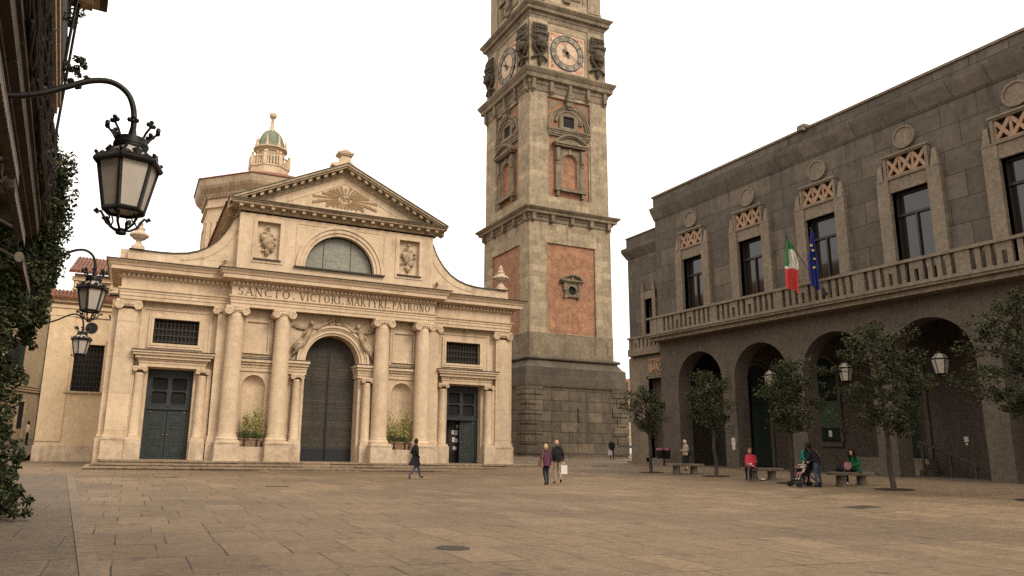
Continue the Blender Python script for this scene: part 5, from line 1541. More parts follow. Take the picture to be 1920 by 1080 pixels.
    d = MB(TB); d.box(40.35, 42.3, .55, 1.0, -XW - .5, -XW + .1); d.box(40.1, 44.1, .3, .72, -XW, -XW + .35); d.build('door_step', M['granite'], office)
    b = MB(TB)
    b.box(40.1, 43.6, 8.0, 8.5, -XW, -XW + .45); b.box(40.1, 43.6, 9.2, 9.34, -XW + .2, -XW + .48)
    for q in range(8): b.box(40.2 + q * .43, 40.2 + q * .43 + .27, 8.5, 9.2, -XW + .25, -XW + .42)
    for q in (1, 5): b.box(40.2 + q * .43 + .2, 40.2 + q * .43 + .6, 8.9, 9.2, -XW + .25, -XW + .415)
    b.build('wing_balcony', M['granite'], office)
    p = MB(TB); rnd = random.Random(6)
    p.box(40.3, 41.75, 6.72, 7.72, -XW + .09, -XW + .14)
    for q in range(40):
        uu, vv = rnd.uniform(40.45, 41.6), rnd.uniform(6.85, 7.6)
        p.ball(TB(uu, vv, -XW + .14), rnd.uniform(.04, .1), 6, 4, 0, raw=True)
    for uu in (40.65, 41.3): p.tube([TB(uu, 6.85, -XW + .15), TB(uu + .05, 7.3, -XW + .18)], [.1, .08], 6); p.ball(TB(uu + .05, 7.45, -XW + .18), .1, 8, 6, 0, raw=True)
    p.build('carved_plaque', M['lattice'], office)
office_build()

# notices taped to the first pier
nt_ = MB(TB); nt_.box(33.72, 33.98, 1.9, 2.32, .004, .012, 0); nt_.box(33.74, 33.95, 1.66, 1.86, .004, .012, 0)
for k in range(5): nt_.box(33.76, 33.94, 1.98 + k * .06, 2.005 + k * .06, .012, .013, 1)
for k in range(2): nt_.box(33.77, 33.92, 1.72 + k * .06, 1.74 + k * .06, .012, .013, 1)
o_ = nt_.build('pier_notice', [M['paper'], M['ink']]); tag(o_, 'white printed notices taped to the stone pier behind the red coat', 'notice')
# ------------------------------------------------------------------ pavement strip on the left
PV = []
def strip_sheet(name, pts, z, m, thick=.03):
    mb = MB(ident)
    n = len(pts)
    i = mb.raw([(x, y, z) for x, y in pts] + [(x, y, z - thick - .05) for x, y in pts])
    mb.face(range(i, i + n))
    for k in range(n): mb.face((i + k, i + (k + 1) % n, i + n + (k + 1) % n, i + n + k))
    tag(mb.build(name, m), kind='structure')
LT = lambda t, y: (t - .0735 * y, y)
strip_sheet('pavement', [LT(-5, -5), LT(.36, -5), LT(.36, 33), LT(.0, 34.2), LT(-5, 34.6)], .012, M['pave'])
strip_sheet('kerb', [LT(.372, -5), LT(.60, -5), LT(.62, 33.0), LT(.4, 34.0), LT(.372, 33)], .022, M['kerb'])
# street rising behind the church's flank
mb = MB(ident)
i = mb.raw([(-16, 47, .004), (-5.5, 47, .004), (-5.5, 64, 1.02), (-16, 64, 1.02), (-5.5, 90, 1.6), (-16, 90, 1.6)])
mb.face((i, i + 1, i + 2, i + 3)); mb.face((i + 3, i + 2, i + 4, i + 5))
tag(mb.build('street', M['pave']), kind='structure')

# ------------------------------------------------------------------ side building (chapel flank) left of the facade
TS = lambda u, v, w: (u, 52 - w, v)
side = empty('chapel', (-3.2, 52, 0), 'ochre plastered chapel wing with one tall dark window, left of the church front', 'building')
b = MB(TS)
b.wall(-5.25, -1.0, 0, 10.2, -8, 0, [(-3.66, -1.95, 4.3, 7.28)])
b.box(-5.25, -3.85, 1.2, 9.6, 0, .06); b.box(-3.85, -1.0, 7.5, 7.62, 0, .05); b.box(-3.8, -1.9, 7.28, 7.5, 0, .07)
b.box(-5.3, -1.0, 9.0, 9.15, 0, .1); b.box(-5.3, -1.0, 9.5, 9.7, 0, .14); b.box(-5.4, -1.0, 9.85, 10.05, -2, .3)
b.build('chapel_wall', M['side'], side)
p = MB(TS); p.box(-5.32, -1.0, 0, .95, -.2, .1); p.build('plinth', M['marble'], side)
p = MB(TS); p.box(-4.0, -1.85, 4.18, 4.3, -.2, .16); wi = p.build('window_sill', M['cornice'], side)
p = MB(TS); p.box(-3.7, -1.9, 4.3, 7.3, -.4, -.35)
for k in range(9): p.box(-3.6 + k * .2, -3.58 + k * .2, 4.3, 7.28, -.2, -.17, 1)
for k in range(8): p.box(-3.66, -1.95, 4.6 + k * .35, 4.62 + k * .35, -.2, -.17, 1)
p.build('barred_window', [M['dark'], M['grille']], side)
p = MB(TS); p.disc(-2.85, 8.35, .36, .0, .04, 24); p.build('round_opening', M['dark'], side)
p = MB(TS); p.box(-4.3, -.9, 10.1, 12.0, -6, -.9); p.box(-4.35, -.9, 10.9, 11.0, -1, -.8); p.box(-4.4, -.9, 11.5, 11.75, -1, -.7)
for k in range(5): p.box(-4.2 + k * .7, -4.0 + k * .7, 11.1, 11.45, -.9, -.76)
p.build('upper_wall', M['side'], side)
r = MB(ident)
def slope(x0, x1, y0, z0, y1, z1, ov=.0):
    i = r.raw([(x0, y0, z0), (x1, y0, z0), (x1, y1, z1), (x0, y1, z1), (x0, y0, z0 - .13), (x1, y0, z0 - .13), (x0, y1, z1 - .13), (x1, y1, z1 - .13)])
    for f in ((0, 1, 2, 3), (0, 1, 5, 4), (0, 3, 6, 4), (1, 2, 7, 5)): r.face([i + q for q in f])
    n = int((x1 - x0) / .22)
    for k in range(n):
        xx = x0 + .11 + k * .22
        r.tube([(xx, y0 - .04, z0 + .0), (xx, y1, z1 + .0)], .085, 6)
slope(-5.6, -.9, 51.5, 10.15, 53, 10.8)
slope(-4.6, -.9, 52.3, 12.05, 58, 14.2)
r.build('roof', M['tile'], side)
# dark bracket lamp arm on the chapel
k = MB(TS); k.tube([TS(-1.1, 10.6, .5), TS(-2.0, 10.45, .7)], .07, 6); k.tube([TS(-1.15, 8.0, .2), TS(-1.6, 8.6, .4), TS(-1.9, 9.2, .6)], .05, 6); k.tube([TS(-1.5, 10.9, .4), TS(-1.5, 10.4, .55)], .03, 6)
k.build('iron_bracket', M['iron'], side)

# house closing the street far left
hs = empty('shuttered_house', (-9, 72, 1), 'cream street house with a green shuttered window, far left', 'house')
A_, B_ = Vector((-12.5, 60)), Vector((-7.35, 73))
dv = (B_ - A_).normalized(); nv = Vector((dv.y, -dv.x)); LH = (B_ - A_).length
TH = lambda u, v, w: (A_.x + dv.x * u + nv.x * w, A_.y + dv.y * u + nv.y * w, v)
b = MB(TH); b.wall(0, LH, .5, 14.0, -6, 0, []); b.box(0, LH, 5.05, 5.2, 0, .12); b.box(0, LH, 5.25, 5.4, 0, .16); b.box(0, LH, 5.45, 5.55, 0, .2); b.box(0, LH, .5, 2.0, 0, .05); b.box(-.3, LH + .3, 13.8, 14.0, -6, .5)
b.build('house_wall', M['house'], hs)
for uu, z in ((9.2, 7.2), (5.5, 7.2)):
    f = MB(TH); f.box(uu - .55, uu + .55, z, z + 2.0, .01, .03); f.build('window', M['dark'], hs)
    for s in (-1, 1):
        f = MB(TH); a, c = sorted((uu + s * .55, uu + s * 1.2)); f.box(a, c, z - .05, z + 2.05, .02, .1)
        for q in range(12): f.box(a + .05, c - .05, z + .05 + q * .165, z + .12 + q * .165, .1, .13)
        f.build('shutter', M['shutter'], hs)
f = MB(TH); f.box(10.6, 11.5, .6, 4.2, .005, .04); f.build('door', M['dark'], hs)
f = MB(TH); f.box(10.5, 11.6, 4.2, 4.4, .0, .1); f.box(10.4, 10.6, .6, 4.2, 0, .1); f.box(11.5, 11.7, .6, 4.2, 0, .1); f.build('door_surround', M['marble'], hs)
f = MB(TH); f.tube([TH(LH - .3, 1, .15), TH(LH - .3, 13.6, .15)], .07, 8); f.build('drainpipe', M['shutter'], hs)
f = MB(TH); i = f.pts([(-.6, 13.95, .8), (LH + .5, 13.95, .8), (LH + .5, 16.5, -4), (-.6, 16.5, -4)]); f.face(range(i, i + 4)); f.build('roof', M['tile'], hs)
b = MB(ident); b.T = lambda u, v, w: (u, 74 - w, v)
b.box(-7.6, -4.2, .5, 13.5, -6, 0); b.box(-7.6, -4.2, .5, 1.9, 0, .06)
o = b.build('end_house', M['pinkwall']); tag(o, 'plain grey-pink wall of the house closing the street behind the chapel', 'house')
o = MB(TH); o.disc(LH - .55, 5.3, .34, .5, .54, 20); o.disc(LH - .55, 6.0, .3, .5, .54, 20); o.tube([TH(LH - .55, 5.0, .48), TH(LH - .55, 6.3, .48)], .035, 6); o.tube([TH(LH - .55, 5.6, .0), TH(LH - .55, 5.6, .5)], .03, 6); o.prism([(LH - .9, 4.5), (LH - .4, 4.9), (LH - .45, 5.0), (LH - .95, 4.6)], .49, .52)
o = o.build('traffic_sign', M['black']); tag(o, 'two round road signs seen from behind on the corner of the cream house', 'traffic sign')

# ------------------------------------------------------------------ building that frames the left edge
AN = math.atan(.0735)
DX, DY = -math.sin(AN), math.cos(AN)
TLB = lambda u, v, w: (w * DY + u * DX, u * DY - w * DX, v)   # u along the street, w toward the square (measured from the line under the camera)
lb = empty('street_building', (-1.6, 5, 0), 'dark old house front with stone balconies and awnings along the left edge', 'building')
WL = -1.6
w_ = MB(TLB)
w_.wall(-8, 21, 0, 13.0, WL - 6, WL, [(a, a + 1.9, .0, 3.4) for a in (1.5, 6, 10.5, 15)] + [(a + .3, a + 1.5, 6.2, 8.9) for a in (1.5, 6, 10.5, 15, 18)] + [(a + .3, a + 1.5, 10.0, 12.3) for a in (6, 10.5, 15, 18)])
for a in (1.5, 6, 10.5, 15, 18): w_.box(a + .1, a + 1.7, 8.9, 9.1, WL, WL + .12)
w_.box(-8, 21, 9.3, 9.5, WL, WL + .16)
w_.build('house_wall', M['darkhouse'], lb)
for a in (1.5, 6, 10.5, 15):
    d = MB(TLB); d.box(a, a + 1.9, 0, 3.4, WL - .35, WL - .3); d.build('shop_door', M['glass'], lb)
for a in (1.5, 6, 10.5, 15, 18):
    d = MB(TLB); d.box(a + .3, a + 1.5, 6.2, 8.9, WL - .3, WL - .25); d.build('window', M['glass'], lb)
for a in (6, 10.5, 15, 18):
    d = MB(TLB); d.box(a + .3, a + 1.5, 10.0, 12.3, WL - .3, WL - .25); d.build('window', M['glass'], lb)
# first balcony: long slabs on corbels, seen from below
for a, c in ((2.0, 8.1), (8.14, 11.4), (11.44, 15.6)):
    b = MB(TLB)
    b.box(a, c, 5.3, 5.52, WL, -.83); b.box(a, c, 5.52, 5.62, WL, -.79); b.box(a, c, 5.22, 5.3, WL, -.92)
    bal = b.build('stone_balcony', M['oldstone'], lb)
    for q in (a + .5, (a + c) / 2, c - .4):
        b = MB(TLB)
        b.prism([(q - .13, 5.22), (q + .13, 5.22), (q + .13, 4.95), (q - .13, 4.95)], WL, -1.1); b.prism([(q - .13, 4.95), (q + .13, 4.95), (q + .13, 4.65), (q - .13, 4.65)], WL, -1.3)
        b.build('corbel', M['oldstone'], bal)
# iron railing smothered by old vine stems
RT = lambda z: -.80 + (z - 5.62) * .06
r = MB(TLB)
for z in (5.74, 6.6): r.tube([TLB(2, z, RT(z)), TLB(15.5, z, RT(z))], .025, 6)
for k in range(110):
    u = 2 + k * 13.5 / 110
    r.tube([TLB(u, 5.62, RT(5.62)), TLB(u, 6.62, RT(6.62))], .014, 5)
rl = r.build('railing', M['iron'], lb)
v = MB(TLB); rnd = random.Random(21)
for k in range(520):
    u = rnd.uniform(2, 15); l = rnd.uniform(.8, 2.6)
    z0 = rnd.uniform(5.62, 6.4); z1 = min(6.8, max(5.6, z0 + rnd.uniform(-.3, .5)))
    f = lambda z: RT(z) + .02
    v.tube([TLB(u, z0, f(z0) + rnd.uniform(-.04, .07)), TLB(u + l * .5, (z0 + z1) / 2 + rnd.uniform(-.1, .1), f((z0 + z1) / 2) + rnd.uniform(-.03, .08)), TLB(u + l, z1, f(z1) + rnd.uniform(-.04, .07))], rnd.uniform(.012, .034), 5)
v.build('vine_stems', M['vinewood'], rl)
# upper balcony end: stone console, iron frame, eave corner
c = MB(TLB)
c.box(13.6, 20.0, 9.55, 9.75, WL, -1.02); c.box(13.6, 20.05, 9.75, 9.9, WL, -.97)
c.box(19.3, 20.0, 9.0, 9.55, WL, -1.1); c.box(19.35, 19.95, 8.4, 9.0, WL, -1.25); c.box(19.2, 20.0, 10.6, 12.2, WL, -1.08); c.box(19.1, 20.05, 12.0, 12.2, WL, -1.0); c.box(19.1, 20.05, 10.45, 10.6, WL, -1.02)
c2 = c.build('upper_balcony', M['house'], lb)
r = MB(TLB)
for z in (10.1, 11.1): r.tube([TLB(13.7, z, -.99), TLB(20.1, z, -.99)], .03, 6)
for k in range(46):
    u = 13.7 + k * .14; r.tube([TLB(u, 9.85, -.99), TLB(u, 11.1, -.99)], .014, 5)
r.tube([TLB(20.1, 8.6, -1.0), TLB(20.1, 12.9, -.86)], .04, 6); r.tube([TLB(18.9, 9.85, -.97), TLB(18.9, 13.0, -.86)], .04, 6)
for z in (11.9, 12.3, 12.85): r.tube([TLB(18.9, z, -.9), TLB(20.1, z, -.9)], .025, 6)
r.build('iron_frame', M['iron'], c2)
e = MB(TLB)
e.box(-8, 20.2, 12.3, 12.5, WL, -1.3); e.box(-8, 20.4, 12.5, 12.75, WL, -1.1)
for k in range(12): e.box(19.9 - k * 1.6, 20.3 - k * 1.6, 12.75, 13.0, WL, -.55)
e.box(-8, 20.6, 13.0, 13.15, WL, -.4)
e.build('eave_cornice', M['house'], lb)
e = MB(TLB); e.box(-8, 20.9, 13.15, 13.35, WL - 6, -.2); e.build('eave_board', M['oldstone'], lb)
e = MB(TLB); i = e.pts([(-8, 13.35, -.2), (20.9, 13.35, -.2), (20.9, 15.8, -5), (-8, 15.8, -5)]); e.face(range(i, i + 4)); e.build('roof', M['tile'], lb)

# rolled awnings under the balcony: a cassette with a fold-out arm, one after the other
def awning(u0, u1, w0, z0, label):
    root = empty('awning', TLB((u0 + u1) / 2, z0, w0), label, 'awning', 'rolled awnings along the left house')
    a = MB(TLB)
    P = [(w0 + .07 * math.cos(q * PI / 5), z0 + .085 * math.sin(q * PI / 5)) for q in range(10)]
    i = a.pts([(u0, z, w) for w, z in P] + [(u1, z, w) for w, z in P])
    for q in range(10): a.face((i + q, i + (q + 1) % 10, i + 10 + (q + 1) % 10, i + 10 + q), 0, True)
    a.face(range(i, i + 10)); a.face(range(i + 10, i + 20))
    a.build('cassette', M['wood'], root)
    s = MB(TLB); n = int((u1 - u0) / .12)
    for q in range(n):
        uu = u0 + q * (u1 - u0) / n; d = (u1 - u0) / n
        s.poly([(uu, z0 - .05, w0 + .068), (uu + d, z0 - .05, w0 + .068), (uu + d, z0 - .14, w0 + .075), (uu + d / 2, z0 - .18, w0 + .078), (uu, z0 - .14, w0 + .075)], q % 2)
    s.build('valance', [M['wood'], M['redorn']] if u0 > 14 else M['wood'], root)
    for uu in (u0 + .25, u1 - .25):
        r = MB(TLB); r.tube([TLB(uu, z0, w0), TLB(uu, z0 + .14, w0 - .3), TLB(uu, z0 + .12, WL)], .025, 6); r.build('arm', M['oldstone'], root)
awning(2.5, 9.3, -.83, 4.5, 'rolled grey awning nearest the camera under the stone balcony')
awning(9.4, 12.0, -.86, 4.42, 'rolled grey awning in the middle of the left house front')
awning(13.2, 17.6, -.92, 4.35, 'farthest rolled awning with a red and white scalloped edge, among the ivy')

# ------------------------------------------------------------------ leaves
def leaf_quads(mb, cen, rad, n, size, rnd, mats, droop=.3, sc=(1, 1, 1)):
    for _ in range(n):
        while True:
            p = Vector((rnd.uniform(-1, 1), rnd.uniform(-1, 1), rnd.uniform(-1, 1)))
            if p.length < 1: break
        c = Vector(cen) + Vector((p.x * rad * sc[0], p.y * rad * sc[1], p.z * rad * sc[2]))
        s = size * rnd.uniform(.6, 1.35)
        a = Vector((rnd.gauss(0, 1), rnd.gauss(0, 1), rnd.gauss(0, .7) - droop)).normalized()
        b = a.cross(Vector((rnd.gauss(0, 1), rnd.gauss(0, 1), rnd.gauss(0, 1)))).normalized()
        m = rnd.choice(mats)
        h = a.cross(b) * s * .12
        i = mb.raw([c - a * s * .5, c + b * s * .27 + h, c + a * s * .5, c - b * s * .27 + h])
        mb.face((i, i + 1, i + 2), m); mb.face((i, i + 2, i + 3), m)

def ivy(name, label, clumps, seed, size=.1, dens=1., stems=()):
    rnd = random.Random(seed)
    root = empty(name, TLB(clumps[0][0], 0, clumps[0][2]), label, 'climbing plant')
    mb = MB()
    for (u, z, w, r, n) in clumps:
        c = TLB(u, z, w)
        for q in range(max(1, int(n * dens / 45))):
            d = Vector((rnd.gauss(0, .5), rnd.gauss(0, .5), rnd.gauss(0, .5))) * r
            leaf_quads(mb, Vector(c) + d, r * .42, 45, size, rnd, [0, 0, 0, 0, 1])
    mb.build('foliage', [M['ivyA'], M['ivyB']], root)
    st = MB()
    for P in stems: st.tube([TLB(*p) for p in P], [.05 - .03 * k / (len(P) - 1) for k in range(len(P))], 6)
    if stems: st.build('stem', M['trunk'], root)

cl = []
rnd = random.Random(77)
# the big curtain that hangs down the corner beyond the first lantern
for k in range(26):
    z = 4.0 + 3.5 * k / 25
    f = math.sin(PI * min(1, max(0, (z - 3.6) / 4.6))) ** .6
    for q in range(2):
        cl.append((17.3 + rnd.uniform(-.9, .9), z, -1.25 + f * .46 + rnd.uniform(-.12, .06), .40, 330))
    cl.append((16.8 + rnd.uniform(-.8, .8), z, -1.25 + rnd.uniform(-.1, .1), .45, 300))
for k in range(16): cl.append((rnd.uniform(13.8, 17), rnd.uniform(2.6, 4.6), rnd.uniform(-1.5, -1.05), .42, 260))
for k in range(6): cl.append((rnd.uniform(17.2, 18.2), rnd.uniform(3.4, 4.0), rnd.uniform(-1.0, -.75), .25, 90))
ivy('ivy_curtain', 'tall dark ivy curtain hanging on the house corner behind the nearest lantern', cl, 31, .10, 1.25, [[(16.4, 0, WL + .1), (16.2, 2.5, WL + .12), (16.6, 5.5, WL + .2), (16.4, 7, WL + .3)]])
cl = []
for k in range(34): cl.append((15.4 + rnd.uniform(-1.6, 2.6), .25 + rnd.random() ** 1.3 * 3.2, WL + .28 + rnd.uniform(-.1, .3), .36, 250))
for k in range(16):
    z = rnd.uniform(.1, 1.1); cl.append((16.8 + rnd.uniform(-.8, .8), z, WL + .95 - .35 * z + rnd.uniform(-.15, .15), .26, 170))
ivy('ivy_bush', 'ragged ivy bush at the foot of the left wall spilling on to the pavement', cl, 32, .10, 1., [[(16.2, 0, WL + .2), (16.0, 1.4, WL + .2), (16.4, 2.8, WL + .2)]])
cl = []
for k in range(34): cl.append((rnd.uniform(15.0, 20.2), rnd.uniform(10.0, 12.3), -1.15 + rnd.uniform(-.25, .15), .34, 170))
for k in range(6): cl.append((rnd.uniform(19.8, 20.6), rnd.uniform(10.3, 11.2), -.75 + rnd.uniform(-.1, .15), .22, 100))
for k in range(12): cl.append((rnd.uniform(18.6, 19.8), rnd.uniform(7.3, 8.9), -1.15 + rnd.uniform(-.15, .15), .22, 100))
ivy('ivy_tangle', 'ivy tangled through the upper iron railing, hanging past its end', cl, 33, .11, .9, [[(14.5, 9.9, -1.2), (17, 10.7, -1.15), (20, 11.6, -1.1)]])

# ------------------------------------------------------------------ street lanterns on swan-neck brackets
def make_lantern(root, milk, arm=True):
    """six-sided crowned lantern, base point at its finial; 1.2 m high"""
    n = 6
    ring = lambda r, z, a0=.28: [(r * math.cos(a0 + k * 2 * PI / n), r * math.sin(a0 + k * 2 * PI / n), z) for k in range(n)]
    zb, zt, zr = .27, .80, 1.0
    rb, rt, rr = .205, .315, .15
    B, T_, R_ = ring(rb, zb), ring(rt, zt), ring(rr, zr)
    L = wloc(root)
    def P(p): return (p[0] * .92 + L.x, p[1] * .92 + L.y, p[2] * .92 + L.z)
    f = MB(ident)
    for k in range(n):
        j = (k + 1) % n
        f.tube([P(B[k]), P(T_[k])], .022, 6); f.tube([P(T_[k]), P(R_[k])], .016, 6)
        f.tube([P(B[k]), P(B[j])], .026, 6)
    rim = ring(rt + .03, zt)
    for k in range(n):
        j = (k + 1) % n
        f.tube([P(rim[k]), P(rim[j])], .03, 6); f.tube([P((rim[k][0] * .97, rim[k][1] * .97, zt + .035)), P((rim[j][0] * .97, rim[j][1] * .97, zt + .035))], .02, 6)
    fr = f.build('lantern_frame', M['iron'], root)
    g = MB(ident)
    for k in range(n):
        j = (k + 1) % n
        i = g.raw([P(B[k]), P(B[j]), P(T_[j]), P(T_[k])]); g.face(range(i, i + 4))
        i = g.raw([P(T_[k]), P(T_[j]), P(R_[j]), P(R_[k])]); g.face(range(i, i + 4))
    i = g.raw([P(p) for p in B]); g.face(range(i, i + n))
    g.build('glass', milk, root)
    c = MB(lambda u, v, w: P((u, w, v)))
    c.lathe([(.17, .99), (.185, 1.01), (.185, 1.04), (.165, 1.06), (.175, 1.09), (.165, 1.1)], 0, 0, 16)
    for k in range(8):
        a = 2 * PI * k / 8
        q = lambda r, z: P((r * math.cos(a), r * math.sin(a), z))
        c.tube([q(.16, 1.08), q(.2, 1.15), q(.25, 1.2)], .013, 5)
        for da, dz in ((0, .055), (-.14, .02), (.14, .02), (0, .01)):
            c.ball(P((.262 * math.cos(a + da), .262 * math.sin(a + da), 1.205 + dz)), .026, 6, 5, 0, raw=True)
    # shells on the eaves
    for k in range(n):
        j = (k + 1) % n
        mx_, my = (rim[k][0] + rim[j][0]) / 2 * .95, (rim[k][1] + rim[j][1]) / 2 * .95
        t = Vector((rim[j][0] - rim[k][0], rim[j][1] - rim[k][1])).normalized()
        for e in range(-3, 4):
            c.tube([P((mx_, my, zt + .04)), P((mx_ + t.x * e * .018, my + t.y * e * .018, zt + .13 - abs(e) * .012))], .012, 5)
        for s in (-1, 1):
            c.tube([P((mx_ + t.x * s * .05, my + t.y * s * .05, zt + .05)), P((mx_ + t.x * s * .1, my + t.y * s * .1, zt + .075)), P((mx_ + t.x * s * .16, my + t.y * s * .16, zt + .045))], .009, 5)
        c.ball(P((rim[k][0], rim[k][1], zt + .07)), .022, 6, 5, 0, (1, 1, 1), raw=True)
    c.build('crown', M['iron'], root)
    b = MB(ident)
    for k in range(n):
        a = .28 + 2 * PI * k / n
        q = lambda r, z: P((r * math.cos(a), r * math.sin(a), z))
        b.tube([q(.26, .24), q(.285, .215), q(.262, .2), q(.225, .225), q(.19, .17), q(.16, .11), q(.08, .06), q(.02, .055)], [.02, .02, .018, .016, .014, .014, .013, .012], 5)
        b.tube([q(.16, .24), q(.13, .17), q(.16, .11)], .009, 5)
    b.T = lambda u, v, w: P((u, w, v))
    b.lathe([(.01, 0), (.05, .01), (.06, .03), (.03, .045), (.035, .07), (.02, .08)], 0, 0, 10)
    b.build('scroll_basket', M['iron'], root)

def street_lantern(u, z, label, t_=.25):
    root = empty('street_lantern', TLB(u, z, t_), label, 'street lamp', 'crowned lanterns along the left house')
    L = wloc(root)
    make_lantern(root, M['milk'])
    a = MB(ident)
    du = Vector((DX, DY, 0)); dw = Vector((DY, -DX, 0))
    q = lambda w, zz, uu=0: tuple(L + dw * w + du * uu + Vector((0, 0, zz)))
    P = [Vector(p) for p in (q(0, 1.0), q(0, 1.2), q(-.025, 1.37), q(-.1, 1.51), q(-.25, 1.585), q(-.44, 1.55), q(-.65, 1.43), q(-.86, 1.31), q(-1.08, 1.23), q(-1.34, 1.2), q(-1.9, 1.24))]
    S = []
    for k in range(len(P) - 1):   # smooth curve through the points
        p0, p1, p2, p3 = P[max(0, k - 1)], P[k], P[k + 1], P[min(len(P) - 1, k + 2)]
        for e in range(4):
            t = e / 4
            S.append(.5 * ((2 * p1) + (p2 - p0) * t + (2 * p0 - 5 * p1 + 4 * p2 - p3) * t * t + (3 * p1 - p0 - 3 * p2 + p3) * t ** 3))
    S.append(P[-1])
    a.tube(S, .03, 8)
    a.tube([q(-1.8, .85), q(-1.6, .95), q(-1.35, 1.15)], .02, 6)
    a.tube([q(0, .95), q(0, 1.14)], [.065, .03], 8)
    a.build('bracket', M['iron'], root)
street_lantern(7.75, 3.55, 'nearest and largest crowned lantern on its swan-neck arm', .30)
street_lantern(17.6, 4.0, 'middle crowned lantern hanging in front of the chapel roof')
street_lantern(27.48, 4.0, 'smallest and farthest crowned lantern, in front of the tall chapel window')
# ------------------------------------------------------------------ trees on the square
def tree(x, y, h, crown, seed, label, lean=(0, 0), leaves=2600, gap=.35):
    """crown = (z0, z1, rx, ry): an open crown of leaf clusters round real limbs"""
    rnd = random.Random(seed)
    z0 = gz(x)
    root = empty('street_tree', (x, y, z0), label, 'tree', 'young trees beside the arcade')
    cz0, cz1, rx, ry = crown
    t = MB(ident)
    top = Vector((lean[0], lean[1], h * .93))
    axis = [Vector((0, 0, -.1))]
    for k in range(1, 8):
        f = k / 7
        axis.append(Vector((lean[0] * f ** 1.3 + rnd.gauss(0, .035), lean[1] * f ** 1.3 + rnd.gauss(0, .035), h * .93 * f)))
    Wd = lambda p: (p.x + x, p.y + y, p.z + z0)
    t.tube([Wd(p) for p in axis], [.095, .085, .075, .068, .055, .04, .028, .015], 9)
    def on_axis(z):
        f = max(0, min(.999, z / (h * .93))) * 7; i = int(f); return axis[i].lerp(axis[i + 1], f - i)
    tips = []
    nb = 26
    for k in range(nb):
        zz = cz0 + (cz1 - cz0) * (k + rnd.random()) / nb * .92
        b = on_axis(zz - .25)
        a = k * 2.4 + rnd.uniform(-.5, .5)
        rel = (zz - cz0) / (cz1 - cz0)
        prof = max(.3, math.sin(PI * min(1, .12 + rel * .86)) ** .75)
        l = prof * (rnd.uniform(.6, 1.0) if k % 7 else 1.06)
        e = Vector((b.x + math.cos(a) * rx * l, b.y + math.sin(a) * ry * l, zz + rnd.uniform(-.1, .35)))
        m_ = b.lerp(e, .5) + Vector((rnd.gauss(0, .06), rnd.gauss(0, .06), rnd.uniform(-.02, .16)))
        t.tube([Wd(b), Wd(m_), Wd(e)], [.034, .022, .009], 5)
        tips += [e, m_.lerp(e, .45), m_]
        for q in range(3):
            s = m_.lerp(e, rnd.random()) ; e2 = s + Vector((rnd.gauss(0, .3) * rx, rnd.gauss(0, .3) * ry, rnd.uniform(-.15, .25)))
            t.tube([Wd(s), Wd(e2)], [.01, .004], 4); tips.append(e2)
    t.build('trunk', M['trunk'], root)
    c = MB(ident)
    tips.append(top + Vector((0, 0, .1)))
    rnd.shuffle(tips)
    tips = tips[:int(len(tips) * (1 - gap))]
    n = max(8, leaves // len(tips))
    for p in tips:
        leaf_quads(c, Wd(p), rnd.uniform(.16, .42), n, .115, rnd, [0, 0, 0, 1], .4, (1, 1, .85))
    c.build('crown', [M['leafA'], M['leafB']], root)
    d = MB(ident); rr = .62
    N = 20
    i = d.raw([(x, y, gz(x) + .012)] + [(x + rr * math.cos(2 * PI * k / N), y + rr * math.sin(2 * PI * k / N), gz(x + rr * math.cos(2 * PI * k / N)) + .012) for k in range(N)])
    for k in range(N): d.face((i, i + 1 + k, i + 1 + (k + 1) % N))
    d.build('soil_ring', M['oldsoil'], root)
M['oldsoil'] = mat_plain('damp_soil', (.035, .025, .018), .95, 0, .5, 8, .1, .6)
tree(24.69, 31.46, 4.15, (2.0, 4.2, .95, .95), 5, 'smallest thin-crowned street tree, leaning, closest to the bell tower', (-.25, 0), 3600, .32)
tree(25.06, 27.3, 4.75, (2.1, 4.7, 1.15, 1.1), 6, 'street tree in front of the first arch with sprigs sticking out', (-.15, 0), 4400, .28)
tree(24.34, 22.32, 4.7, (2.1, 4.75, 1.05, 1.05), 7, 'dense round-crowned street tree behind the woman with the pushchair', (.2, 0), 5000, .24)
tree(24.61, 18.27, 5.75, (2.1, 5.75, 1.45, 1.4), 8, 'tall broad street tree with a leaning trunk right of the last bench', (-.35, 0), 7800, .25)
tree(24.35, 13.6, 6.2, (2.3, 6.25, 1.6, 1.5), 9, 'largest street tree, cut off by the right edge', (.3, 0), 7000, .28)

# ------------------------------------------------------------------ benches, bin, manholes
def bench(x, y, L, label, rz=0.):
    root = empty('stone_bench', (x, y, gz(x)), label, 'bench', 'stone benches between the trees')
    T = lambda u, v, w: (x + u, y + w, gz(x) + v)
    s = MB(T); s.taper(-L / 2, L / 2, .38, .45, -.25, .25, 0, 0); s.taper(-L / 2, L / 2, .45, .50, -.25, .25, .03, .03); s.build('seat', M['benchstone'], root)
    for e in (-1, 1):
        l = MB(T); l.lathe([(.17, -.1), (.19, .05), (.17, .12), (.165, .36), (.19, .378)], e * L * .27, 0, 14); l.build('leg', M['benchstone'], root)
    return root
bench(25.05, 29.35, 1.95, 'empty stone bench in front of the standing old lady')
bench(24.75, 24.25, 1.9, 'stone bench with the woman in red sitting on its left end')
bench(24.95, 20.2, 1.95, 'stone bench with the girl in green sitting on it')

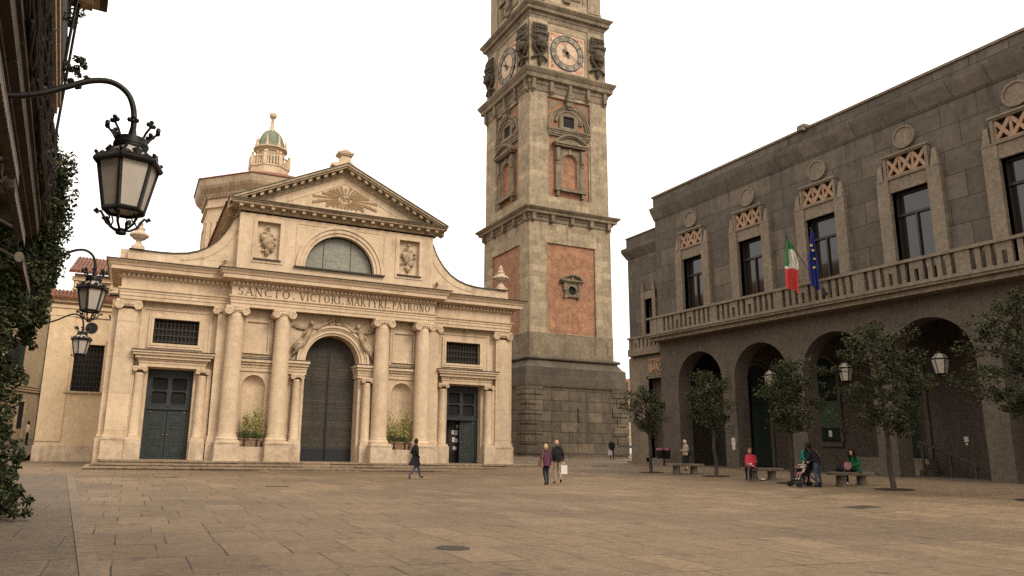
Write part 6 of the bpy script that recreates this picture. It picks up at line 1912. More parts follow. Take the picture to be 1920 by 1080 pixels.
bn = empty('litter_bin', (31.3, 38.6, .58), 'dark twin litter bin on a post by the granite corner', 'bin')
p = MB(lambda u, v, w: (31.3 + u, 38.6 + w, .58 + v))
p.lathe([(.16, 0), (.16, .03), (.05, .06), (.04, .5)], 0, 0, 10); p.box(-.3, .3, .42, .48, -.03, .03); p.build('post', M['iron'], bn)
for s in (-1, 1):
    q = MB(lambda u, v, w: (31.3 + u, 38.6 + w, .58 + v))
    q.lathe([(.17, .42), (.2, .45), (.23, 1.0), (.24, 1.04), (.2, 1.05)], s * .26, 0, 16); qb = q.build('bucket', M['black'], bn)
    q = MB(lambda u, v, w: (31.3 + u, 38.6 + w, .58 + v)); q.lathe([(.245, .95), (.25, 1.02), (.245, 1.06), (.22, 1.07)], s * .26, 0, 16); q.build('rim', mat_plain('bin_liner', (.2, .06, .08), .5), qb)

M['castiron'] = mat_plain('worn_cast_iron', (.05, .038, .028), .75, .2, .4, 9)
def manhole(x, y, a, b, label, round_=False, grate=False):
    z = gz(x) + .005
    m_ = MB(lambda u, v, w: (x + u, y + w, gz(x + u) + v))
    if round_: m_.lathe([(a, .0), (a, .008), (a * .93, .010)], 0, 0, 28, 0, False)
    else: m_.box(-a, a, .0, .008, -b, b)
    n = 7
    for k in range(n):
        u = -a * .8 + k * a * 1.6 / (n - 1); hb = b * .8 if not round_ else math.sqrt(max(0, (a * .85) ** 2 - u * u))
        m_.box(u - a * .06, u + a * .06, .008, .014, -hb, hb, 1)
    tag(m_.build('manhole_cover', [M['castiron'], M['oldstone']]), label, 'manhole cover', 'iron covers in the paving')
manhole(4.88, 11.14, .27, .27, 'round ribbed manhole cover in the foreground paving', True)
manhole(18.95, 15.11, .45, .3, 'oblong dark drain grate in the paving on the right')
manhole(5.0, 26.9, .4, .22, 'small iron cover in the paving before the church steps')
manhole(1.6, 33.0, .45, .22, 'iron cover nearest the left end of the church steps')
manhole(-3.1, 44.0, .75, .16, 'long narrow iron cover by the chapel plinth')
manhole(26.5, 38.5, .5, .3, 'iron cover in front of the bell tower base')
ts = MB(); ts.ball((24.5, 24.0, gz(24.5) + .05), .09, 8, 5, 0, (1.2, 1, .5), raw=True); ts.ball((24.6, 24.05, gz(24.5) + .04), .06, 8, 5, 0, (1, 1, .6), raw=True)
tag(ts.build('paper_scrap', M['paper']), 'crumpled white paper scrap on the ground under the middle bench', 'litter')

# ------------------------------------------------------------------ planters on the church ledge
def planter(x, seed, label, tall):
    y, z = 41.62, 1.2
    rnd = random.Random(seed)
    root = empty('planter', (x, y, z), label, 'planter', 'planters on the church ledge')
    T = lambda u, v, w: (x + u, y + w, z + v)
    b = MB(T)
    i = b.pts([(-.5, 0, -.22), (.5, 0, -.22), (.5, 0, .22), (-.5, 0, .22), (-.58, .42, -.27), (.58, .42, -.27), (.58, .42, .27), (-.58, .42, .27)])
    for f in ((0, 1, 5, 4), (1, 2, 6, 5), (2, 3, 7, 6), (3, 0, 4, 7), (0, 3, 2, 1)): b.face([i + q for q in f])
    b.box(-.61, .61, .38, .45, -.3, .3)
    for s in (-1, 1): b.box(s * .33 - .035, s * .33 + .035, 0, .4, -.3, -.2, 1)
    b.box(-.55, .55, .40, .42, -.25, .25, 1)
    b.build('box', [M['terra'], M['iron']], root)
    c = MB(ident)
    for k in range(26):
        leaf_quads(c, T(rnd.uniform(-.62, .62), .45 + rnd.uniform(-.02, .3), rnd.uniform(-.32, .1)), .16, 46, .075, rnd, [0])
    c.build('shrub', M['shrub'], root)
    f = MB(ident); st = MB(ident)
    for k in range(24):
        u0 = rnd.uniform(-.45, .45); ang = rnd.gauss(0, .22) + u0 * .5; L = tall * rnd.uniform(.5, 1.0)
        if k > 18: ang = (1 if k % 2 else -1) * rnd.uniform(.7, 1.0); L *= .75
        P = []
        for q in range(6):
            s = q / 5
            P.append(Vector(T(u0 + math.sin(ang) * L * s * (.5 + .6 * s), .45 + math.cos(ang) * L * s - .1 * abs(ang) * s * s, rnd.gauss(0, .03) - .05 + .1 * rnd.random() * s)))
        st.tube(P, [.010, .009, .008, .007, .005, .004], 4)
        for q in range(2, 6):
            leaf_quads(f, P[q], .13 + .02 * q, 9, .125, rnd, [0], .5)
    f.build('bamboo_leaves', M['bamA'], root); st.build('canes', M['bamA'], root)
M['terra'] = mat_stone('planter_terracotta', (.28, .17, .1), (.2, .12, .07), (.1, .06, .04), grain=14, streak=.5)
planter(6.1, 3, 'planter with full pale bamboo on the ledge left of the great door', 1.55)
planter(14.6, 4, 'planter with taller straggly bamboo right of the great door', 1.75)

# ------------------------------------------------------------------ flags on the balcony
def flag(tip, root_p, name, label, cat, colf, mats, L, wf, seed, fold=.55):
    rt = empty(name, root_p, label, cat)
    A_, B_ = Vector(root_p), Vector(tip)
    p = MB(ident); p.tube([A_, B_], .022, 8); p.ball(B_, .05, 8, 6, 0, raw=True); p.build('pole', M['iron'] if cat == 'x' else M['trunk'], rt)
    d = (A_ - B_).normalized()
    c = MB(ident); rnd = random.Random(seed)
    NA, NB = 20, 40
    idx = {}
    pv = Vector((-.66, .75, 0)); dv_ = Vector((.75, .66, 0))     # across and along the line of sight of someone below
    for a in range(NA + 1):
        for b in range(NB + 1):
            s, t = a / NA - .5, b / NB
            q = B_ + d * (.05 + min(1, t * 2.2) * .28)
            wd = wf * (.10 + .90 * min(1, t * 2.0) ** .8) * (1 - .25 * max(0, t - .6))
            fo = .075 * math.sin((s + .5) * 15 + t * 1.6 + seed) * min(1, t * 2.5)
            q = q - pv * (s * wd + .05 * math.sin(t * 4 + seed)) + dv_ * fo + pv * .03 * math.sin((s + .5) * 22)
            q.z = B_.z - .03 - L * t * (1 + .10 * s * t) - abs(s) * .25 * (1 - min(1, t * 2)) + .07 * math.sin(s * 9 + seed) * t
            idx[a, b] = c.raw([q])
    for a in range(NA):
        for b in range(NB):
            c.face((idx[a, b], idx[a + 1, b], idx[a + 1, b + 1], idx[a, b + 1]), colf((a + .5) / NA, (b + .5) / NB), True)
    cl_ = c.build('cloth', mats, rt)
    return rt, cl_, idx, c
FG = mat_plain('flag_green', (.01, .11, .02), .8, 0, .1, 4); FW = mat_plain('flag_white', (.5, .44, .38), .8, 0, .08, 4); FR = mat_plain('flag_red', (.40, .035, .03), .8, 0, .1, 4)
FB = mat_plain('flag_blue', (.010, .013, .12), .8, 0, .1, 4); FY = mat_plain('flag_yellow', (.55, .38, .03), .8, 0, .1, 4)
flag((30.2, 27.0, 12.42), (31.45, 26.15, 9.6), 'italian_flag', 'green, white and red flag hanging limp from the balcony pole', 'flag', lambda s, t: (0 if t < .22 or (s < .34 and t < .56) else (1 if t < .60 else 2)), [FG, FW, FR], 2.75, .62, 1, .62)
rt, cl_, idx, c = flag((30.25, 25.55, 12.5), (31.45, 26.1, 9.6), 'blue_flag', 'blue flag with yellow stars hanging limp beside the window', 'flag', lambda s, t: 0, [FB], 2.95, .40, 2, .7)
st = MB(ident)
for a, b in ((4, 11), (12, 15), (14, 20), (11, 27)):
    p = Vector(c.v[idx[a, b]]) - Vector((.75, .66, 0)) * .09
    P = []
    for k in range(10):
        r_ = .085 if k % 2 == 0 else .035
        P.append(p + Vector((-.66 * r_ * math.sin(k * PI / 5), .75 * r_ * math.sin(k * PI / 5), r_ * math.cos(k * PI / 5))))
    i = st.raw(P); st.face(range(i, i + 10))
st.build('star', FY, rt)
bk = MB(ident); bk.tube([(31.58, 26.15, 9.35), (31.45, 26.12, 9.7)], .06, 6); bk.tube([(31.6, 26.0, 9.4), (31.6, 26.3, 9.4)], .04, 6)
bk.build('bracket', M['iron'], rt)

# ------------------------------------------------------------------ lanterns hanging in the arcade
for k, nm in ((0, 'first arch, behind the street tree'), (1, 'second arch from the bell tower'), (2, 'third arch, half hidden by leaves'), (3, 'fourth arch, in clear view')):
    yy = YC[k] + .22
    root = empty('arcade_lantern', (33.5, yy, 5.15), 'white glazed lantern hanging in the ' + nm, 'lamp', 'lanterns hanging in the arcade')
    L = wloc(root); n = 6
    R1 = [(.22 * math.cos(q * PI / 3), .22 * math.sin(q * PI / 3), 0.05) for q in range(6)]; R2 = [(.36 * math.cos(q * PI / 3), .36 * math.sin(q * PI / 3), .72) for q in range(6)]; R3 = [(.14 * math.cos(q * PI / 3), .14 * math.sin(q * PI / 3), .98) for q in range(6)]
    P = lambda p: (p[0] + L.x, p[1] + L.y, p[2] + L.z)
    f = MB(ident); g = MB(ident)
    for q in range(6):
        j = (q + 1) % 6
        f.tube([P(R1[q]), P(R2[q])], .018, 5); f.tube([P(R2[q]), P(R2[j])], .03, 5); f.tube([P(R1[q]), P(R1[j])], .02, 5); f.tube([P(R2[q]), P(R3[q])], .015, 5)
        i = g.raw([P(R1[q]), P(R1[j]), P(R2[j]), P(R2[q])]); g.face(range(i, i + 4)); i = g.raw([P(R2[q]), P(R2[j]), P(R3[j]), P(R3[q])]); g.face(range(i, i + 4))
        f.tube([P(R1[q]), P((.06 * math.cos(q), .06 * math.sin(q), -.15))], .01, 4)
    f.T = lambda u, v, w: P((u, w, v))
    f.lathe([(.15, .97), (.16, 1.02), (.06, 1.1), (.02, 1.15)], 0, 0, 10); f.tube([P((0, 0, 1.1)), P((0, 0, 3.1))], .015, 5)
    f.build('lantern_frame', M['iron'], root); g.build('glass', M['milk'], root)

# ------------------------------------------------------------------ house and car glimpsed between tower and arcade
bg_ = empty('background_house', (71.5, 96, .6), 'cream house with orange tiled roof glimpsed between tower and office block', 'house')
b = MB(lambda u, v, w: (u, 95 - w, v)); b.box(66, 79, .3, 10.0, -8, 0); b.build('house_wall', M['house'], bg_)
b = MB(lambda u, v, w: (u, 95 - w, v)); b.box(65.6, 79.4, 10.0, 10.2, -8, .5); i = b.pts([(65.5, 10.15, .7), (79.5, 10.15, .7), (79.5, 12.6, -4), (65.5, 12.6, -4)]); b.face(range(i, i + 4)); b.build('roof', M['tile'], bg_)
for uu in (68.3, 70.7, 74):
    b = MB(lambda u, v, w: (u, 95 - w, v)); b.box(uu - .5, uu + .5, 5.5, 7.5, 0, .03); b.build('window', M['glass'], bg_)
pl = empty('lamp_post', (53.2, 73.5, .58), 'thin wall lamp on a dark post behind the tower base', 'lamp')
b = MB(ident); b.tube([(53.2, 73.5, .5), (53.2, 73.5, 7.6)], .06, 6); b.tube([(53.2, 73.5, 7.5), (53.6, 73.4, 7.6), (54.2, 73.3, 7.5)], .05, 6); b.build('post', M['iron'], pl)
b = MB(lambda u, v, w: (54.2 + u, 73.3 + w, v)); b.lathe([(.22, 6.7), (.3, 7.2), (.1, 7.5)], 0, 0, 8); b.build('lamp_head', M['iron'], pl)
car = empty('parked_car', (62.5, 84, .58), 'pale parked car glimpsed behind the bell tower base', 'car')
TCR = lambda u, v, w: (62.5 + u, 84 - w, .58 + v)
b = MB(TCR); b.prism([(-2.05, .35), (2.1, .35), (2.12, .75), (1.9, .95), (1.05, 1.02), (.5, 1.48), (-1.0, 1.5), (-1.75, 1.05), (-2.1, .9)], -.85, .85); b.build('body', mat_plain('car_paint', (.5, .5, .48), .3, 0, .05, 3, .5, 0, .5), car)
for s in (-.86, .855): 
    b = MB(TCR); b.prism([(.9, 1.03), (.42, 1.4), (-.9, 1.42), (-1.45, 1.05)], s, s + .006); b.build('side_window', M['glass'], car)
for uu in (-1.25, 1.3):
    for s in (-.88, .7):
        b = MB(TCR); b.disc(uu, .32, .32, s, s + .18, 18); wl = b.build('wheel', M['black'], car)
        b = MB(TCR); b.disc(uu, .32, .19, s - .01, s + .19, 14); b.build('rim', M['clockring'], wl)
# ------------------------------------------------------------------ people
def cloth(name, c, var=.25): return mat_plain(name, c, .85, 0, var, 7, .15, .25)
C_ = {'black': cloth('black_cloth', (.012, .011, .012)), 'navy': cloth('navy_cloth', (.014, .014, .022)), 'jeans': cloth('blue_jeans', (.045, .055, .085), .35),
      'dkjeans': cloth('dark_trousers', (.02, .022, .03)), 'purple': cloth('purple_jacket', (.085, .03, .05)), 'beige': cloth('beige_trousers', (.26, .19, .125)),
      'cream': cloth('cream_jacket', (.34, .26, .18)), 'red': cloth('red_coat', (.38, .03, .05)), 'teal': cloth('teal_cardigan', (.013, .12, .09)), 'green': cloth('green_jacket', (.010, .085, .034)),
      'pink': cloth('pink_cloth', (.34, .15, .155)), 'white': cloth('white_cloth', (.55, .5, .44), .1), 'pale': cloth('pale_coat', (.45, .36, .29)),
      'h_brown': cloth('brown_hair', (.028, .012, .009)), 'h_blond': cloth('blond_hair', (.42, .3, .15)), 'h_white': cloth('white_hair', (.5, .46, .41), .12), 'h_ginger': cloth('ginger_hair', (.2, .075, .025)), 'h_black': cloth('black_hair', (.010, .008, .008)),
      'shoe': cloth('dark_shoe', (.015, .013, .012)), 'sole': cloth('white_shoe', (.5, .47, .44), .1), 'tan': cloth('tan_leather', (.17, .1, .06)), 'eye': mat_plain('eye', (.02, .015, .012), .3)}

STAND = dict(pel=(0, 0, .93), spi=(0, .0, 1.08), che=(0, .01, 1.28), nkb=(0, .015, 1.43), nkt=(0, 0, 1.52), hed=(0, -.015, 1.615),
             shL=(.175, .01, 1.39), elL=(.215, .03, 1.12), wrL=(.21, -.03, .88), hdL=(.205, -.05, .79),
             shR=(-.175, .01, 1.39), elR=(-.215, .03, 1.12), wrR=(-.21, -.03, .88), hdR=(-.205, -.05, .79),
             hiL=(.09, 0, .90), knL=(.095, -.01, .49), anL=(.095, .02, .085), toL=(.105, -.13, .035),
             hiR=(-.09, 0, .90), knR=(-.095, -.01, .49), anR=(-.095, .02, .085), toR=(-.105, -.13, .035))
RAD = dict(pel=(.145, .105), spi=(.13, .10), che=(.155, .11), nkb=(.075, .07), nkt=(.05, .052), shL=.066, elL=.047, wrL=.031, hiL=.088, knL=.06, anL=.042, toL=.036)

def person(label, x, y, rz, h, pose=None, top='black', legs='jeans', shoes='shoe', hair='h_brown', hairstyle='short', look=0., z=None, group=None, bulk=1., bare_head=False, sleeve=None, lowerskin=False):
    """one continuous skinned body with its clothes as face materials; faces local -y"""
    k = h / 1.72
    J = dict(STAND); J.update(pose or {})
    J = {n: Vector(p) * k for n, p in J.items()}
    root = empty('person', (x, y, gz(x) if z is None else z), label, 'person', group, D2R(rz))
    me = bpy.data.meshes.new('rig'); V = []; E = []; R = []; idx = {}
    def add(n, p, r, parent=None):
        idx[n] = len(V); V.append(tuple(p)); R.append(r if isinstance(r, tuple) else (r, r))
        if parent: E.append((idx[parent], idx[n]))
    g = lambda n: RAD[n[:2] + 'L' + n[3:] if n in RAD or n[:2] + 'L' in RAD and n[-1] in 'LR' and n[:3] not in ('pel',) and len(n) == 3 and n[2] in 'LR' else n]
    def rad(n):
        r = RAD.get(n) or RAD.get(n[:2] + 'L')
        b = bulk if n in ('pel', 'spi', 'che') or n[:2] in ('sh', 'el', 'hi') else 1.
        return tuple(c * k * b for c in r) if isinstance(r, tuple) else r * k * b
    add('pel', J['pel'], rad('pel'))
    for a, b in (('spi', 'pel'), ('che', 'spi'), ('nkb', 'che'), ('nkt', 'nkb')): add(a, J[a], rad(a), b)
    for s in 'LR':
        add('sh' + s, J['sh' + s], rad('sh' + s), 'che'); add('el' + s, J['el' + s], rad('el' + s), 'sh' + s); add('wr' + s, J['wr' + s], rad('wr' + s), 'el' + s)
        hd, wr = J['hd' + s], J['wr' + s]
        d = (hd - wr).normalized(); L = .085 * k
        palm = wr + d * L * .8
        add('pm' + s, palm, (.036 * k, .019 * k), 'wr' + s)
        sd = d.cross(Vector((0, 1, 0)))
        sd = sd.normalized() if sd.length > .1 else Vector((0, 0, 1))
        bend = Vector((0, -1, 0)); bend = (bend - d * bend.dot(d)); bend = bend.normalized() if bend.length > .1 else Vector((1, 0, 0))
        for q in range(4):
            o = (q - 1.5) * .021 * k; ln = (.072, .08, .075, .058)[q] * k
            add(f'f{q}a{s}', palm + d * .028 * k + sd * o, .0095 * k, 'pm' + s)
            add(f'f{q}b{s}', palm + d * (.03 * k + ln * .55) + sd * o * 1.1 + bend * .012 * k, .0085 * k, f'f{q}a{s}')
            add(f'f{q}c{s}', palm + d * (.03 * k + ln * .9) + sd * o * 1.1 + bend * .04 * k, .007 * k, f'f{q}b{s}')
        add('tha' + s, wr + d * .03 * k + sd * -.032 * k + bend * .015 * k, .012 * k, 'wr' + s)
        add('thb' + s, wr + d * .075 * k + sd * -.048 * k + bend * .03 * k, .009 * k, 'tha' + s)
        add('hi' + s, J['hi' + s], rad('hi' + s), 'pel'); add('kn' + s, J['kn' + s], rad('kn' + s), 'hi' + s); add('an' + s, J['an' + s], rad('an' + s), 'kn' + s)
        add('to' + s, J['to' + s], (.042 * k, .034 * k), 'an' + s)
    me.from_pydata(V, E, [])
    ob = bpy.data.objects.new('rig', me); COL.objects.link(ob)
    ob.modifiers.new('Skin', 'SKIN')
    sv = me.skin_vertices[0].data
    for i, r in enumerate(R): sv[i].radius = r; sv[i].use_root = (i == 0)
    ss = ob.modifiers.new('Sub', 'SUBSURF'); ss.levels = 1; ss.render_levels = 1
    dg = bpy.context.evaluated_depsgraph_get(); dg.update()
    ev = ob.evaluated_get(dg)
    bm_ = bpy.data.meshes.new_from_object(ev)
    # segments for the clothes
    SEG = [('pel', 'spi', 'top'), ('spi', 'che', 'top'), ('che', 'nkb', 'top'), ('nkb', 'nkt', 'skin')]
    for s in 'LR':
        SEG += [('che', 'sh' + s, 'top'), ('sh' + s, 'el' + s, 'slv'), ('el' + s, 'wr' + s, 'slv'), ('wr' + s, 'pm' + s, 'skin'), ('pm' + s, 'f1c' + s, 'skin'), ('pm' + s, 'f3c' + s, 'skin'), ('wr' + s, 'thb' + s, 'skin'),
                ('hi' + s, 'kn' + s, 'leg'), ('kn' + s, 'an' + s, 'shin' if lowerskin else 'leg'), ('an' + s, 'to' + s, 'shoe'), ('pel', 'hi' + s, 'leg')]
    slots = {'top': 0, 'slv': 1, 'leg': 2, 'shoe': 3, 'skin': 4, 'shin': 4}
    mb = MB(ident)
    mb.v = [tuple(v.co) for v in bm_.vertices]
    SP = [(Vector(V[idx[a]]), Vector(V[idx[b]]), slots[m], (R[idx[a]][0] + R[idx[b]][0]) / 2) for a, b, m in SEG]
    for p in bm_.polygons:
        c = p.center; best = None
        for a, b, m, r in SP:
            d = b - a; t = max(0, min(1, (c - a).dot(d) / max(1e-9, d.length_squared)))
            dist = (a + d * t - c).length - r
            if best is None or dist < best[0]: best = (dist, m)
        mb.face(tuple(p.vertices), best[1], True)
    bpy.data.objects.remove(ob); bpy.data.meshes.remove(me); bpy.data.meshes.remove(bm_)
    # head: skull, jaw, nose, ears, eyes, mouth; turned by look
    hc = J['hed']; ca, sa = math.cos(D2R(look)), math.sin(D2R(look))
    def H(a, b, c): return (hc.x + (a * ca - b * sa) * k, hc.y + (a * sa + b * ca) * k, hc.z + c * k)
    base = len(mb.v); NS, NR = 16, 12
    for p in range(NR + 1):
        t = PI * p / NR
        for q in range(NS):
            a = 2 * PI * q / NS
            X, Y, Z = math.sin(t) * math.cos(a), math.sin(t) * math.sin(a), math.cos(t)
            jaw = 1 - .26 * max(0, -Z) ** 1.3
            mb.v.append(H(X * .073 * jaw, Y * .092 * (1 - .12 * max(0, -Z) * (1 if Y > 0 else .2)) - .012 * max(0, -Z), Z * .115))
    for p in range(NR):
        for q in range(NS):
            j = (q + 1) % NS
            mb.face((base + p * NS + q, base + p * NS + j, base + (p + 1) * NS + j, base + (p + 1) * NS + q), 4, True)
    mb.ball(H(0, -.098, -.012), .016 * k, 8, 6, 4, (.8, 1.1, 1.4), raw=True); mb.ball(H(0, -.088, -.062), .02 * k, 8, 5, 4, (1.1, .6, .5), raw=True)
    for s in (-1, 1):
        mb.ball(H(s * .074, .008, -.005), .02 * k, 8, 6, 4, (.5, 1, 1.4), raw=True); mb.ball(H(s * .028, -.083, .018), .0095 * k, 8, 6, 5, raw=True)
        mb.ball(H(s * .028, -.086, .036), .016 * k, 6, 4, 4, (1.2, .6, .4), raw=True)
    body = mb.build('body', [C_[top], C_[sleeve or top], C_[legs], C_[shoes], M['skin'], C_['eye']])
    body.parent = root
    # hair
    if not bare_head:
        hm = MB(ident)
        rings = []
        n2 = 18
        for p in range(10):
            t = PI * .74 * p / 9
            row = []
            for q in range(n2):
                a = 2 * PI * q / n2
                Y = math.sin(a)
                lim = PI * (.74 if Y > -.15 else .74 - .44 * min(1, (-Y - .15) / .5))
                tt = min(t, lim)
                X_, Y_, Z_ = math.sin(tt) * math.cos(a), math.sin(tt) * Y, math.cos(tt)
                f = 1.14 + .05 * math.sin(q * 3.1 + p * 1.7)
                row.append(H(X_ * .077 * f, Y_ * .096 * f + .006, Z_ * .118 * f))
            rings.append(hm.raw(row))
        for p in range(9):
            for q in range(n2):
                j = (q + 1) % n2
                hm.face((rings[p] + q, rings[p] + j, rings[p + 1] + j, rings[p + 1] + q), 0, True)
        if hairstyle == 'long':
            rnd = random.Random(int(x * 10))
            for q in range(26):
                a = rnd.uniform(-.25, PI + .25)
                r_ = rnd.uniform(.8, 1.05)
                P = [H(.08 * math.cos(a) * r_, .09 * math.sin(a) * r_ + .0, .06), H(.095 * math.cos(a) * r_, .11 * math.sin(a) * r_, -.08), H(.11 * math.cos(a) * r_, .12 * math.sin(a) * r_ + .02, -.24), H(.10 * math.cos(a) * r_, .13 * math.sin(a) + .03, -.36 + rnd.uniform(-.06, .06))]
                hm.tube(P, [.03 * k, .035 * k, .03 * k, .008 * k], 5)
        if hairstyle == 'curly':
            rnd = random.Random(3)
            for q in range(40):
                a = rnd.uniform(-.4, PI + .4); zz = rnd.uniform(-.12, .12)
                hm.ball(H(.1 * math.cos(a), .1 * math.sin(a) + .02, zz), .04 * k, 6, 4, 0, raw=True)
        ho = hm.build('hair', C_[hair]); ho.parent = root
    return root, J, k

def garment(root, name, rings, mat, seg=18, wav=0.):
    """cloth tube from rings (cx, cy, z, rx, ry)"""
    mb = MB(ident); prev = None
    for n_, (cx, cy, z, rx, ry) in enumerate(rings):
        t = n_ / max(1, len(rings) - 1)
        cur = mb.raw([(cx + rx * (1 + wav * t * math.sin(5 * q * 2 * PI / seg)) * math.cos(2 * PI * q / seg), cy + ry * (1 + wav * t * math.sin(5 * q * 2 * PI / seg)) * math.sin(2 * PI * q / seg), z) for q in range(seg)])
        if prev is not None:
            for q in range(seg):
                j = (q + 1) % seg; mb.face((prev + q, prev + j, cur + j, cur + q), 0, True)
        prev = cur
    o = mb.build(name, mat); o.parent = root
    return o

def held(name, label, cat, x, y, z, fn, mats, group=None):
    mb = MB(lambda u, v, w: (x + u, y + w, z + v)); fn(mb)
    o = mb.build(name, mats)
    return tag(o, label, cat, group)

# walking man in a dark coat
p, J, k = person('man in a knee-length dark coat and jeans striding past the church door', 12.1, 32.03, 97, 1.78,
    dict(hiL=(.09, 0, .9), knL=(.095, -.20, .52), anL=(.1, -.30, .10), toL=(.1, -.46, .10), hiR=(-.09, 0, .9), knR=(-.095, .05, .50), anR=(-.1, .36, .14), toR=(-.1, .27, .03),
         elL=(.24, .10, 1.13), wrL=(.2, -.06, .98), hdL=(.17, -.12, .93), elR=(-.24, .08, 1.12), wrR=(-.2, -.06, .97), hdR=(-.17, -.12, .92)),
    'black', 'jeans', 'shoe', 'h_brown', look=14)
garment(p, 'coat', [(0, .01, 1.45, .10, .085), (0, .01, 1.40, .20, .12), (0, .01, 1.2, .19, .135), (0, .01, 1.0, .185, .14), (0, .03, .8, .21, .21), (0, .06, .62, .235, .30)], C_['black'], 20, .06)
garment(p, 'collar', [(0, .0, 1.44, .085, .085), (0, .01, 1.53, .095, .1)], C_['black'])
# woman in purple
p, J, k = person('blond woman in a purple jacket and dark trousers seen from behind', 15.91, 26.99, 180, 1.63,
    dict(hiL=(.085, 0, .9), knL=(.06, -.06, .49), anL=(.035, .04, .09), toL=(.04, -.10, .03), knR=(-.07, -.03, .49), anR=(-.04, .10, .12), toR=(-.045, -.02, .03), elL=(.24, .05, 1.13), elR=(-.24, .05, 1.12), wrR=(-.23, -.02, .87), hdR=(-.22, -.04, .78)),
    'purple', 'dkjeans', 'shoe', 'h_blond', bulk=1.12)
garment(p, 'jacket', [(0, .01, 1.38, .1, .08), (0, .01, 1.31, .19, .125), (0, .01, 1.1, .185, .14), (0, .01, .9, .19, .15), (0, .01, .78, .205, .16)], C_['purple'])
garment(p, 'hood', [(0, .06, 1.30, .10, .07), (0, .075, 1.36, .125, .085), (0, .05, 1.44, .08, .06)], C_['purple'])
def bag1(m):
    m.taper(-.06, .06, 0, .26, -.13, .13, .02, .02)
    m.tube([m.T(0, .24, -.1), m.T(.1, .6, -.04), m.T(.15, .66, 0), m.T(.1, .6, .06), m.T(0, .24, .1)], .012, 6)
held('shoulder_bag', 'tan shoulder bag on the purple-jacketed woman\'s arm', 'bag', 15.91 - .27, 26.95, .04 + .74, bag1, C_['tan'])
# bald man
p, J, k = person('bald man in a black hooded jacket and beige trousers carrying a white bag', 16.84, 27.65, 180, 1.79,
    dict(hiL=(.09, 0, .9), knL=(.10, -.04, .49), anL=(.10, .02, .085), toL=(.11, -.13, .035), knR=(-.09, -.02, .49), anR=(-.07, .22, .2), toR=(-.08, .1, .06), elL=(.25, .06, 1.13), wrL=(.25, -.01, .88), hdL=(.25, -.03, .8), elR=(-.25, .06, 1.13), wrR=(-.27, .0, .9), hdR=(-.27, -.01, .8)),
    'black', 'beige', 'shoe', 'h_brown', bare_head=True, bulk=1.18)
garment(p, 'jacket', [(0, .01, 1.5, .1, .085), (0, .01, 1.44, .21, .13), (0, .01, 1.2, .205, .15), (0, .01, 1.0, .195, .15), (0, .01, .92, .20, .155)], C_['black'])
garment(p, 'hood', [(0, .07, 1.42, .11, .07), (0, .08, 1.5, .13, .085), (0, .05, 1.56, .085, .06)], C_['black'])
def bag2(m):
    m.taper(-.15, .15, 0, .36, -.06, .06, -.01, 0)
    for w in (-.03, .03): m.tube([m.T(-.08, .36, w), m.T(-.05, .46, w), m.T(.05, .46, w), m.T(.08, .36, w)], .008, 5)
held('carrier_bag', 'white paper carrier bag held in the bald man\'s right hand', 'bag', 16.84 + .30, 27.64, .07 + .40, bag2, C_['white'])
# man by the tower
p, J, k = person('man in a dark jacket and jeans walking in front of the tower base', 37.48, 52.79, -20, 1.76,
    dict(knL=(.1, -.1, .5), anL=(.1, -.1, .09), toL=(.1, -.26, .06), knR=(-.1, -.02, .5), anR=(-.1, .16, .12), toR=(-.1, .03, .03), elR=(-.24, .03, 1.12), wrR=(-.27, -.05, .9), hdR=(-.27, -.07, .82), wrL=(.2, -.12, .93), hdL=(.18, -.2, .9)),
    'navy', 'jeans', 'shoe', 'h_brown', bulk=1.12)
garment(p, 'jacket', [(0, .01, 1.46, .1, .085), (0, .01, 1.41, .2, .125), (0, .01, 1.1, .19, .14), (0, .01, .88, .195, .145)], C_['navy'])
held('carrier_bag', 'white plastic bag carried by the man at the tower base', 'bag', 37.48 - .30, 52.66, .58 + .42, bag2, C_['white'])
# old lady standing
p, J, k = person('white-haired old lady in a cream jacket and black skirt standing by the arcade', 27.04, 31.59, -100, 1.58,
    dict(elL=(.22, .0, 1.12), wrL=(.1, -.2, 1.12), hdL=(.04, -.26, 1.14), elR=(-.22, .0, 1.12), wrR=(-.1, -.2, 1.1), hdR=(-.03, -.26, 1.13), hed=(0, -.05, 1.6), knL=(.09, -.02, .49), anR=(-.09, .06, .085), toR=(-.1, -.08, .035)),
    'cream', 'black', 'shoe', 'h_white', z=.51, bulk=1.15, lowerskin=True)
garment(p, 'jacket', [(0, .0, 1.35, .1, .08), (0, .01, 1.29, .185, .125), (0, .01, 1.05, .18, .145), (0, .01, .8, .2, .165)], C_['cream'])
garment(p, 'skirt', [(0, .01, .86, .16, .13), (0, .01, .6, .19, .165), (0, .01, .38, .2, .18)], C_['black'], 18, .05)
def bag3(m):
    m.taper(-.1, .14, 0, .22, -.06, .06, .02, .015)
    m.tube([m.T(-.05, .2, 0), m.T(.0, .5, .1), m.T(.02, .6, .14)], .012, 5)
held('handbag', 'black handbag hanging at the old lady\'s side', 'bag', 27.1, 31.38, .51 + .78, bag3, C_['black'])
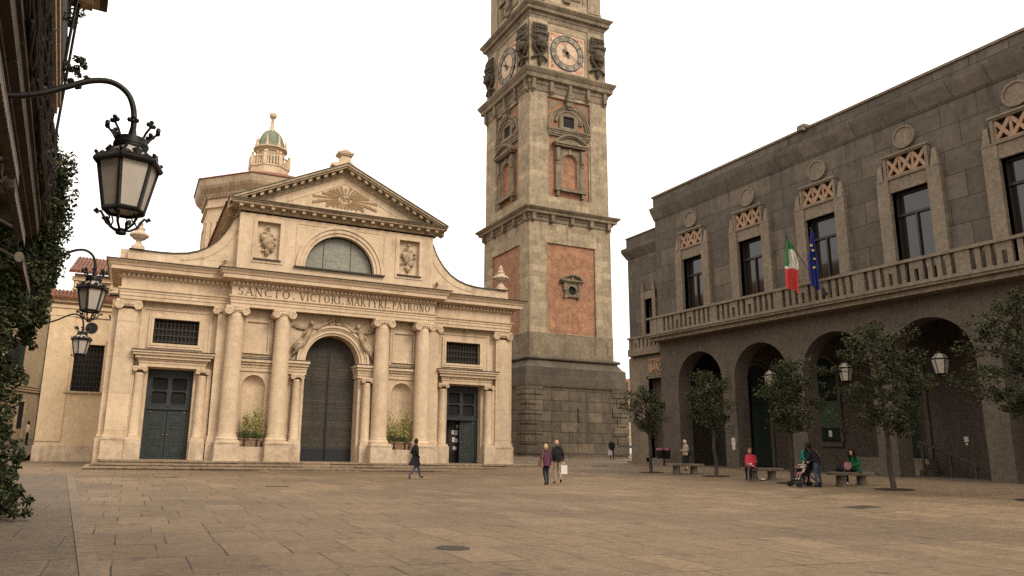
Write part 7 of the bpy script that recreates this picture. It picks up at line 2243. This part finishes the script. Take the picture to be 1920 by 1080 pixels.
# woman in the red coat, seated
SIT = dict(pel=(0, 0, .62), spi=(0, .03, .76), che=(0, .03, .95), nkb=(0, .02, 1.10), nkt=(0, -.01, 1.19), hed=(0, -.04, 1.28),
           shL=(.175, .02, 1.06), shR=(-.175, .02, 1.06), elL=(.23, .02, .80), wrL=(.1, -.2, .72), hdL=(.04, -.27, .71), elR=(-.23, .02, .80), wrR=(-.1, -.2, .72), hdR=(-.03, -.27, .71),
           hiL=(.09, -.02, .60), knL=(.10, -.42, .57), anL=(.09, -.44, .12), toL=(.1, -.58, .05), hiR=(-.09, -.02, .60), knR=(-.10, -.42, .57), anR=(-.09, -.36, .12), toR=(-.1, -.5, .05))
p, J, k = person('ginger-haired woman in a bright red coat sitting on the middle bench', 24.12, 24.22, -62, 1.62, SIT, 'red', 'black', 'shoe', 'h_ginger', look=-18, bulk=1.2)
garment(p, 'coat', [(0, .0, 1.05, .1, .085), (0, .02, .99, .2, .135), (0, .02, .8, .205, .165), (0, -.02, .62, .215, .2), (0, -.07, .53, .225, .25)], C_['red'])
held('glove', 'pale gloves held in the lap of the woman in red', 'gloves', 23.95, 24.05, gz(24) + .62, lambda m: (m.ball(m.T(0, .05, 0), .06, 8, 6, 0, (1.2, .6, 1), raw=True), m.ball(m.T(.05, -.01, -.03), .045, 8, 6, 0, (1, .9, .8), raw=True)), C_['white'])
# women at the pushchair
p, J, k = person('curly dark-haired woman in a teal cardigan bending over the pushchair', 23.75, 21.15, -25, 1.66,
    dict(spi=(0, -.05, 1.07), che=(0, -.18, 1.22), nkb=(0, -.27, 1.33), nkt=(0, -.33, 1.39), hed=(0, -.40, 1.45), shL=(.17, -.24, 1.30), shR=(-.17, -.24, 1.30), elL=(.21, -.34, 1.06), wrL=(.16, -.5, .93), hdL=(.13, -.57, .88), elR=(-.21, -.36, 1.06), wrR=(-.18, -.52, .95), hdR=(-.15, -.6, .9)),
    'teal', 'dkjeans', 'shoe', 'h_black', 'curly')
garment(p, 'cardigan', [(0, -.2, 1.3, .16, .11), (0, -.12, 1.12, .18, .14), (0, -.02, .92, .19, .16), (0, .01, .6, .21, .18)], C_['teal'], 18, .05)
p, J, k = person('woman in a black top and jeans with a shoulder strap, back turned, beside the pushchair', 23.45, 20.35, 205, 1.66,
    dict(spi=(0, -.06, 1.08), che=(.0, -.15, 1.26), nkb=(.02, -.2, 1.39), nkt=(.03, -.23, 1.46), hed=(.05, -.27, 1.53), shL=(.18, -.16, 1.34), shR=(-.16, -.18, 1.34), elL=(.25, -.22, 1.08), wrL=(.2, -.36, .93), hdL=(.17, -.43, .88), elR=(-.22, -.18, 1.07), wrR=(-.22, -.2, .84), hdR=(-.22, -.22, .76),
         hiL=(.1, 0, .9), knL=(.13, -.05, .49), anL=(.15, .0, .085), toL=(.17, -.14, .035), hiR=(-.1, 0, .9), knR=(-.14, .0, .49), anR=(-.19, .04, .085), toR=(-.22, -.09, .035)),
    'black', 'jeans', 'shoe', 'h_black', look=-30, bulk=1.1)
garment(p, 'top', [(.0, -.17, 1.35, .13, .1), (0, -.13, 1.25, .2, .13), (0, -.07, 1.08, .19, .145), (0, -.01, .9, .19, .15)], C_['black'])
mb = MB(ident); mb.tube([(.14, -.1, 1.40), (.05, .03, 1.25), (-.08, .1, 1.08), (-.2, .08, .92)], .018, 6); o = mb.build('bag_strap', C_['tan']); o.parent = p
# pushchair with the child
ps = empty('pushchair', (23.3, 20.85, gz(23.3)), 'black folding pushchair with small double wheels', 'pushchair', None, D2R(-8))
f = MB(ident)
for s in (-.23, .23):
    f.tube([(.48, s, 1.02), (.40, s, .95), (.05, s, .45), (-.42, s, .14)], .016, 6); f.tube([(-.12, s, .62), (.1, s, .42), (.42, s, .12)], .016, 6); f.tube([(-.25, s, .5), (-.05, s, .40), (.3, s, .3)], .012, 6); f.tube([(-.3, s, .66), (-.1, s, .68), (.16, s, .62)], .014, 6)
f.tube([(.48, -.23, 1.02), (.48, .23, 1.02)], .018, 6); f.tube([(-.3, -.23, .66), (-.36, 0, .68), (-.3, .23, .66)], .018, 6); f.tube([(-.42, -.23, .14), (-.42, .23, .14)], .012, 6); f.tube([(.42, -.23, .12), (.42, .23, .12)], .012, 6)
o = f.build('frame', M['iron']); o.parent = ps
f = MB(ident)
P = [(.3, .95), (.16, .60), (.1, .42), (-.2, .40), (-.3, .25), (-.38, .22)]
f.strip([(u, w, 0) for u, w in P], [(u, w, 0) for u, w in P])
f.v, f.f, f.m, f.s = [], [], [], []
for a, b in zip(P, P[1:]):
    i = f.raw([(a[0], -.2, a[1]), (b[0], -.2, b[1]), (b[0], .2, b[1]), (a[0], .2, a[1]), (a[0], -.2, a[1] - .03), (b[0], -.2, b[1] - .03), (b[0], .2, b[1] - .03), (a[0], .2, a[1] - .03)])
    for q in ((0, 1, 2, 3), (4, 5, 6, 7), (0, 1, 5, 4), (3, 2, 6, 7)): f.face([i + z for z in q])
for s in (-.2, .2): i = f.raw([(.3, s, .95), (.16, s, .6), (.1, s, .42), (-.2, s, .4), (-.1, s, .6), (.12, s, .9)]); f.face(range(i, i + 6))
o = f.build('seat', C_['black']); o.parent = ps
for u, zz in ((-.42, .1), (.42, .1)):
    for s in (-.29, -.2, .2, .29):
        f = MB(lambda a, b, c: (u + a, s + c, zz + b)); f.disc(0, 0, .095, -.02, .02, 14); o = f.build('wheel', M['black']); o.parent = ps
p, J, k = person('small child in a pale jacket stretching an arm out of the pushchair', 23.3, 20.85, -98, 1.0,
    dict(pel=(0, .05, .87), spi=(0, .10, 1.0), che=(0, .14, 1.2), nkb=(0, .14, 1.34), nkt=(0, .12, 1.43), hed=(0, .10, 1.57), shL=(.16, .13, 1.3), shR=(-.16, .13, 1.3), elL=(.2, -.14, 1.34), wrL=(.18, -.42, 1.36), hdL=(.17, -.52, 1.36), elR=(-.22, -.05, 1.14), wrR=(-.18, -.3, 1.2), hdR=(-.16, -.4, 1.22),
         hiL=(.09, .02, .85), knL=(.12, -.34, .84), anL=(.11, -.45, .5), toL=(.12, -.58, .46), hiR=(-.09, .02, .85), knR=(-.12, -.34, .84), anR=(-.11, -.45, .5), toR=(-.12, -.58, .46)),
    'pale', 'pink', 'sole', 'h_brown', bulk=1.25)
# girl in green on the last bench
S2 = dict(SIT); S2.update(che=(0, -.02, .95), nkb=(0, -.06, 1.09), nkt=(0, -.1, 1.17), hed=(0, -.15, 1.25), shL=(.165, -.03, 1.05), shR=(-.165, -.03, 1.05), knL=(.08, -.44, .64), anL=(.02, -.62, .28), toL=(.02, -.76, .26), knR=(-.08, -.44, .58), anR=(-.06, -.42, .12), toR=(-.07, -.58, .05), elL=(.22, -.1, .82), elR=(-.22, -.1, .82), wrL=(.1, -.34, .76), hdL=(.05, -.4, .75), wrR=(-.1, -.34, .76), hdR=(-.04, -.4, .75))
p, J, k = person('long-haired girl in a green jacket sitting on the bench nearest the right edge', 25.12, 20.12, -88, 1.64, S2, 'green', 'black', 'sole', 'h_black', 'long')
garment(p, 'jacket', [(0, -.05, 1.06, .1, .085), (0, -.02, .98, .185, .125), (0, .0, .8, .18, .145), (0, .0, .6, .195, .17), (0, .01, .5, .205, .18)], C_['green'])
held('pink_bag', 'small pink patterned bag on the lap of the girl in green', 'bag', 24.70, 20.1, gz(24.7) + .60, lambda m: (m.taper(-.09, .09, 0, .26, -.1, .1, .02, .02),), C_['pink'])
held('black_bag', 'soft black bag lying on the bench beside the girl in green', 'bag', 24.42, 20.22, gz(24.4) + .505, lambda m: (m.ball(m.T(0, .11, 0), .16, 12, 8, 0, (1.1, .9, .72), raw=True), m.tube([m.T(-.08, .2, 0), m.T(-.04, .33, 0), m.T(.04, .33, 0), m.T(.08, .2, 0)], .012, 5)), C_['black'])
# person in the side street
p, J, k = person('person in a pale shirt and black trousers standing in the side street', -6.6, 60.5, 120, 1.66,
    dict(elL=(.24, .0, 1.14), wrL=(.12, -.16, 1.05), hdL=(.06, -.2, 1.05), elR=(-.24, .02, 1.12)), 'pale', 'black', 'shoe', 'h_black', z=.81)
